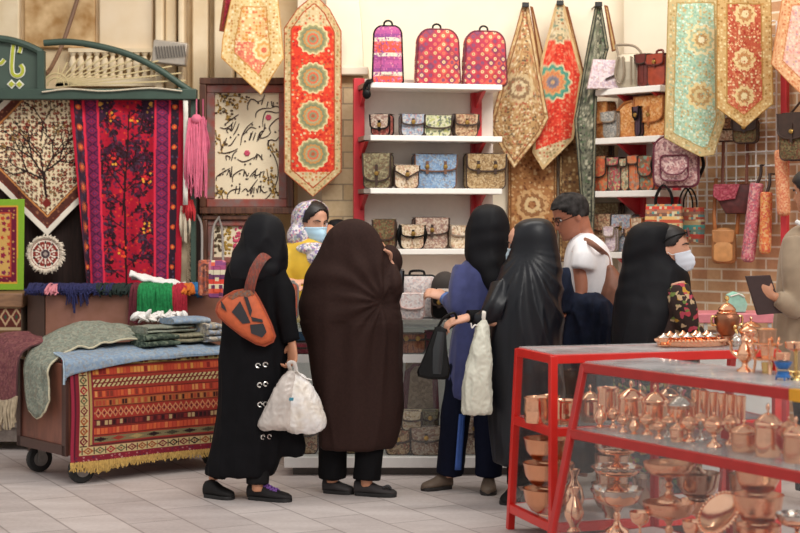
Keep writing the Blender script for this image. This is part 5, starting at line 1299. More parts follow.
# ------------------------------------------------------------------ people
skin = mat('skin', '#c98d6c', .5, var=.08, scale=20); skin2 = mat('tanned_skin', '#b5745a', .5, var=.1, scale=20); skin3 = mat('fair_skin', '#dca488', .5, var=.08, scale=20)
blackc = mat('black_cloth', '#121114', .8, var=.25, scale=14, spec=.12)
hairb = mat('dark_hair', '#1f1614', .5, var=.4, scale=40, sc=(1, 1, .3))
T_ = [0, .05, .15, .3, .45, .6, .75, .87, .95, 1.0]
W_ = [.022, .036, .052, .063, .069, .073, .072, .060, .040, .004]
F_ = [.074, .084, .088, .088, .086, .090, .087, .070, .045, .004]
B_ = [-.03, -.015, .012, .058, .086, .098, .095, .075, .046, .004]
HH = .228
def headpt(t, a, off=0.0, plain=False):
    w, f, b = np.interp(t, T_, W_), np.interp(t, T_, F_), np.interp(t, T_, B_)
    x = w*math.sin(a); c = math.cos(a); y = -f*c if c > 0 else -b*c
    if not plain:
        g = lambda m, s, v: math.exp(-((v-m)/s)**2)
        if .27 < t < .56: y -= .026*g(0, .17, a)*np.interp(t, [.27, .33, .40, .54, .56], [0, 1, .8, .25, .1])
        y -= .006*g(0, .32, a)*(g(.20, .03, t)+g(.255, .025, t)); y += .004*g(0, .3, a)*g(.228, .012, t)
        y -= .008*g(0, .3, a)*g(.05, .05, t)
        y += .010*(g(.42, .2, a)+g(-.42, .2, a))*g(.50, .05, t)
        y -= .005*g(0, .7, a)*g(.575, .035, t)
    p = V((x, y, (t-.52)*HH))
    if off: 
        n = V((x, y, (t-.45)*.16)).normalized(); p += n*off
    return p
def headM(dirv, pitch=0, roll=0):
    th = math.atan2(dirv[0], -dirv[1])
    return Matrix.Rotation(th, 3, 'Z') @ Matrix.Rotation(math.radians(pitch), 3, 'X') @ Matrix.Rotation(math.radians(roll), 3, 'Y')
def add_hand(mb, wr, fdir, palm, curl=.5, thumb=1, sc=1.0):
    f = V(fdir).normalized(); n = V(palm); n = (n-f*n.dot(f)).normalized(); s = f.cross(n)*thumb
    P = lambda a, b, c: wr+f*a*sc+s*b*sc+n*c*sc
    R = []
    for a, hw, ht in ((-.03, .024, .020), (0, .026, .019), (.03, .036, .017), (.06, .041, .015), (.088, .040, .012), (.095, .034, .008)):
        R.append([P(a, math.cos(q)*hw, math.sin(q)*ht) for q in np.linspace(0, 2*PI, 16, endpoint=False)])
    mb.rings(R)
    for k, (b, l) in enumerate(((.030, .072), (.010, .080), (-.010, .075), (-.029, .058))):
        p = P(.080, b, 0); a = 0; pts = [p]
        for fr, dj in ((.48, .35), (.30, .75), (.22, .6)):
            a += curl*dj*1.7; p = p+(f*math.cos(a)+n*math.sin(a)+s*b*1.2).normalized()*l*fr*sc; pts.append(p)
        mb.tube(pts, [.0095*sc, .0088*sc, .008*sc, .006*sc], 8, sub=3)
        mb.ell(pts[-1], (.0062*sc,)*3, 8)
    p = P(.02, .028, .004); d1 = (f*.62+s*.72+n*.25).normalized(); d2 = (f*.9+s*.15+n*(.3+.6*curl)).normalized()
    mb.tube([p, p+d1*.038*sc, p+d1*.038*sc+d2*.032*sc, p+d1*.038*sc+d2*.056*sc], [.014*sc, .011*sc, .0095*sc, .007*sc], 8, sub=3)
class Person: pass
def person(label, base, head, dirv, pitch, sh, hips, arms, legs, sk=skin, hs=1.0, eyes=True, group=None, vox=.006):
    """base on the floor; head centre; shoulder pair; hip pair; arms (shoulder, elbow, wrist, hand args or None); legs (hip, knee, ankle)"""
    P = Person(); t = P.root = thing('person', label, 'person', base, 0, group)
    M = P.M = headM(dirv, pitch); P.hc = V(head); P.hs = hs
    H_ = P.H = lambda p: P.hc+(M @ V(p))*hs
    mb = MB()
    R = []
    for j in range(37):
        tt = j/36; R.append([H_(headpt(tt, 2*PI*i/56)) for i in range(56)])
    mb.rings(R)
    for s in (-1, 1):
        mb.ell(H_((s*.072, .012, -.012)), (.010*hs, .018*hs, .031*hs), 12, M=M)
    s0, s1 = V(sh[0]), V(sh[1]); nb = (s0+s1)/2+V((0, 0, .03)); hm = (V(hips[0])+V(hips[1]))/2
    mb.tube([H_((0, .03, -.03)), H_((0, .035, -.10)), nb+V((0, 0, .03)), nb-V((0, 0, .05))], [.056*hs, .052, .056, .075], 18, sub=4)
    d = (s1-s0)/2; fw = V((-d.y, d.x, 0)).normalized(); m0 = (s0+s1)/2
    R = []
    for k, (f, wx, dy) in enumerate(((-.02, .55, .06), (.03, .85, .085), (.15, .9, .10), (.45, .78, .098), (.65, .72, .09), (.85, .86, .10), (1.0, .9, .10), (1.1, .75, .09))):
        c = m0.lerp(hm, f); w = d*(wx*.9) if f < .6 else (V(hips[1])-V(hips[0])).normalized()*(wx*.19)
        R.append([c+w*math.cos(q)+fw*dy*math.sin(q) for q in np.linspace(0, 2*PI, 28, endpoint=False)])
    mb.rings(R)
    for a in arms:
        mb.tube([a[0], V(a[0]).lerp(V(a[1]), .5), a[1], V(a[1]).lerp(V(a[2]), .5), a[2]], [.050, .044, .036, .036, .024], 14, sub=4)
        if a[3]: add_hand(mb, V(a[2]), *a[3])
    for l in legs:
        mb.tube([l[0], V(l[0]).lerp(V(l[1]), .5), l[1], V(l[1]).lerp(V(l[2]), .35), l[2], V(l[2])-V((0, 0, .03))], [.075, .066, .048, .048, .034, .034], 14, sub=3)
    o = P.body = mb.build('body', sk, t, smooth=180); fuse(o, vox, 2)
    if eyes:
        for s in (-1, 1):
            mb = MB(); p = headpt(.505, s*.42); mb.ell(H_(p+V((0, .004, 0))), (.0115*hs,)*3, 14); e_ = mb.build('eye', mat('eye_white', '#e8e2dc', .2), t)
            mb = MB(); mb.ell(H_(p+V((0, -.0045, 0))), (.006*hs, .004*hs, .006*hs), 12, M=M); mb.build('iris', mat('dark_iris', '#2a1a12', .2), e_)
            mb = MB(); mb.tube([H_(headpt(.56, s*.18)+V((0, -.003, 0))), H_(headpt(.585, s*.42)+V((0, -.004, 0))), H_(headpt(.56, s*.72)+V((0, -.003, 0)))], [.004, .0045, .002], 6, sub=4); mb.build('eyebrow', hairb, t)
        mb = MB(); mb.tube([H_(headpt(.232, -.27)+V((0, -.001, 0))), H_(headpt(.236, 0)+V((0, -.002, 0))), H_(headpt(.232, .27)+V((0, -.001, 0)))], [.003, .005, .003], 6, sub=4); mb.build('mouth', mat('lips', '#9c5a4c', .4), t)
    return P
def mask(P, m, top=.44):
    mb = MB(); nu, nv = 30, 16
    def g(u, v):
        a = (u-.5)*2.5; tt = .0+v*top*(1-.10*abs(u-.5)*2)
        p = headpt(tt, a, .008, True); c = math.exp(-(a/.55)**2)
        p.y -= c*(.020*math.sin(min(1, v*1.15)*PI)**.7+.007*v)+.004*math.sin(v*22)*.25
        if v < .12: p.y += (.12-v)*.05
        return P.H(p)
    mb.grid(g, nu, nv); o = mb.build('face_mask', m, P.root, solid=.003)
    mb = MB()
    for s in (-1, 1):
        for tt in (.08, top*.86): mb.tube([P.H(headpt(tt, s*1.2, .009, True)), P.H(headpt((tt+.4)/2, s*1.42, .010, True)), P.H((s*.077, .022, -.012+(.012 if tt > .2 else -.012)))], .0022, 5, sub=4)
    mb.build('ear_loop', mat('white_elastic', '#f2f0ee', .7), o)
def gl(mb, rows, D, n=48, sub=4, e=1.0):
    """loft from photo rows (y, left x, right x, half depth, extra distance)"""
    P = cat_rom([V((r[0], r[1], r[2])) for r in rows], sub); Q = cat_rom([V((r[3], r[4] if len(r) > 4 else 0, 0)) for r in rows], sub)
    R = []
    for p, q in zip(P, Q):
        y, xl, xr = p; c = (xl+xr)/2; w = max((xr-xl)/2, .3); Dc = D+q.y; ring = []
        z = EYE-(y-225)*D/F
        for i in range(n):
            a = 2*PI*i/n; ca, sa = math.cos(a), math.sin(a)
            ca = math.copysign(abs(ca)**e, ca); sa = math.copysign(abs(sa)**e, sa)
            ring.append(V(((c+w*ca-400)*D/F, Dc+q.x*sa, z)))
        R.append(ring)
    return mb.rings(R)
def folds(amp, fx=16, fz=2.2, seed=0, z0=1.42, ridged=True):
    def f(p, n):
        k = min(1, max(.15, (z0+.1-p.z)/.5)); h = 1-abs(n.z)*.6
        a = noise.noise(V((p.x*fx+seed, p.y*fx, p.z*fz))); b = noise.noise(V((p.x*fx*2.1, p.y*fx*2.1+seed, p.z*fz*2)))
        if ridged: a = 1-2*abs(a)**.8
        return amp*k*h*(a+.35*b)
    return f
def garment(name, rows, D, m, parent, arms=(), amp=.010, vox=.011, it=5, fx=16, fz=2.0, seed=0, extra=None, disp=None, e=1.0, z0=1.42, label=None):
    mb = MB()
    if rows: gl(mb, rows, D, e=e)
    for pts, rad in arms: mb.tube(pts, rad, 18, sub=4)
    if extra: extra(mb)
    o = mb.build(name, m, parent, smooth=180, label=label)
    return fuse(o, vox, it, disp or folds(amp, fx, fz, seed, z0))
def wrapf(amp, fx, fz, seed, zc, dz=.16):
    g = folds(amp, fx, fz, seed, 1.9)
    def f(p, n): return g(p, n)+.0025*math.exp(-((p.z-zc)/dz)**2)*math.sin(58*(p.z+.35*abs(p.x*.6-p.y*.4+seed*.1-math.floor(p.x*.6-p.y*.4+seed*.1)-.5))+3*noise.noise(p*5))
    return f
def trousers(legs, m, root, r=(.095, .085, .075, .072, .068), name='trousers', top=None, amp=.006):
    mb = MB()
    for l in legs: mb.tube([l[0], V(l[0]).lerp(V(l[1]), .5), l[1], V(l[1]).lerp(V(l[2]), .5), l[2]], list(r), 18, sub=4)
    if top: mb.ell(*top)
    o = mb.build(name, m, root, smooth=180); return fuse(o, .010, 4, folds(amp, 14, 5, 3))
def shoe(root, heel, d, m, sole, l=.26, w=.092, h=.085, laces=None, toe=.6, label=None):
    d = V((d[0], d[1], 0)).normalized(); s = V((-d.y, d.x, 0)); hl = V(heel); R = []
    for f, hw, ht in ((0.0, .028, .07), (.04, .034, .08), (.2, .037, h), (.38, .040, h*.92), (.55, .046, h*.66), (.75, .047, h*.52), (.9, .038, h*.42), (.98, .02, h*.3), (1, .008, h*.2)):
        ring = []
        for q in np.linspace(0, 2*PI, 24, endpoint=False):
            c, z = math.cos(q), math.sin(q)
            zz = .012+ht*(.5+.5*math.copysign(abs(z)**.7, z)); ww = hw*w/.092*math.copysign(abs(c)**.8, c)*(1-.25*max(z, 0))
            ring.append(hl+d*l*f+s*ww+V((0, 0, zz)))
        R.append(ring)
    o = MB().rings(R).build('shoe', m, root, smooth=70, label=label)
    R = []
    for z, k in ((0.0, .96), (.004, 1.0), (.018, 1.02), (.020, .98)):
        ring = []
        for q in np.linspace(0, 2*PI, 40, endpoint=False):
            f = .5-.5*math.cos(q); hw = np.interp(f, [0, .04, .2, .38, .55, .75, .9, .98, 1], [.004, .03, .039, .042, .049, .050, .041, .022, .002])*w/.092
            ring.append(hl+d*l*f+s*hw*k*math.copysign(1, math.sin(q))*(1 if abs(math.sin(q)) > .01 else .0)+V((0, 0, z)))
        R.append(ring)
    MB().rings(R).build('sole', sole, o)
    if laces:
        mb = MB()
        for k in range(5):
            f = .36+.07*k; zt_ = np.interp(f, [.2, .38, .55, .75], [h, h*.92, h*.66, h*.52])+.016
            for q in (1, -1): mb.tube([hl+d*l*f+s*.026*q+V((0, 0, zt_-.008)), hl+d*l*(f+.02)+V((0, 0, zt_+.004)), hl+d*l*(f+.05)-s*.026*q+V((0, 0, zt_-.016))], .0045, 6, sub=3)
        mb.build('lace', laces, o)
    return o
def floor_pt(px, D): return V((X(px, D), D, 0))

# ---- 1 woman in black manteau with the orange waist bag
D = 8.83
base = floor_pt(243, D)
sh = (at(236, 268, D-.03), at(276, 268, D+.02)); wr = at(292, 343, D-.10)
legs = ((at(236, 370, D), at(230, 430, D+.02), V((X(214, D), D+.06, .12))), (at(258, 370, D), at(258, 430, D-.03), V((X(259, D), D-.08, .09))))
P1 = person('woman in a black manteau with an orange bag on her back, carrying white plastic bags', base, at(263, 238, D), (.55, .83), 8, sh, (at(234, 365, D), at(262, 365, D)),
            [(sh[1], at(284, 312, D-.06), wr, ((.05, -.1, -1), (-.75, -.6, 0), .8, 1, 1.12)), (sh[0], at(236, 318, D+.14), at(262, 348, D+.25), ((.5, .5, -.7), (1, 0, 0), .5, -1))], legs)
P1tr = trousers(legs, mat('charcoal_trousers', '#1d1b1c', .85, spec=.12), P1.root, (.09, .085, .075, .068, .066))
rows = [(256, 246, 276, .06), (262, 231, 284, .10), (270, 226, 287, .12), (285, 224, 287, .13), (305, 223, 287, .135), (335, 222, 288, .14), (370, 220, 288, .15), (405, 217, 286, .155), (440, 211, 284, .165), (462, 207, 279, .17), (474, 206, 274, .17)]
def w1x(mb):
    gl(mb, [(395, 255, 287, .05, -.02), (415, 258, 294, .06, -.02), (432, 261, 302, .06, -.02), (447, 266, 306, .05, -.02), (456, 272, 304, .03, -.02)], D)
man = garment('manteau', rows, D, blackc, P1.root, [([at(272, 266, D), at(281, 290, D-.05), at(285, 315, D-.09), at(291, 341, D-.10)], [.062, .068, .055, .043])], .016, extra=w1x, seed=3, fx=10, fz=1.4)
hij = garment('headscarf', [(212.5, 259, 267, .02), (215, 252, 275, .06), (221, 246, 281, .09), (231, 241, 284, .108), (242, 238, 285.5, .112), (252, 234, 286, .118), (261, 230, 286, .13), (270, 228, 284, .14), (280, 232, 276, .14)], D, mat('black_scarf', '#111015', .62, var=.3, scale=14, spec=.22), P1.root, disp=wrapf(.018, 8, 2.6, 5, 1.36))
bv = bvh(man)
for px, py in ((258, 365.5), (265.5, 364.5), (259.5, 385), (265.5, 384), (260, 404.5), (265, 404), (262.5, 437), (269, 436.5), (262, 424), (268, 423)):
    p, n = hit(bv, px, py, .004)
    if p:
        mb = MB(); q = n.to_track_quat('Z', 'Y').to_matrix()
        mb.tube([p+q @ V((.012*math.cos(a), .012*math.sin(a), 0)) for a in np.linspace(0, 5.2, 14)], .0042, 6); mb.build('button', mat('silver', '#e6e2dc', .25, .9), P1.root, label='silver ring button')
# boots: rear lifted, front flat
shoe(P1.root, V((X(199, D)+.03, D+.04, .0)), (.85, -.5), mat('dark_grey_shoe', '#1f1d1d', .6, spec=.2), rub, .20, .085, .09)
shoe(P1.root, V((X(249, D), D-.03, 0)), (.93, -.38), mat('black_grey_shoe', '#262324', .6, spec=.2), rub, .27, .092, .085, mat('purple_lace', '#7a4f9c', .7), label='dark shoe with purple laces')
# waist bag slung on her back
DB1 = D-.23
t = thing('waist_bag', 'orange and black sling bag on the back of the woman in black', 'bag', (X(246, DB1), DB1, Z(346, DB1)))
def pl(pts, y): return [V((X(a, DB1), DB1+y+.0016*(a-246)*.3, Z(b, DB1))) for a, b in pts]
bo = [(216, 311), (218, 304), (225, 297), (234, 292), (246, 290), (253, 292), (258, 300), (264, 312), (270, 325), (274, 337), (272, 342), (264, 346), (256, 344), (242, 336), (228, 325), (219, 317)]
c0 = (245, 318)
R = []
for k, y in ((.02, -.012), (.55, -.010), (.86, 0), (.97, .02), (1.0, .045), (1.0, .09), (.95, .11), (.02, .115)):
    R.append(pl([(c0[0]+(a-c0[0])*k, c0[1]+(b-c0[1])*k) for a, b in bo], y))
MB().rings(R).build('body', mat('burnt_orange_nylon', '#cf6238', .6, var=.15, scale=40, bmp=.1), t, smooth=50)
mb = MB(); q = pl(bo, .035); q.append(q[0]); mb.tube(q, .009, 6, cap=False); mb.build('piping', mat('rust_piping', '#a3472a', .6), t)
blk = mat('graphite_patch', '#2c2a2e', .6)
for poly in ([(240.5, 302), (233, 312), (243, 323), (250, 322), (246, 313)], [(244.5, 297), (248, 298), (252, 310), (250.5, 316), (247.5, 307)], [(251, 325), (263, 324), (266, 332), (262, 337), (252, 333)], [(252, 317), (262, 319.5), (262.5, 322), (253, 321)], [(221.5, 301), (225, 306), (227, 311), (222, 307)]):
    mb = MB(); pc = (sum(q[0] for q in poly)/len(poly), sum(q[1] for q in poly)/len(poly)); poly = [(pc[0]+(q[0]-pc[0])*1.08, pc[1]+(q[1]-pc[1])*1.08) for q in poly]; mb.prism(pl(poly, -.013), (0, -.004, 0), (0, .02, 0)); mb.build('black_patch', blk, t)
mb = MB(); mb.prism(pl([(228, 296), (238, 291), (250, 290), (254, 294), (248, 297), (240, 296), (232, 300)], .0), (0, -.004, 0), (0, .03, 0)); mb.build('striped_panel', fab('print_grey_orange', ['#6a5f58', '#b0643f', '#7d7068', '#8f4a34'], 70), t)
mb = MB()
pth = [at(249, 292, DB1+.02), at(251, 282, DB1+.01), at(255, 270, DB1+.02), at(261, 260, DB1+.05), at(266, 255.5, DB1+.10), at(272, 256, DB1+.2), at(279, 262, DB1+.27)]
mb.tube(pth, [.03, .03, .03, .028, .026], 10, sub=5, flat=.22); mb.build('strap', fab('print_strap', ['#7a3a32', '#8f4a3c', '#5f4440', '#9a4a3a', '#5f5550'], 40, stretch=(3, .5, 1)), t)
# two plastic bags in her hand
plast = mat('white_plastic', '#ece8e6', .35, col2='#d9cdbf', scale=11, bmp=.3)
hp = at(293, 366, D-.13)
def plastic_bag(label, rows, D, seed, items, m=plast, knot=None):
    t = thing('plastic_bag', label, 'bag', (X((rows[-1][1]+rows[-1][2])/2, D), D, Z(rows[-1][0], D)))
    mb = MB(); gl(mb, rows, D, 40, 5)
    o = mb.build('sack', m, t, smooth=180); fuse(o, .006, 1, lambda p, n: .008*(1-2.4*abs(noise.noise(V((p.x*19+seed, p.y*19, p.z*6)))))+.0035*(1-2*abs(noise.noise(V((p.x*45, p.y*45, p.z*30+seed))))))
    return t, o
tb, ob = plastic_bag('white plastic shopping bag hanging from the hand of the woman in black', [(371, 290, 296, .012), (377, 286, 304, .03), (386, 286, 311, .055), (398, 285, 318, .075), (412, 285, 323, .085), (421, 284, 326, .08), (428, 286, 325, .065), (432, 291, 318, .04)], D-.14, 1, 0)
mb = MB(); mb.tube([hp+V((-.015, -.01, -.02)), hp+V((-.02, -.045, .02)), hp+V((.01, -.05, .022)), hp+V((.02, -.02, -.03))], .012, 8, sub=4, flat=.4); mb.tube([hp+V((.02, -.04, -.02)), hp+V((.06, -.03, -.06)), hp+V((.10, -.01, -.075))], .014, 8, sub=4, flat=.35); mb.build('handle', plast, tb)
mb = MB(); p, n = hit(bvh(ob), 291, 399, .003); mb.box(p, (.03, .006, .016)); mb.build('label', mat('teal_print', '#3f8aa0', .5), tb, label='small teal printed mark')
ts, os_ = plastic_bag('clear greyish plastic bag with goods hanging beside the white one', [(372, 288, 293, .012), (380, 281, 294, .03), (392, 274, 294, .045), (405, 268, 294, .055), (417, 262, 293, .06), (424, 259, 292, .055), (429, 262, 291, .035)], D-.17, 4, 0, mat('grey_plastic', '#cfc4bc', .3, var=.25, scale=10, bmp=.3))

# ---- 2 woman in brown chador
D = 8.95
sh = (at(330, 266, D), at(376, 266, D)); hips = (at(338, 370, D), at(370, 370, D))
legs = ((hips[0], at(333, 430, D), V((X(332, D), D+.03, .09))), (hips[1], at(371, 430, D-.02), V((X(367, D), D-.05, .09))))
P2 = person('woman in a long dark brown chador gathered in her right hand', floor_pt(354, D), at(353, 242, D), (.3, .95), 8, sh, hips,
            [(sh[1], at(392, 290, D+.05), at(388, 258, D+.14), ((-.5, .1, .9), (-.7, -.3, 0), .7, 1)), (sh[0], at(318, 300, D+.18), at(340, 300, D+.3), ((.7, .5, 0), (0, 0, -1), .5, -1))], legs)
trousers(legs, mat('black_trousers', '#111012', .85, spec=.12), P2.root, (.10, .095, .085, .08, .078))
rows = [(218.5, 348, 357, .02), (221, 341, 364, .06), (226, 335, 371, .088), (234, 328, 377, .108), (244, 323, 383, .118), (254, 317, 388, .13), (266, 310, 392, .15), (280, 304, 396, .17), (300, 301, 400.5, .185), (320, 302, 401, .19), (345, 308.5, 400, .185), (375, 312, 400, .18), (405, 315, 401.5, .18), (425, 317, 399, .18), (440, 318, 395, .175), (447, 318.5, 391, .17)]
pin = at(383, 302, D-.12)
def w2d(p, n):
    d = p-pin; a = math.atan2(d.z, d.x); r = d.length
    k = math.exp(-((r-.12)/.22)**2)
    s = .010*min(1, r/.1)*math.exp(-(r/.34)**2)*math.sin(a*15+2.5*noise.noise(V((p.x*3, p.z*3, 2))))*(1 if d.x < .02 else .2)+.003*k*(1-2*abs(math.sin(a*3.1+1.3*noise.noise(V((p.x*4, p.z*4, 0))))))*(1 if n.y < .2 else .2)
    return s-.03*math.exp(-(r/.06)**2)+folds(.024, 7, 1.0, 9, 1.8)(p, n)*(1 if p.z < 1.0 else .6)+.007*math.sin(34*(p.z-.25*p.x)+4*noise.noise(p*2))*math.exp(-((p.z-1.16)/.14)**2)
def w2x(mb):
    mb.ell(at(390, 262, D+.10), (.07, .09, .10), 20)
    mb.ell(at(394, 285, D), (.05, .11, .12), 20)
brownc = mat('dark_brown_chador', '#33211d', .8, var=.2, scale=80, spec=.16)
garment('chador', rows, D, brownc, P2.root, extra=w2x, disp=w2d, vox=.010, it=5)
mb = MB(); 
add_hand(mb, at(389, 263, D+.02), (-.6, -.1, .8), (-.6, -.8, 0), .8, 1)
mb.build('hand', skin3, P2.root)
greys = mat('grey_slip_on', '#3a3636', .6, spec=.2)
shoe(P2.root, V((X(323, D), D+.06, 0)), (.95, -.3), greys, rub, .185, .09, .08)
o = shoe(P2.root, V((X(355, D), D-.02, 0)), (.96, -.28), greys, rub, .25, .09, .075)
mb = MB(); mb.tube([at(383, 488, D-.1), at(388, 486, D-.1), at(391, 489, D-.1)], .009, 6, sub=3); mb.build('bow', mat('dark_bow', '#222022', .6), o)

# ---- 3 woman in blue tunic with long black headscarf
D = 9.08
sh = (at(466, 268, D), at(502, 266, D)); hips = (at(466, 365, D), at(492, 365, D))
legs = ((hips[0], at(456, 412, D), V((X(450, D), D+.05, .09))), (hips[1], at(489, 412, D-.05), V((X(489, D), D+.0, .09))))
wr3 = at(446, 297, D+.05)
P3 = person('woman in a blue tunic with a long black headscarf reaching for a cap', floor_pt(472, D), at(489, 230, D), (-.45, .9), 5, sh, hips,
            [(sh[0], at(459, 308, D-.05), wr3, ((-.9, .1, .25), (0, .6, -.7), .55, -1)), (sh[1], at(500, 312, D+.1), at(480, 320, D+.25), ((-.6, .6, 0), (0, 0, -1), .4, 1))], legs, sk=skin3)
trousers(legs, mat('navy_trousers', '#14182a', .85, spec=.12), P3.root, (.11, .095, .085, .08, .078))
bluec = mat('blue_tunic', '#3f4578', .8, var=.2, scale=20, sheen=.2)
garment('tunic', [(256, 474, 497, .06), (262, 463, 503, .10), (272, 459, 505, .12), (290, 457, 504, .125), (315, 456, 502, .125), (340, 451, 501, .13), (365, 448, 500, .14), (385, 447, 499, .14), (398, 448, 498, .13)], D, bluec, P3.root,
        [([at(464, 268, D), at(459, 288, D-.04), at(457, 309, D-.06), at(452, 304, D-.02), at(447, 299, D+.03)], [.064, .064, .055, .048, .04])], .007, seed=12)
mb = MB(); mb.tube([at(445.5, 297.5, D+.045), at(449, 301, D+.02)], .042, 16); mb.build('cuff', mat('light_blue_cuff', '#6a86c4', .7), P3.root, label='light blue cuff')
garment('headscarf', [(204.5, 484, 494, .02), (207, 477, 501, .06), (213, 472, 506, .09), (223, 469, 509, .108), (236, 467, 510, .112), (248, 466.5, 510, .115), (260, 467, 510, .125), (272, 472, 510, .14), (285, 479, 509, .15), (296, 487, 507, .14)], D-.01, mat('black_scarf', '#141318', .6), P3.root, disp=wrapf(.016, 9, 1.8, 15, 1.38))
beige = mat('taupe_shoe', '#6b5a4c', .6); bsole = mat('dark_sole', '#2b2624', .7)
shoe(P3.root, V((X(448, D)+.02, D+.08, 0)), (-.85, -.5), beige, bsole, .20, .09, .085)
shoe(P3.root, V((X(489.5, D), D+.05, 0)), (-.08, -1), beige, bsole, .24, .09, .085)
# light blue slit lining
mb = MB(); mb.grid(lambda u, v: at(459+6*u-4*v, 414+56*v, D-.085+.02*u), 3, 10); mb.build('slit_lining', mat('royal_blue', '#3f63b0', .7), P3.root, solid=.008)
# cap in her hand and counter bag below
DCp = DV+.12
t = thing('cap', 'dark brown rounded cap held by the woman in blue', 'cap', at(444, 293, DCp))
mb = MB()
R = []
for k in range(9):
    a = PI/2*k/8; r = .085*math.cos(a)+.001; R.append([at(445, 288, DCp)+V((r*1.02*math.cos(q), r*1.1*math.sin(q), .105*math.sin(a))) for q in np.linspace(0, 2*PI, 28, endpoint=False)])
mb.rings(R); mb.build('crown', mat('dark_brown_felt', '#3a322e', .8), t)
mb = MB(); mb.grid(lambda u, v: at(445, 288, DCp)+V(((.085+.055*v)*math.cos(-.9+1.8*u), -(.09+.05*v)*math.cos(.3+.6*u)*1.0+.02, -.02*v)), 16, 4); mb.build('brim', MC['dark_brown_felt'], t, solid=.006)
mb = MB(); mb.box(at(455.5, 281, DCp-.10), (.022, .008, .026)); mb.build('badge', mat('white_badge', '#e9e6e0', .5), t)

# ---- 4 woman in shiny black chador
D = 8.75
sh = (at(508, 275, D), at(548, 275, D)); hips = (at(510, 365, D), at(542, 365, D))
legs = ((hips[0], at(518, 430, D), V((X(520, D), D, .09))), (hips[1], at(542, 430, D), V((X(542, D), D+.05, .09))))
wr4 = at(470, 317, D-.12)
P4 = person('woman in a shiny black chador holding out a black handbag and a white bag', floor_pt(531, D), at(524.5, 243, D), (-.9, .42), 6, sh, hips,
            [(sh[0], at(497, 319, D-.1), wr4, ((-1, .0, -.25), (0, .25, -1), .6, -1, 1.2)), (sh[1], at(556, 320, D+.1), at(540, 330, D+.28), ((-.6, .6, 0), (0, 0, -1), .4, 1))], legs, sk=skin3)
mask(P4, mat('pale_blue_mask', '#c5dbe6', .7))
satin = mat('black_satin', '#0c0e17', .40, var=.2, scale=10, spec=.42)
trousers(legs, MC['black_trousers'], P4.root)
rows = [(218, 532, 541, .02), (220, 523, 548, .06), (225, 515.5, 553, .09), (234, 511.5, 556, .105), (246, 510, 558, .108), (256, 508, 560, .115), (266, 502, 562, .135), (280, 496, 562.5, .16), (300, 490, 563, .18), (325, 487, 563, .19), (355, 486, 563, .19), (395, 486, 563, .19), (430, 487, 562, .19), (462, 492, 561, .18)]
def w4d(p, n):
    sh_ = at(522, 250, D); d = p-sh_; a = math.atan2(d.x, -d.z)
    k = min(1, max(0, (1.42-p.z)/.3))
    s = 1-2*abs(math.sin(a*11+1.6*noise.noise(V((p.x*3, 1, p.z*2.2)))))
    return .010*k*s*(1 if n.y < .3 else .4)+folds(.007, 12, 1.3, 21)(p, n)
garment('chador', rows, D, satin, P4.root, [([at(500, 285, D-.05), at(494, 305, D-.12), at(487, 318, D-.13), at(472, 317.5, D-.12)], [.06, .062, .048, .038])], disp=w4d, vox=.010)
for a in (0, 1): shoe(P4.root, V((X(520+22*a, D), D+.05*a+.06, 0)), (-.4, -.9), MC['dark_grey_shoe'], rub, .24)
mb = MB(); mb.tube([at(484, 316, D-.09), at(468, 316.5, D-.125)], .036, 16); mb.build('sleeve', blackc, P4.root)
# black handbag hanging from her hand
DH = D-.16
t = thing('handbag', 'black leather handbag hanging from the hand of the woman in satin chador', 'bag', (X(434, DH), DH, Z(379, DH)))
def hb(pts, y): return [V((X(a, DH), DH+y, Z(b, DH))) for a, b in pts]
R = []
for k, y in ((.9, -.05), (1, -.035), (1, .035), (.9, .05)):
    R.append([V((X(433+(a-433)*k, DH), DH+y*(1-.75*(378-b)/54), Z(352+(b-352)*k, DH))) for a, b in [(417, 372), (418, 376), (428, 378.5), (444, 379), (449, 377), (450, 370), (447, 350), (446, 329), (441, 326), (435, 327), (430, 340), (424, 356)]])
MB().rings(R).build('body', lek, t, smooth=40)
mb = MB(); mb.tube([at(437, 374, DH-.045), at(438, 350, DH-.04), at(441, 332, DH-.03)], [.025, .03, .02], 10, flat=.4); mb.build('side_gusset', mat('black_shiny_leather', '#2a2c2e', .28), t)
mb = MB(); mb.tube([at(437, 329, DH), at(444, 318, DH-.01), at(454, 313, DH+.01), at(456, 322, DH+.02), at(446, 331, DH+.01)], .0075, 8, sub=5); mb.build('handle', lek, t)
# white plastic bag on her wrist
plast2 = mat('cream_plastic', '#dedccb', .35, var=.12, scale=9, bmp=.3)
ts, o = plastic_bag('cream white plastic bag hanging from the wrist of the woman in satin chador', [(321, 481, 486, .01), (328, 477, 488, .03), (342, 472, 490, .05), (360, 468, 491, .065), (380, 464.5, 491, .075), (398, 462.5, 491, .075), (408, 462, 491, .065), (413, 463, 490.5, .05)], D-.17, 7, 0, plast2)
mb = MB(); mb.tube([at(483, 325, D-.17), at(484, 313, D-.185), at(484, 311, D-.12), at(483, 322, D-.10)], .011, 8, sub=4, flat=.4); mb.tube([at(480, 327, D-.17), at(475, 325, D-.18), at(472, 328, D-.18), at(471, 323, D-.18)], .009, 8, sub=3, flat=.5); mb.build('handle', plast, ts)

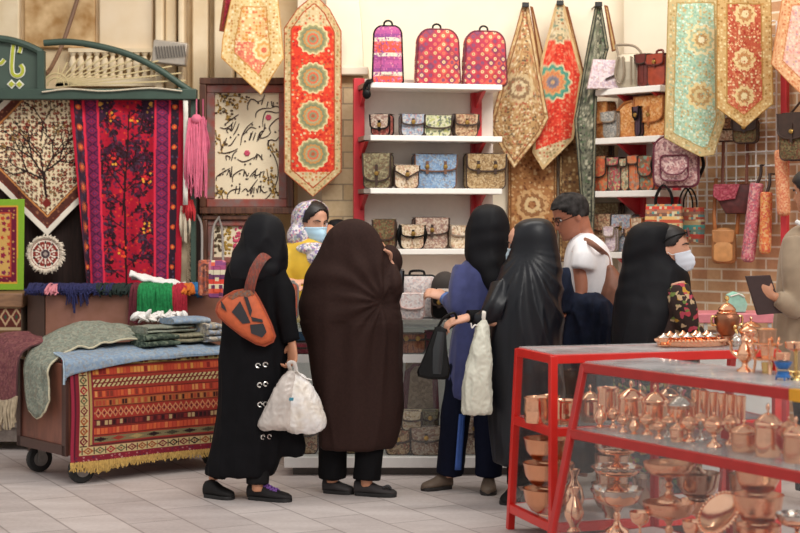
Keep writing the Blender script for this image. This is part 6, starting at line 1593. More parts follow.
# ---- 5 man in white T-shirt
D = 9.4
sh = (at(580, 250, D-.14), at(592, 249, D+.15)); hips = (at(575, 345, D-.12), at(598, 345, D+.1))
legs = ((hips[0], V((X(578, D), D-.12, .48)), V((X(580, D), D-.1, .08))), (hips[1], V((X(600, D), D+.1, .48)), V((X(603, D), D+.12, .08))))
P5 = person('man with greying hair in a white T-shirt looking down, jacket over his arm', floor_pt(590, D), at(571, 215, D), (-.97, -.2), 20, sh, hips,
            [(sh[0], at(581, 294, D-.19), at(567, 312, D-.23), ((-1, -.1, -.1), (0, .3, -1), .5, 1)), (sh[1], at(600, 300, D+.15), at(575, 305, D+.1), ((-1, 0, 0), (0, 0, -1), .5, -1))], legs, sk=skin2, hs=1.16)
grey_h = mat('greying_hair', '#1c1918', .75, col2='#403c3b', scale=22, spec=.15)
mb = MB(); R = []
for j in range(22):
    tt = .40+.60*j/21; ring = []
    for i in range(48):
        a = 2*PI*i/48; lim = np.interp(abs(math.atan2(math.sin(a), math.cos(a))), [0, .6, 1.0, 1.45, 1.7, 3.2], [.77, .77, .66, .50, .43, .36])
        o_ = .012 if tt > lim else -.012
        ring.append(P5.H(headpt(tt, a, o_+.004*noise.noise(V((tt*20, math.sin(a)*6, math.cos(a)*6))), True)))
    R.append(ring)
mb.rings(R); mb.build('hair', grey_h, P5.root, smooth=60)
trousers(legs, MC['black_trousers'], P5.root, (.115, .10, .09, .085, .08))
tee = mat('white_tee', '#efecee', .85, var=.05, sheen=.2)
garment('tshirt', [(233, 578, 592, .05), (237, 573, 597, .11), (243, 569, 604, .17), (252, 566, 609, .20), (264, 564, 611.5, .205), (280, 564, 612, .19), (305, 565, 612, .18), (330, 566, 611, .18), (348, 566, 610, .18)], D, tee, P5.root,
        [([at(584, 247, D-.12), at(584, 258, D-.165), at(582.5, 270, D-.18)], [.07, .078, .074])], .008, seed=31, z0=1.6)
denim = mat('navy_jacket', '#1d2438', .8, var=.4, scale=22, spec=.2)
def jx(mb):
    mb.tube([at(564, 268, D-.27), at(565, 290, D-.27), at(563, 312, D-.26)], [.03, .05, .04], 12, sub=3)
garment('jacket', [(292, 563, 594, .08, -.2), (302, 560, 606, .12, -.19), (320, 558, 612, .12, -.18), (345, 557, 611, .11, -.18), (366, 558, 608, .10, -.17)], D, denim, P5.root, amp=.026, fx=17, fz=3.0, it=2, seed=35, extra=jx, label='navy jacket draped over his forearm')
# his brown bag on the shoulder strap
DM = D-.12
t = thing('sling_bag', 'brown bag hanging by a strap on the back of the man in white', 'bag', (X(612, DM), DM, Z(346, DM)))
mb = MB(); gl(mb, [(265, 606, 612, .03), (272, 603, 618, .05), (285, 599, 623, .07), (305, 596, 626, .085), (328, 596, 626, .09), (342, 599, 624, .07), (346, 604, 620, .04)], DM)
o = mb.build('body', mat('brown_leather_bag', '#8c5a44', .5, var=.25, scale=16), t, smooth=180); fuse(o, .008, 3, folds(.008, 16, 4, 40, 2.0))
mb = MB(); mb.tube([at(609, 268, DM), at(606, 256, D-.12), at(600, 250, D-.25), at(591, 243, D-.23), at(584, 240, D-.12)], .018, 8, sub=5, flat=.35); mb.build('strap', mat('brown_strap', '#9a6a56', .6), t)
# pen or glasses strap he holds: spectacles low on the nose
mb = MB()
for s in (-1, 1):
    c = headpt(.47, s*.40)+V((0, -.020, 0)); mb.tube([P5.H(c+V((.021*math.cos(a), 0, .016*math.sin(a)))) for a in np.linspace(0, 2*PI, 18)], .0022, 6)
    mb.tube([P5.H(c+V((s*.021, 0, .003))), P5.H((s*.078, .01, -.003))], .002, 6)
mb.tube([P5.H(headpt(.47, -.40)+V((.02, -.02, .004))), P5.H(headpt(.47, .4)+V((-.02, -.02, .004)))], .002, 6)
mb.build('spectacles', lek, P5.root)

# ---- 6 woman with white mask and floral sleeve
D = 8.65
sh = (at(640, 283, D+.10), at(676, 283, D-.12)); hips = (at(640, 370, D), at(668, 370, D))
legs = ((hips[0], V((X(645, D), D, .48)), V((X(645, D), D, .08))), (hips[1], V((X(662, D), D, .48)), V((X(662, D), D-.05, .08))))
P6 = person('woman with a white face mask, sunglasses on her black headscarf and floral sleeves', floor_pt(655, D), at(669, 248, D), (.96, -.28), -6, sh, hips,
            [(sh[1], at(688, 325, D-.16), at(700, 336, D-.1), ((.9, .2, -.2), (0, .3, -1), .5, 1)), (sh[0], at(640, 325, D+.2), at(665, 330, D+.3), ((.8, .5, 0), (0, 0, -1), .4, -1))], legs, sk=skin3, hs=1.14)
mask(P6, mat('white_mask', '#dfe5f0', .7, var=.05))
trousers(legs, MC['black_trousers'], P6.root)
mb = MB(); R = []
for j in range(16):
    tt = .55+.44*j/15; R.append([P6.H(headpt(tt, 2*PI*i/40, (.009 if tt > np.interp(abs(math.atan2(math.sin(2*PI*i/40), math.cos(2*PI*i/40))), [0, .5, 1, 1.5, 3.2], [.80, .74, .62, .40, .3]) else -.02), True)) for i in range(40)])
mb.rings(R); mb.build('hair', hairb, P6.root, smooth=60)
rows = [(221.5, 648, 660, .02), (223.5, 639, 667, .06), (228, 632, 671, .10), (238, 627, 671, .118), (250, 624, 670, .122), (262, 623, 677, .125), (270, 621, 686, .14), (280, 619, 690, .155), (290, 617, 690, .16)]
garment('headscarf', rows+[(305, 615, 684, .185), (325, 613, 675, .205), (345, 612, 666, .21), (375, 613, 664, .2)], D, MC['black_scarf'], P6.root, disp=wrapf(.010, 8, 2.0, 51, 1.28))
f_flor = fab('print_dark_floral', ['#17161a', '#1b191d', '#141316', '#201d20', '#181619', '#e0a83a', '#d84f6a', '#17161a', '#1a181b', '#7d9a4a', '#d9455a', '#17161a', '#1b191d', '#e8c79a', '#151417'], 24)
garment('blouse', [(285, 640, 686, .12), (300, 622, 692, .17), (320, 616, 696, .18), (345, 614, 699, .18), (380, 614, 700, .18), (440, 612, 702, .19), (500, 614, 700, .18)], D, f_flor, P6.root,
        [([at(677, 288, D-.13), at(684, 308, D-.18), at(688, 326, D-.17), at(697, 335, D-.12)], [.07, .072, .062, .048])], .006, seed=55)
# sunglasses
t = thing('sunglasses', 'dark sunglasses pushed up on the head of the woman with the white mask', 'sunglasses', P6.H(headpt(.86, 0, .01)))
mb = MB()
for s in (-1, 1):
    mb.prism([P6.H(headpt(.79, s*.32)+V((.030*math.cos(a)*1.0, 0, .022*math.sin(a)))) for a in np.linspace(0, 2*PI, 18, endpoint=False)], P6.M @ V((0, -.022, .006)), P6.M @ V((0, -.028, .008)))
mb.build('lens', mat('dark_lens', '#1c1a1c', .12), t)
mb = MB()
for s in (-1, 1): mb.tube([P6.H(headpt(.79, s*.60)+V((s*.008, -.022, .006))), P6.H(headpt(.70, s*1.4, .02, True)), P6.H(headpt(.58, s*1.8, .02, True))], .004, 6, sub=4)
mb.tube([P6.H(headpt(.79, -.05)+V((0, -.028, .008))), P6.H(headpt(.79, .05)+V((0, -.028, .008)))], .004, 6); mb.build('frame', lek, t)

# ---- 7 seller in yellow
D = 10.3
sh = (at(290, 262, D-.04), at(328, 264, D+.02)); hips = (V((X(297, D), D, .85)), V((X(322, D), D, .85)))
legs = ((hips[0], V((X(298, D), D, .46)), V((X(298, D), D, .08))), (hips[1], V((X(322, D), D, .46)), V((X(322, D), D, .08))))
P7 = person('seller in a yellow top and flowered headscarf with a blue face mask', floor_pt(309, D), at(312.5, 221, D), (.62, -.78), 8, sh, hips,
            [(sh[0], at(283, 288, D-.1), at(289, 281, D-.30), ((.35, -.85, -.1), (.3, 0, -.9), .6, -1)), (sh[1], at(330, 292, D-.15), at(308, 282, D-.32), ((-.9, -.5, .0), (0, .2, -1), .6, 1))], legs, sk=skin3, hs=1.2)
mask(P7, mat('sky_blue_mask', '#b3d6ea', .7, var=.05))
mb = MB(); R = []
for j in range(16):
    tt = .50+.49*j/15; R.append([P7.H(headpt(tt, 2*PI*i/40, (.010 if tt > np.interp(abs(math.atan2(math.sin(2*PI*i/40), math.cos(2*PI*i/40))), [0, .35, .8, 1.3, 3.2], [.82, .77, .64, .40, .3]) else -.02), True)) for i in range(40)])
mb.rings(R); mb.build('hair', hairb, P7.root, smooth=60)
trousers(legs, MC['black_trousers'], P7.root)
yel = mat('yellow_top', '#d9b02a', .6, var=.15, scale=12, sheen=.2)
garment('yellow_top', [(237, 300, 320, .06), (243, 287, 330, .12), (251, 279, 335, .14), (268, 276, 337, .15), (295, 281, 336, .13), (330, 283, 334, .13), (Z(.0, D) and 225+(1.55-.75)*F/D, 282, 336, .14)], D, yel, P7.root,
        [([at(286, 254, D-.06), at(281, 270, D-.10), at(281, 286, D-.14), at(286, 282, D-.24)], [.07, .066, .055, .045]), ([at(328, 260, D), at(331, 278, D-.08), at(328, 291, D-.15), at(314, 284, D-.27)], [.062, .06, .05, .042])], .007, seed=61)
f_sc = fab('print_scarf', ['#ece6e4', '#e9e2e0', '#d9cfd0', '#7f6aa8', '#5a5fa0', '#e2dcd8', '#cf6a8a', '#8aa8a0', '#b8a868', '#efe9e6', '#4a4a78'], 44)
Bd = P7.M @ V((0, 1, 0))
def scx(mb):
    R = []
    for j in range(26):
        tt = -.12+1.15*j/25
        w = np.interp(tt, [-.12, .05, .3, .6, .8, .95, 1.03], [.095, .095, .10, .104, .094, .060, .008]); f = np.interp(tt, [-.12, 0, .12, .3, .5, .7, .85, .97, 1.03], [.10, .085, .045, .022, .02, .04, .055, .04, .004]); b = np.interp(tt, [-.12, .1, .4, .7, .9, 1.03], [.09, .12, .14, .135, .09, .005])
        R.append([P7.H((w*math.sin(a), (-f if math.cos(a) > 0 else -b)*math.cos(a), (tt-.52)*HH+.004)) for a in np.linspace(0, 2*PI, 40, endpoint=False)])
    mb.rings(R)
    nk = P7.H((0, .0, -.16)); 
    mb.ell(at(311, 249, D-.05), (.125, .12, .05), 24); mb.ell(at(320, 257, D-.11), (.10, .075, .07), 20); mb.ell(at(299, 236, D-.02), (.08, .09, .09), 20)
garment('headscarf', None, D, f_sc, P7.root, extra=scx, amp=.005, fx=14, fz=10, seed=71, z0=2.0, vox=.008, it=4)

# ---- 8 person in the gap behind the seller
D = 10.75
sh = (V((X(322, D), D, 1.28)), V((X(346, D), D, 1.28))); hips = (V((X(328, D), D, .85)), V((X(342, D), D, .85)))
legs = ((hips[0], V((X(328, D), D, .46)), V((X(328, D), D, .08))), (hips[1], V((X(342, D), D, .46)), V((X(342, D), D, .08))))
P8 = person('half hidden woman in a dark headscarf between the seller and the brown chador', floor_pt(340, D), at(333.5, 239, D), (-.75, -.66), 5, sh, hips, [], legs)
garment('headscarf', [(219, 335, 341, .03), (221, 329, 345, .07), (227, 327, 349, .10), (236, 329, 351, .11), (248, 328, 352, .12), (258, 322, 354, .13)], D+.035, MC['black_scarf'], P8.root, amp=.004, seed=81)
garment('robe', [(252, 324, 350, .09), (264, 317, 353, .12), (300, 316, 354, .13), (380, 315, 354, .15), (225+1.45*F/D, 314, 355, .17)], D, blackc, P8.root, seed=83)

# ---- 9 person in a beige jacket at the right edge
D = 8.6
sh = (at(800, 238, D-.1), at(842, 240, D+.12)); hips = (at(806, 330, D), at(838, 330, D))
legs = ((hips[0], V((X(808, D), D, .48)), V((X(808, D), D, .08))), (hips[1], V((X(836, D), D, .48)), V((X(836, D), D, .08))))
P9 = person('person in a beige jacket holding a dark folder, cut by the right edge', floor_pt(820, D), at(811, 190, D), (-.8, .6), 8, sh, hips,
            [(sh[0], at(797, 306, D-.16), at(772, 296, D-.22), ((-.85, -.1, .45), (-.1, .9, .2), .6, -1)), (sh[1], at(850, 300, D+.2), at(830, 310, D+.3), ((-.8, .3, 0), (0, 0, -1), .4, 1))], legs)
mb = MB(); R = []
for j in range(20):
    tt = .30+.70*j/19; R.append([P9.H(headpt(tt, 2*PI*i/40, (.016 if tt > np.interp(abs(math.atan2(math.sin(2*PI*i/40), math.cos(2*PI*i/40))), [0, .5, 1, 1.5, 3.2], [.78, .76, .62, .34, .25]) else -.014), True)) for i in range(40)])
mb.rings(R); mb.build('hair', hairb, P9.root, smooth=60)
trousers(legs, MC['black_trousers'], P9.root)
bj = mat('beige_jacket', '#a58f76', .8, var=.15, scale=14, sheen=.2)
garment('jacket', [(224, 800, 826, .06), (230, 790, 836, .10), (240, 783, 848, .14), (260, 779, 854, .15), (300, 776, 856, .16), (340, 774, 858, .165), (380, 774, 858, .165)], D, bj, P9.root,
        [([at(796, 240, D-.10), at(795, 270, D-.16), at(797, 306, D-.17), at(785, 303, D-.2), at(776, 298, D-.22)], [.075, .075, .062, .055, .045])], .009, seed=91)
mb = MB(); mb.tube([at(797, 222, D-.05), at(806, 226, D-.12), at(815, 224, D-.1)], .014, 8, sub=3); mb.build('collar', mat('white_shirt', '#e9e6e4', .8), P9.root)
t = thing('folder', 'dark brown leather folder held by the person in the beige jacket', 'folder', at(764, 312, D-.25))
mb = MB(); q = [at(745, 276, D-.25), at(770, 275, D-.22), at(783, 313, D-.20), at(757, 315, D-.24)]; mb.prism(q, (0, -.01, 0), (0, .012, 0)); mb.build('cover', mat('maroon_brown_cover', '#3f2926', .5), t, bevel=.004)
mb = MB(); mb.prism([p+(V(q[0])+V(q[2])-p*2)*.03 for p in q], (0, .012, 0), (0, .018, 0)); mb.build('sheets', mat('paper', '#d8d0c4', .8), t)
# ------------------------------------------------------------------ red glass cases
redc = mat('red_case_paint', '#d9261e', .35, var=.1, scale=14)
redd = mat('dark_red_case_paint', '#b52420', .4, var=.12, scale=14)
GC = glass('case_glass', (.985, .99, .99), .006)
ZT = .932
def case(name, label, N, ang, length, depth, zmid, zlow, front_slant, back_slant, paint, bar=.042, mullions=()):
    """N near left top corner; long side along angle; slants push the feet outwards"""
    d = V((math.cos(ang), math.sin(ang), 0)); m = V((-math.sin(ang), math.cos(ang), 0))
    t = thing(name, label, 'display case', N+d*length/2+m*depth/2-V((0, 0, ZT)), 0)
    def P(s, side, z):  # side 0 front, 1 back
        k = (ZT-z)/ZT
        return N+d*s+(m*(depth+back_slant*k) if side else -m*front_slant*k)+V((0, 0, z-ZT))
    for s in (0, length):
        for side in (0, 1): MB().bar(P(s, side, 0), P(s, side, ZT-.005), bar, up=d).build('post', paint, t, bevel=.003)
    for s in mullions:
        MB().bar(P(s, 1, zlow), P(s, 1, ZT-.02), bar*.7, up=d).build('post', paint, t)
    for z, nm, h in ((ZT-.02, 'top_rail', .042), (zmid, 'shelf_rail', .042), (zlow-.02, 'bottom_rail', .045)):
        for side in (0, 1): MB().bar(P(0, side, z), P(length, side, z), bar*.9, h).build(nm, paint, t, bevel=.003)
        for s in (0, length): MB().bar(P(s, 0, z), P(s, 1, z), bar*.9, h).build(nm, paint, t, bevel=.003)
    for z, nm, mt in ((zmid+.018, 'glass_shelf', glass('shelf_glass', (.95, .97, .96), .22)), (zlow, 'floor_board', mat('pink_white_board', '#e6d6d2', .5, var=.04))):
        q = [P(.01, 0, z)+m*.012, P(length-.01, 0, z)+m*.012, P(length-.01, 1, z)-m*.012, P(.01, 1, z)-m*.012]
        MB().prism(q, (0, 0, -.006), (0, 0, .004)).build(nm, mt, t)
    q = [P(0, 0, ZT), P(length, 0, ZT), P(length, 1, ZT), P(0, 1, ZT)]
    MB().prism(q, (0, 0, .000), (0, 0, .008)).build('glass_top', glass('dusty_glass_top', (.95, .96, .95), .30), t)
    i = .012
    for a, b in (((0, 0), (length, 0)), ((0, 1), (length, 1)), ((0, 0), (0, 1)), ((length, 0), (length, 1))):
        for z0, z1 in ((zlow+.01, zmid-.02), (zmid+.02, ZT-.035)):
            q = [P(*a, z0), P(*b, z0), P(*b, z1), P(*a, z1)]
            nrm = (q[1]-q[0]).cross(q[3]-q[0]).normalized()
            MB().prism(q, nrm*.002, -nrm*.002).build('glass_pane', GC, t)
    return t, P, d, m
A1 = math.radians(17); N1 = V((.727, 7.39, ZT)); L1 = 1.2
c1, P1c, d1, m1 = case('display_case', 'red framed glass case with copper pots behind the nearer case', N1, A1, L1, .44, .565, .13, .0, .125, redc, .036)
A2 = math.atan2(-.861, .509); N2 = V((.828, 6.96, ZT)); L2 = 1.62
c2, P2c, d2, m2 = case('display_case', 'nearest red framed glass case with a slanted front full of copperware', N2, A2, L2, .40, .622, .16, .23, .0, redd, .03, (.5, 1.05))
MB().bar(P2c(1.285, 0, ZT-.02)-m2*.003, P2c(1.42, 0, ZT-.02)-m2*.003, .032, .046).build('corner_cap', mat('amber_plastic', '#e8a21c', .4), c2, label='amber end piece of the top rail')
# inner red riser at the back of the upper compartment
q = [P2c(.60, 1, .70)-m2*.14, P2c(1.5, 1, .70)-m2*.14, P2c(1.5, 1, .70)-m2*.02, P2c(.60, 1, .70)-m2*.02]
MB().prism(q, (0, 0, -.052), (0, 0, .012)).build('riser', redd, c2, label='red step along the back of the upper shelf')

# ------------------------------------------------------------------ copperware
def copper(name, c, c2, rough=.22, sc=60, b_=.15):
    if name in MC: return MC[name]
    m, nt, b = nodes(name); n = noise_tex(nt, sc, 4); n2 = noise_tex(nt, 6, 3)
    c_ = mixc(nt, n2.outputs[0], L(c2), L(c)); nt.links.new(c_, b.inputs['Base Color'])
    b.inputs['Metallic'].default_value = 1; b.inputs['Roughness'].default_value = rough; bump(nt, b, n.outputs[0], b_, .004)
    MC[name] = m; return m
cop = copper('polished_copper', '#ffcfae', '#f2ae86', .13, 60, .05); cope = copper('engraved_copper', '#fccaa6', '#dd9068', .2, 130, .35); copd = copper('tinned_copper', '#dcb8a0', '#b08a74', .22, 80, .12)
silv = copper('tinned_silver', '#e6ded6', '#b8a99c', .2, 60, .3); brs = copper('pale_brass', '#ecd098', '#d0a860', .25)
def ware(name, label, p, parts, s=1.0, rz=0, cat='copperware', group=None):
    """parts: (part name, profile, material, lobes) turned on the lathe"""
    t = thing(name, label, cat, p, rz, group)
    for nm, prof, m, *lo in parts:
        MB().lathe([(r*s, z*s) for r, z in prof], n=36, lobe=lo[0] if lo else None).build(nm, m, t, w=False, smooth=50)
    return t
def pot(r, h, lid=True, m=None, body=None):
    m = m or cop
    b = [(.001, 0), (r*.9, 0), (r*1.0, h*.12), (r*1.02, h*.45), (r*.96, h*.8), (r*.97, h*.86), (r*1.06, h*.9), (r*1.06, h*.93), (r*.98, h*.93), (r*.92, h*.88), (r*.9, h*.1), (.001, h*.08)]
    out = [('body', b, body or m)]
    if lid:
        out.append(('lid', [(.001, h*.93), (r*1.08, h*.93), (r*1.08, h*.97), (r*.95, h*1.02), (r*.6, h*1.16), (r*.25, h*1.24), (.001, h*1.26)], m))
        out.append(('knob', [(.001, h*1.24), (r*.10, h*1.25), (r*.08, h*1.32), (r*.17, h*1.38), (r*.15, h*1.46), (r*.05, h*1.52), (.001, h*1.54)], m))
    return out
def footed(r, h, lid=True, m=None):
    m = m or cop
    b = [(.001, 0), (r*.7, 0), (r*.68, h*.05), (r*.3, h*.14), (r*.16, h*.24), (r*.26, h*.3), (r*.2, h*.34), (r*.55, h*.40), (r*.92, h*.52), (r*1.0, h*.64), (r*.98, h*.66), (r*.85, h*.52), (.001, h*.42)]
    out = [('bowl', b, m)]
    if lid:
        out += [('lid', [(.001, h*.64), (r*1.02, h*.64), (r*1.02, h*.67), (r*.85, h*.74), (r*.5, h*.84), (r*.2, h*.88), (.001, h*.89)], cope), ('knob', [(.001, h*.87), (r*.08, h*.88), (r*.16, h*.93), (r*.1, h*.98), (.001, h)], m)]
    return out
def vase(r, h, m=None):
    m = m or cop
    return [('body', [(.001, 0), (r*.7, 0), (r*.72, h*.03), (r*.4, h*.1), (r*.5, h*.16), (r*.95, h*.34), (r, h*.45), (r*.8, h*.62), (r*.36, h*.78), (r*.32, h*.86), (r*.6, h*.97), (r*.62, h), (r*.55, h), (r*.28, h*.86), (.001, h*.5)], m)]
def tumbler(r, h, m=None): return [('body', [(.001, 0), (r*.78, 0), (r*.8, h*.04), (r, h), (r*.95, h), (r*.74, h*.06), (.001, h*.05)], m or cop)]
def bowl(r, h, m=None, rim=None):
    m = m or copd
    o = [('bowl', [(.001, 0), (r*.45, 0), (r*.44, h*.06), (r*.7, h*.18), (r*.93, h*.5), (r*1.0, h*.9), (r*1.04, h), (r*.97, h), (r*.88, h*.5), (r*.6, h*.22), (.001, h*.14)], m)]
    return o
def compote(r, h, m=None, lobe=None, rim=None):
    m = m or cop
    o = [('stem', [(.001, 0), (r*.5, 0), (r*.48, h*.06), (r*.2, h*.16), (r*.1, h*.3), (r*.17, h*.4), (r*.09, h*.5), (r*.2, h*.62), (.001, h*.63)], m),
         ('bowl', [(.001, h*.60), (r*.3, h*.62), (r*.8, h*.72), (r*.97, h*.86), (r, h*.99), (r*.95, h*.99), (r*.9, h*.86), (r*.7, h*.76), (.001, h*.68)], m, (3, 6, lobe or 14, .04 if lobe else 0))]
    if rim: o.append(('rim', [(r*.94, h*.88), (r*1.03, h*.97), (r*1.1, h*1.06), (r*1.05, h*1.08), (r*.93, h*.97), (r*.9, h*.9)], rim, (1, 4, 22, .035)))
    return o
def on2(px, v, z):   # spot in the near case: photo column, distance behind the front
    k = (px-400)/F; q = N2+m2*v; s = (k*q.y-q.x)/(d2.x-k*d2.y); p = q+d2*s; return V((p.x, p.y, z))
def on1(px, v, z):
    k = (px-400)/F; q = N1+m1*v; s = (k*q.y-q.x)/(d1.x-k*d1.y); p = q+d1*s; return V((p.x, p.y, z))
zs2 = .622+.0225; zf2 = .1645; zs1 = .565+.0225; zf1 = .1345
# upper shelf of the near case, back row
ware('copper_pot', 'tall copper canister at the back left corner of the upper shelf of the near case', on2(608, .27, zs2), pot(.05, .16, False))
ware('copper_pot', 'lidded copper pot second from the left in the back row of the near case', on2(631, .25, zs2), pot(.055, .13))
ware('copper_pot', 'lidded copper pot third from the left in the back row of the near case', on2(655, .25, zs2), pot(.058, .13))
ware('copper_pot', 'lidded copper pot with a silver dome fourth in the back row of the near case', on2(681, .25, zs2), pot(.058, .13, m=silv, body=cop))
for k, (px, w) in enumerate(((696, 'first'), (705, 'second'), (714, 'third'), (723, 'fourth'), (732, 'fifth'), (741, 'sixth'))):
    p = on2(px, .33, .7125); ware('copper_tumbler', w+' from left of the tall copper tumblers on the red step', p, tumbler(.021, .115), group='tall copper tumblers on the red step')
for k, (px, w) in enumerate(((622, 'first'), (640, 'second'), (661, 'third'))):
    pass
# front and middle rows
row = [(600, .06, 'copper_vase', vase(.028, .10), 'small copper vase at the left front of the upper shelf of the near case'),
       (613, .10, 'copper_bowl', footed(.030, .10), 'small footed copper sugar bowl right of the small vase'),
       (623, .05, 'copper_bowl', footed(.026, .085), 'little footed copper bowl before the second lidded pot'),
       (633, .13, 'copper_bowl', bowl(.034, .05, copd), 'small dark tinned bowl between footed copper bowls in the near case'),
       (634, .045, 'copper_vase', vase(.022, .075), 'tiny copper vase at the front beside the small dark bowl'),
       (647, .09, 'copper_bowl', footed(.036, .10, m=cop), 'footed copper sugar bowl before the third lidded pot'),
       (659, .05, 'copper_bowl', footed(.030, .085), 'small footed copper bowl at the front under the third lidded pot'),
       (668, .12, 'copper_bowl', footed(.034, .10, m=silv), 'footed silvery sugar bowl before the silver domed pot'),
       (677, .05, 'copper_pot', pot(.027, .06), 'small lidded copper pot at the front of the near case'),
       (689, .10, 'copper_bowl', footed(.038, .12, m=cop), 'footed copper sugar bowl left of the two tall footed bowls'),
       (701, .17, 'copper_bowl', footed(.036, .13, m=silv), 'silvery footed bowl under the tall tumblers'),
       (714, .08, 'copper_bowl', footed(.044, .145), 'large footed copper sugar bowl with an engraved lid'),
       (731, .19, 'copper_bowl', footed(.038, .14), 'tall footed sugar bowl behind the engraved casserole'),
       (744, .10, 'copper_pot', pot(.050, .085, body=cope), 'engraved lidded copper casserole left of the big canister'),
       (768, .09, 'copper_canister', pot(.052, .135, body=cop), 'big plain copper canister with a domed engraved lid'),
       (789, .20, 'copper_bowl', footed(.04, .15), 'footed copper bowl with a dark lid behind the two canisters'),
       (796, .07, 'copper_canister', pot(.048, .115, body=cope), 'engraved copper canister at the right edge of the photo')]
for px, v, nm, parts, lab in row: ware(nm, lab, on2(px, v, zs2), parts)
# lower compartment
ware('copper_vase', 'copper vase at the left end of the lower compartment of the near case', on2(574, .0, zf2), vase(.045, .2))
def stackd(px, v, items):
    z = zf2
    for nm, lab, parts, h in items:
        ware(nm, lab, on2(px, v, z), parts); z += h
B = 'copper_bowl'; K = 'copper_compote'
stackd(617, .16, [(K, 'lowest of three stacked stemmed copper plates with wavy silver rims', compote(.108, .185, cop, None, silv), .185), (K, 'middle one of three stacked stemmed copper plates with wavy silver rims', compote(.105, .105, cop, None, silv), .105), (K, 'topmost of three stacked stemmed copper plates with wavy silver rims', compote(.092, .095, cop, None, silv), .0)])
stackd(612, .36, [(B, 'upturned tinned pot at the back left of the lower compartment', bowl(.08, .3), .3), (B, 'tinned bowl at the back left above the stemmed plates', bowl(.085, .10), 0)])
stackd(669, .13, [(K, 'lower one of two stacked stemmed copper bowls in the near case', compote(.112, .20, cope), .20), (K, 'upper one of two stacked stemmed copper bowls in the near case', compote(.11, .17, cope), 0)])
stackd(698, .32, [(K, 'stemmed copper bowl at the back of the lower compartment under the dark bowls', compote(.075, .19), .19), (B, 'wide tinned grey bowl resting on the stemmed bowl at the back', bowl(.095, .115), .115), (K, 'dark stemmed bowl on top of the wide tinned grey bowl', compote(.075, .12, copd), 0)])
stackd(758, .14, [(K, 'stemmed copper bowl at the bottom of the stack at the right of the near case', compote(.09, .19, cope), .19), (B, 'engraved bowl in the middle of the stack at the right of the near case', bowl(.10, .12, cope), .12), (B, 'engraved bowl on top of the stack at the right of the near case', bowl(.092, .12, cope), 0)])
stackd(748, .37, [(B, 'deep tinned bowl low at the back behind the engraved stack', bowl(.07, .2), .2), (B, 'tinned bowl at the back behind the engraved stack', bowl(.08, .13), .13), (B, 'dark bowl at the back peeking over the engraved stack', bowl(.09, .11, copd), 0)])
stackd(797, .13, [(B, 'deep engraved bowl at the far right of the near case', bowl(.08, .14, cope), .14), (K, 'stemmed silver rimmed plate on the deep engraved bowl at the far right', compote(.075, .12, cop, None, silv), 0)])
stackd(640, .02, [(K, 'small stemmed copper dish at the front between plates and stemmed bowls', compote(.045, .16), 0)])
stackd(693, .04, [(K, 'small stemmed copper dish at the front left of the tilted plate', compote(.045, .17), 0)])
# tilted plate with a beaded rim on a low copper drum
p = on2(719, .05, zf2); ware('copper_drum', 'low copper drum under the tilted plate', p, [('body', [(.001, 0), (.06, 0), (.062, .01), (.055, .03), (.055, .11), (.062, .13), (.001, .132)], cope)])
p = p+V((0, 0, .132)); t = thing('copper_plate', 'shiny copper plate with a beaded rim standing tilted in the near case', 'copperware', p)
Mt = V((-.66, -.42, .62)).to_track_quat('Z', 'Y').to_matrix(); cz = V((.01, 0, .082))
MB().lathe([(.001, 0), (.06, 0), (.085, .012), (.092, .018), (.088, .021), (.06, .006), (.001, .005)], cz, 40, M=Mt).build('dish', cop, t, w=False)
mb = MB()
for k in range(36): a = 2*PI*k/36; mb.ell(cz+Mt @ V((.098*math.cos(a), .098*math.sin(a), .018)), (.0078,)*3, 8)
mb.build('beaded_rim', cop, t, w=False)
for k, (px, lab) in enumerate(((734, 'first slim copper tumbler by the tilted plate'), (742, 'second slim copper tumbler by the tilted plate'))):
    ware('copper_cup', lab, on2(px, -.02, zf2), tumbler(.03, .15))
# far case contents
ware('copper_pot', 'open copper pot at the left of the far case upper shelf', on1(537, .20, zs1), pot(.062, .135, False))
ware('copper_pot', 'second open copper pot beside the first on the far case shelf', on1(549, .28, zs1), pot(.055, .13, False))
p = on1(563, .12, zs1); t = ware('copper_pot', 'copper coffee pot with a long raised handle in the far case', p, pot(.06, .125, False))
mb = MB(); mb.tube([(.052, 0, .10), (.07, .01, .15), (.088, .01, .22)], [.008, .009, .012], 8, sub=4); mb.build('handle', brs, t, w=False)
for px, v, h, lab in ((590, .15, .12, 'copper pot behind the left end of the near case'), (615, .2, .11, 'lidded pot seen through both cases above the canister'), (640, .12, .12, 'lidded pot seen through both cases above the third pot'), (668, .2, .12, 'lidded pot seen through both cases near the red riser'), (700, .15, .12, 'lidded pot in the far case behind the tumblers')):
    ware('copper_pot', lab, on1(px, v, zs1), pot(.05, h))
ware('copper_bowl', 'wide copper bowl in the lower part of the far case', on1(549, .2, zf1), bowl(.125, .13, copper('warm_copper', '#f4bd98', '#d08a66', .25)))
ware('copper_bowl', 'second wide copper bowl stacked on the first in the far case', on1(549, .2, zf1+.13), bowl(.125, .125, MC['warm_copper']))
ware('copper_bowl', 'topmost wide copper bowl of the stack in the far case', on1(549, .2, zf1+.255), bowl(.12, .12, MC['warm_copper']))
ware('copper_vase', 'copper vase standing low at the front of the far case', on1(574, .06, zf1), vase(.05, .24))
ware('copper_bowl', 'tinned bowl in the far case right of the vase', on1(610, .2, zf1), bowl(.09, .14))
ware('copper_bowl', 'large tinned bowl in the far case behind the stacked plates', on1(650, .2, zf1), bowl(.09, .16))

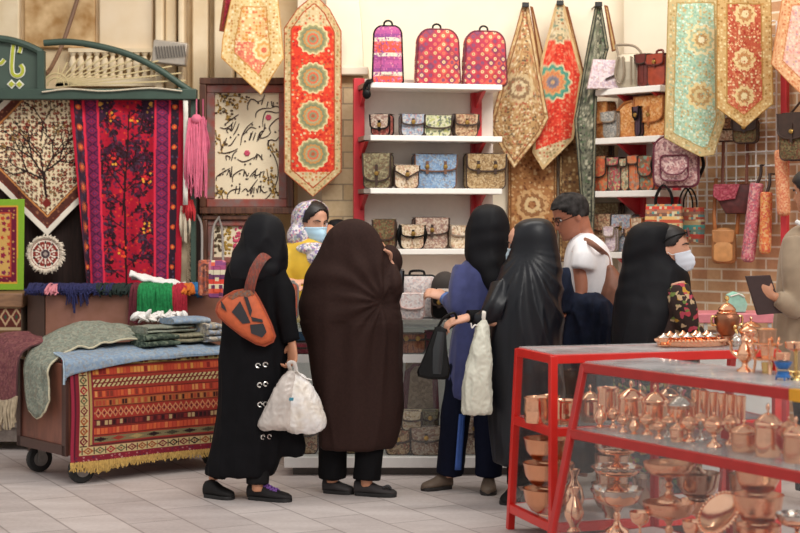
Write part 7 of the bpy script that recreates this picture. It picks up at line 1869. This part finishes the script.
# ---- on top of the far case: tray with cakes-like pots, samovar
zt1 = ZT+.008
p = on1(692, .22, zt1); t = thing('copper_tray', 'long oval copper tray with a beaded wall on the far case', 'tray', p, A1)
mb = MB(); R = []
for r_, z in ((.02, .0), (.9, 0), (1, .006), (1.03, .03), (1.05, .032), (1.0, .028), (.96, .008), (.02, .006)):
    R.append([V((.185*r_*math.cos(q), .12*r_*math.sin(q), z)) for q in np.linspace(0, 2*PI, 48, endpoint=False)])
mb.rings(R); mb.build('dish', cop, t, w=False)
mb = MB()
for k in range(56): q = 2*PI*k/56; mb.ell((.192*math.cos(q), .125*math.sin(q), .032), (.0085,)*3, 8)
mb.build('beaded_rim', cop, t, w=False)
nn_ = 0
for i, (px, w) in enumerate(((664, 'first'), (676, 'second'), (688, 'third'), (700, 'fourth'), (711, 'fifth'))):
    ware('copper_cup', w+' from left of the copper cups in the front row on the tray', on1(px, .17, zt1+.0075), [('cup', [(.001, 0), (.030, .0), (.034, .006), (.018, .012), (.022, .016), (.03, .035), (.032, .045), (.028, .045), (.02, .02), (.001, .018)], cop), ('lid', [(.001, .045), (.034, .045), (.03, .05), (.012, .058), (.006, .066), (.001, .068)], silv)], group='cups on the copper tray', s=.95)
for i, (px, w) in enumerate(((670, 'first'), (683, 'second'), (696, 'third'), (707, 'fourth'))):
    ware('copper_cup', w+' from left of the copper cups in the back row on the tray', on1(px, .26, zt1+.0075), [('cup', [(.001, 0), (.030, .0), (.034, .006), (.018, .012), (.022, .016), (.03, .035), (.032, .045), (.028, .045), (.02, .02), (.001, .018)], cop), ('lid', [(.001, .045), (.034, .045), (.03, .05), (.012, .058), (.006, .066), (.001, .068)], cop)], group='cups on the copper tray', s=1.0)
p = on1(727, .24, zt1); t = thing('samovar', 'engraved copper samovar with a finial standing right of the copper tray', 'samovar', p, A1)
darkc = copper('aged_copper', '#c08a6c', '#7a4630', .28, 110, .6)
for nm, prof, m in (('base', [(.001, 0), (.05, 0), (.05, .012), (.035, .022), (.03, .045), (.036, .052), (.001, .052)], darkc), ('body', [(.001, .05), (.036, .052), (.05, .07), (.062, .11), (.066, .14), (.058, .155), (.045, .16), (.001, .16)], darkc), ('lid', [(.001, .158), (.05, .158), (.052, .165), (.042, .172), (.046, .18), (.038, .19), (.03, .2), (.012, .212), (.001, .214)], cope), ('finial', [(.001, .212), (.007, .213), (.005, .224), (.013, .232), (.011, .244), (.001, .25)], brs)):
    MB().lathe(prof, n=36).build(nm, m, t, w=False)
mb = MB(); mb.tube([(0, -.06, .085), (.0, -.085, .08), (.0, -.10, .07), (0, -.105, .058)], .007, 8, sub=3); mb.ell((0, -.085, .095), (.012, .005, .012), 10); mb.build('spout', brs, t, w=False)
for s in (-1, 1): mb = MB(); mb.tube([(s*.06, 0, .14), (s*.085, 0, .145), (s*.085, 0, .105), (s*.062, 0, .10)], .006, 8, sub=4); mb.build('handle', brs, t, w=False)
ware('silver_ball', 'small silvery round pot beside the foot of the samovar', on1(737, .1, zt1), [('body', [(.001, 0), (.015, 0), (.026, .014), (.03, .028), (.026, .044), (.012, .055), (.001, .058)], silv), ('knob', [(.001, .056), (.006, .058), (.001, .068)], silv)])
mb = MB(); mb.tube([on1(708, .34, zt1+.02), on1(716, .35, zt1+.032), on1(722, .34, zt1+.03)], .018, 8, sub=4)
tag(mb.build('patterned_pouch', f_pkg), 'small patterned cloth pouch behind the tray beside the samovar', 'pouch')
ware('copper_bowl', 'round copper bowl with a lid standing between samovar and tiered stand', on1(748, .12, zt1), footed(.045, .12))
ware('copper_bowl', 'copper pot with a pink shine right behind the tiered stand', on1(751, .3, zt1), pot(.05, .09))
# ---- on top of the near case
def on2t(px, v): return on2(px, v, ZT+.008)
t = ware('copper_jug', 'slender copper jug with a spout and lid at the left of the near case top', on2t(745, .28), [('foot', [(.001, 0), (.035, 0), (.034, .006), (.014, .02), (.012, .035), (.001, .036)], cop), ('body', [(.001, .034), (.014, .036), (.032, .055), (.036, .075), (.024, .10), (.013, .12), (.016, .132), (.001, .133)], cop), ('lid', [(.001, .132), (.018, .132), (.014, .142), (.004, .15), (.006, .158), (.001, .162)], cop)])
mb = MB(); mb.tube([(-.03, 0, .065), (-.055, 0, .085), (-.06, 0, .115), (-.07, 0, .125)], [.010, .007, .005, .006], 8, sub=4); mb.build('spout', cop, t, w=False)
mb = MB(); mb.tube([(.012, 0, .125), (.045, 0, .125), (.055, 0, .09), (.034, 0, .065)], .005, 8, sub=4); mb.build('handle', cop, t, w=False)
# tiered stand
t = thing('tiered_stand', 'copper tiered stand with rings and legs carrying a round pot', 'stand', on2t(767, .30), 0)
for z, r in ((.055, .055), (.118, .062)):
    mb = MB(); mb.lathe([(.001, 0), (r, 0), (r+.004, .006), (r-.002, .008), (.001, .005)], (0, 0, z), 36); mb.build('tier', cop, t, w=False)
for k in range(3):
    a = 2*PI*k/3+.5
    mb = MB(); mb.tube([(.058*math.cos(a), .058*math.sin(a), 0), (.05*math.cos(a), .05*math.sin(a), .05), (.06*math.cos(a), .06*math.sin(a), .12), (.068*math.cos(a), .068*math.sin(a), .145)], .0055, 8, sub=4); mb.build('leg', cop, t, w=False)
b0 = on2t(767, .30)
ware('copper_cup', 'copper beaker on the lowest tier of the stand', b0+V((0.0, -.005, .062)), tumbler(.03, .05))
ware('copper_canister', 'round lidded copper box on top of the tiered stand', b0+V((0, 0, .126)), [('body', [(.001, 0), (.036, 0), (.037, .05), (.033, .05), (.001, .045)], cop), ('lid', [(.001, .048), (.040, .048), (.040, .056), (.03, .060), (.001, .062)], cop)])
ware('copper_cup', 'brassy stacked cup standing under the tiered stand', b0+V((0, 0, 0)), tumbler(.024, .045, brs))
# blue enamel stove with copper cup on it
blue = mat('blue_enamel', '#2f6cb0', .3, var=.1)
p = on2t(783, .16); t = thing('small_stove', 'small blue enamel stove standing at the front of the near case top', 'stove', p, .2)
MB().lathe([(.001, .010), (.030, .010), (.030, .016), (.024, .022), (.024, .030), (.018, .036), (.018, .044), (.026, .050), (.034, .066), (.036, .072), (.031, .072), (.001, .06)], n=32).build('body', blue, t, w=False)
MB().lathe([(.019, .036), (.024, .036), (.024, .044), (.019, .044)], n=32).build('band', silv, t, w=False)
for k in range(3):
    a = 2*PI*k/3+.3; mb = MB(); mb.tube([(.024*math.cos(a), .024*math.sin(a), .016), (.028*math.cos(a), .028*math.sin(a), 0)], .004, 8); mb.build('leg', blue, t, w=False)
mb = MB(); mb.tube([(.02, -.01, .035), (.045, -.02, .030), (.055, -.025, .030)], .004, 8, sub=3); mb.ell((.056, -.025, .030), (.008, .008, .008), 10); mb.build('valve', brs, t, w=False)
ware('copper_cup', 'copper cup set on the blue enamel stove', p+V((0, 0, .0725)), tumbler(.03, .034, cop))
ware('brass_burner', 'small brass burner foot beside the blue enamel stove', on2t(796, .2), [('body', [(.001, 0), (.022, 0), (.02, .008), (.01, .014), (.012, .022), (.02, .03), (.001, .034)], brs)])
t = ware('copper_goblet', 'copper bowl raised on a tall stem behind the blue stove', on2t(796, .33), [('stem', [(.001, 0), (.04, 0), (.036, .008), (.008, .02), (.007, .09), (.012, .1), (.001, .1)], brs), ('bowl', [(.001, .098), (.02, .1), (.042, .112), (.045, .135), (.04, .135), (.03, .115), (.001, .108)], cop)])
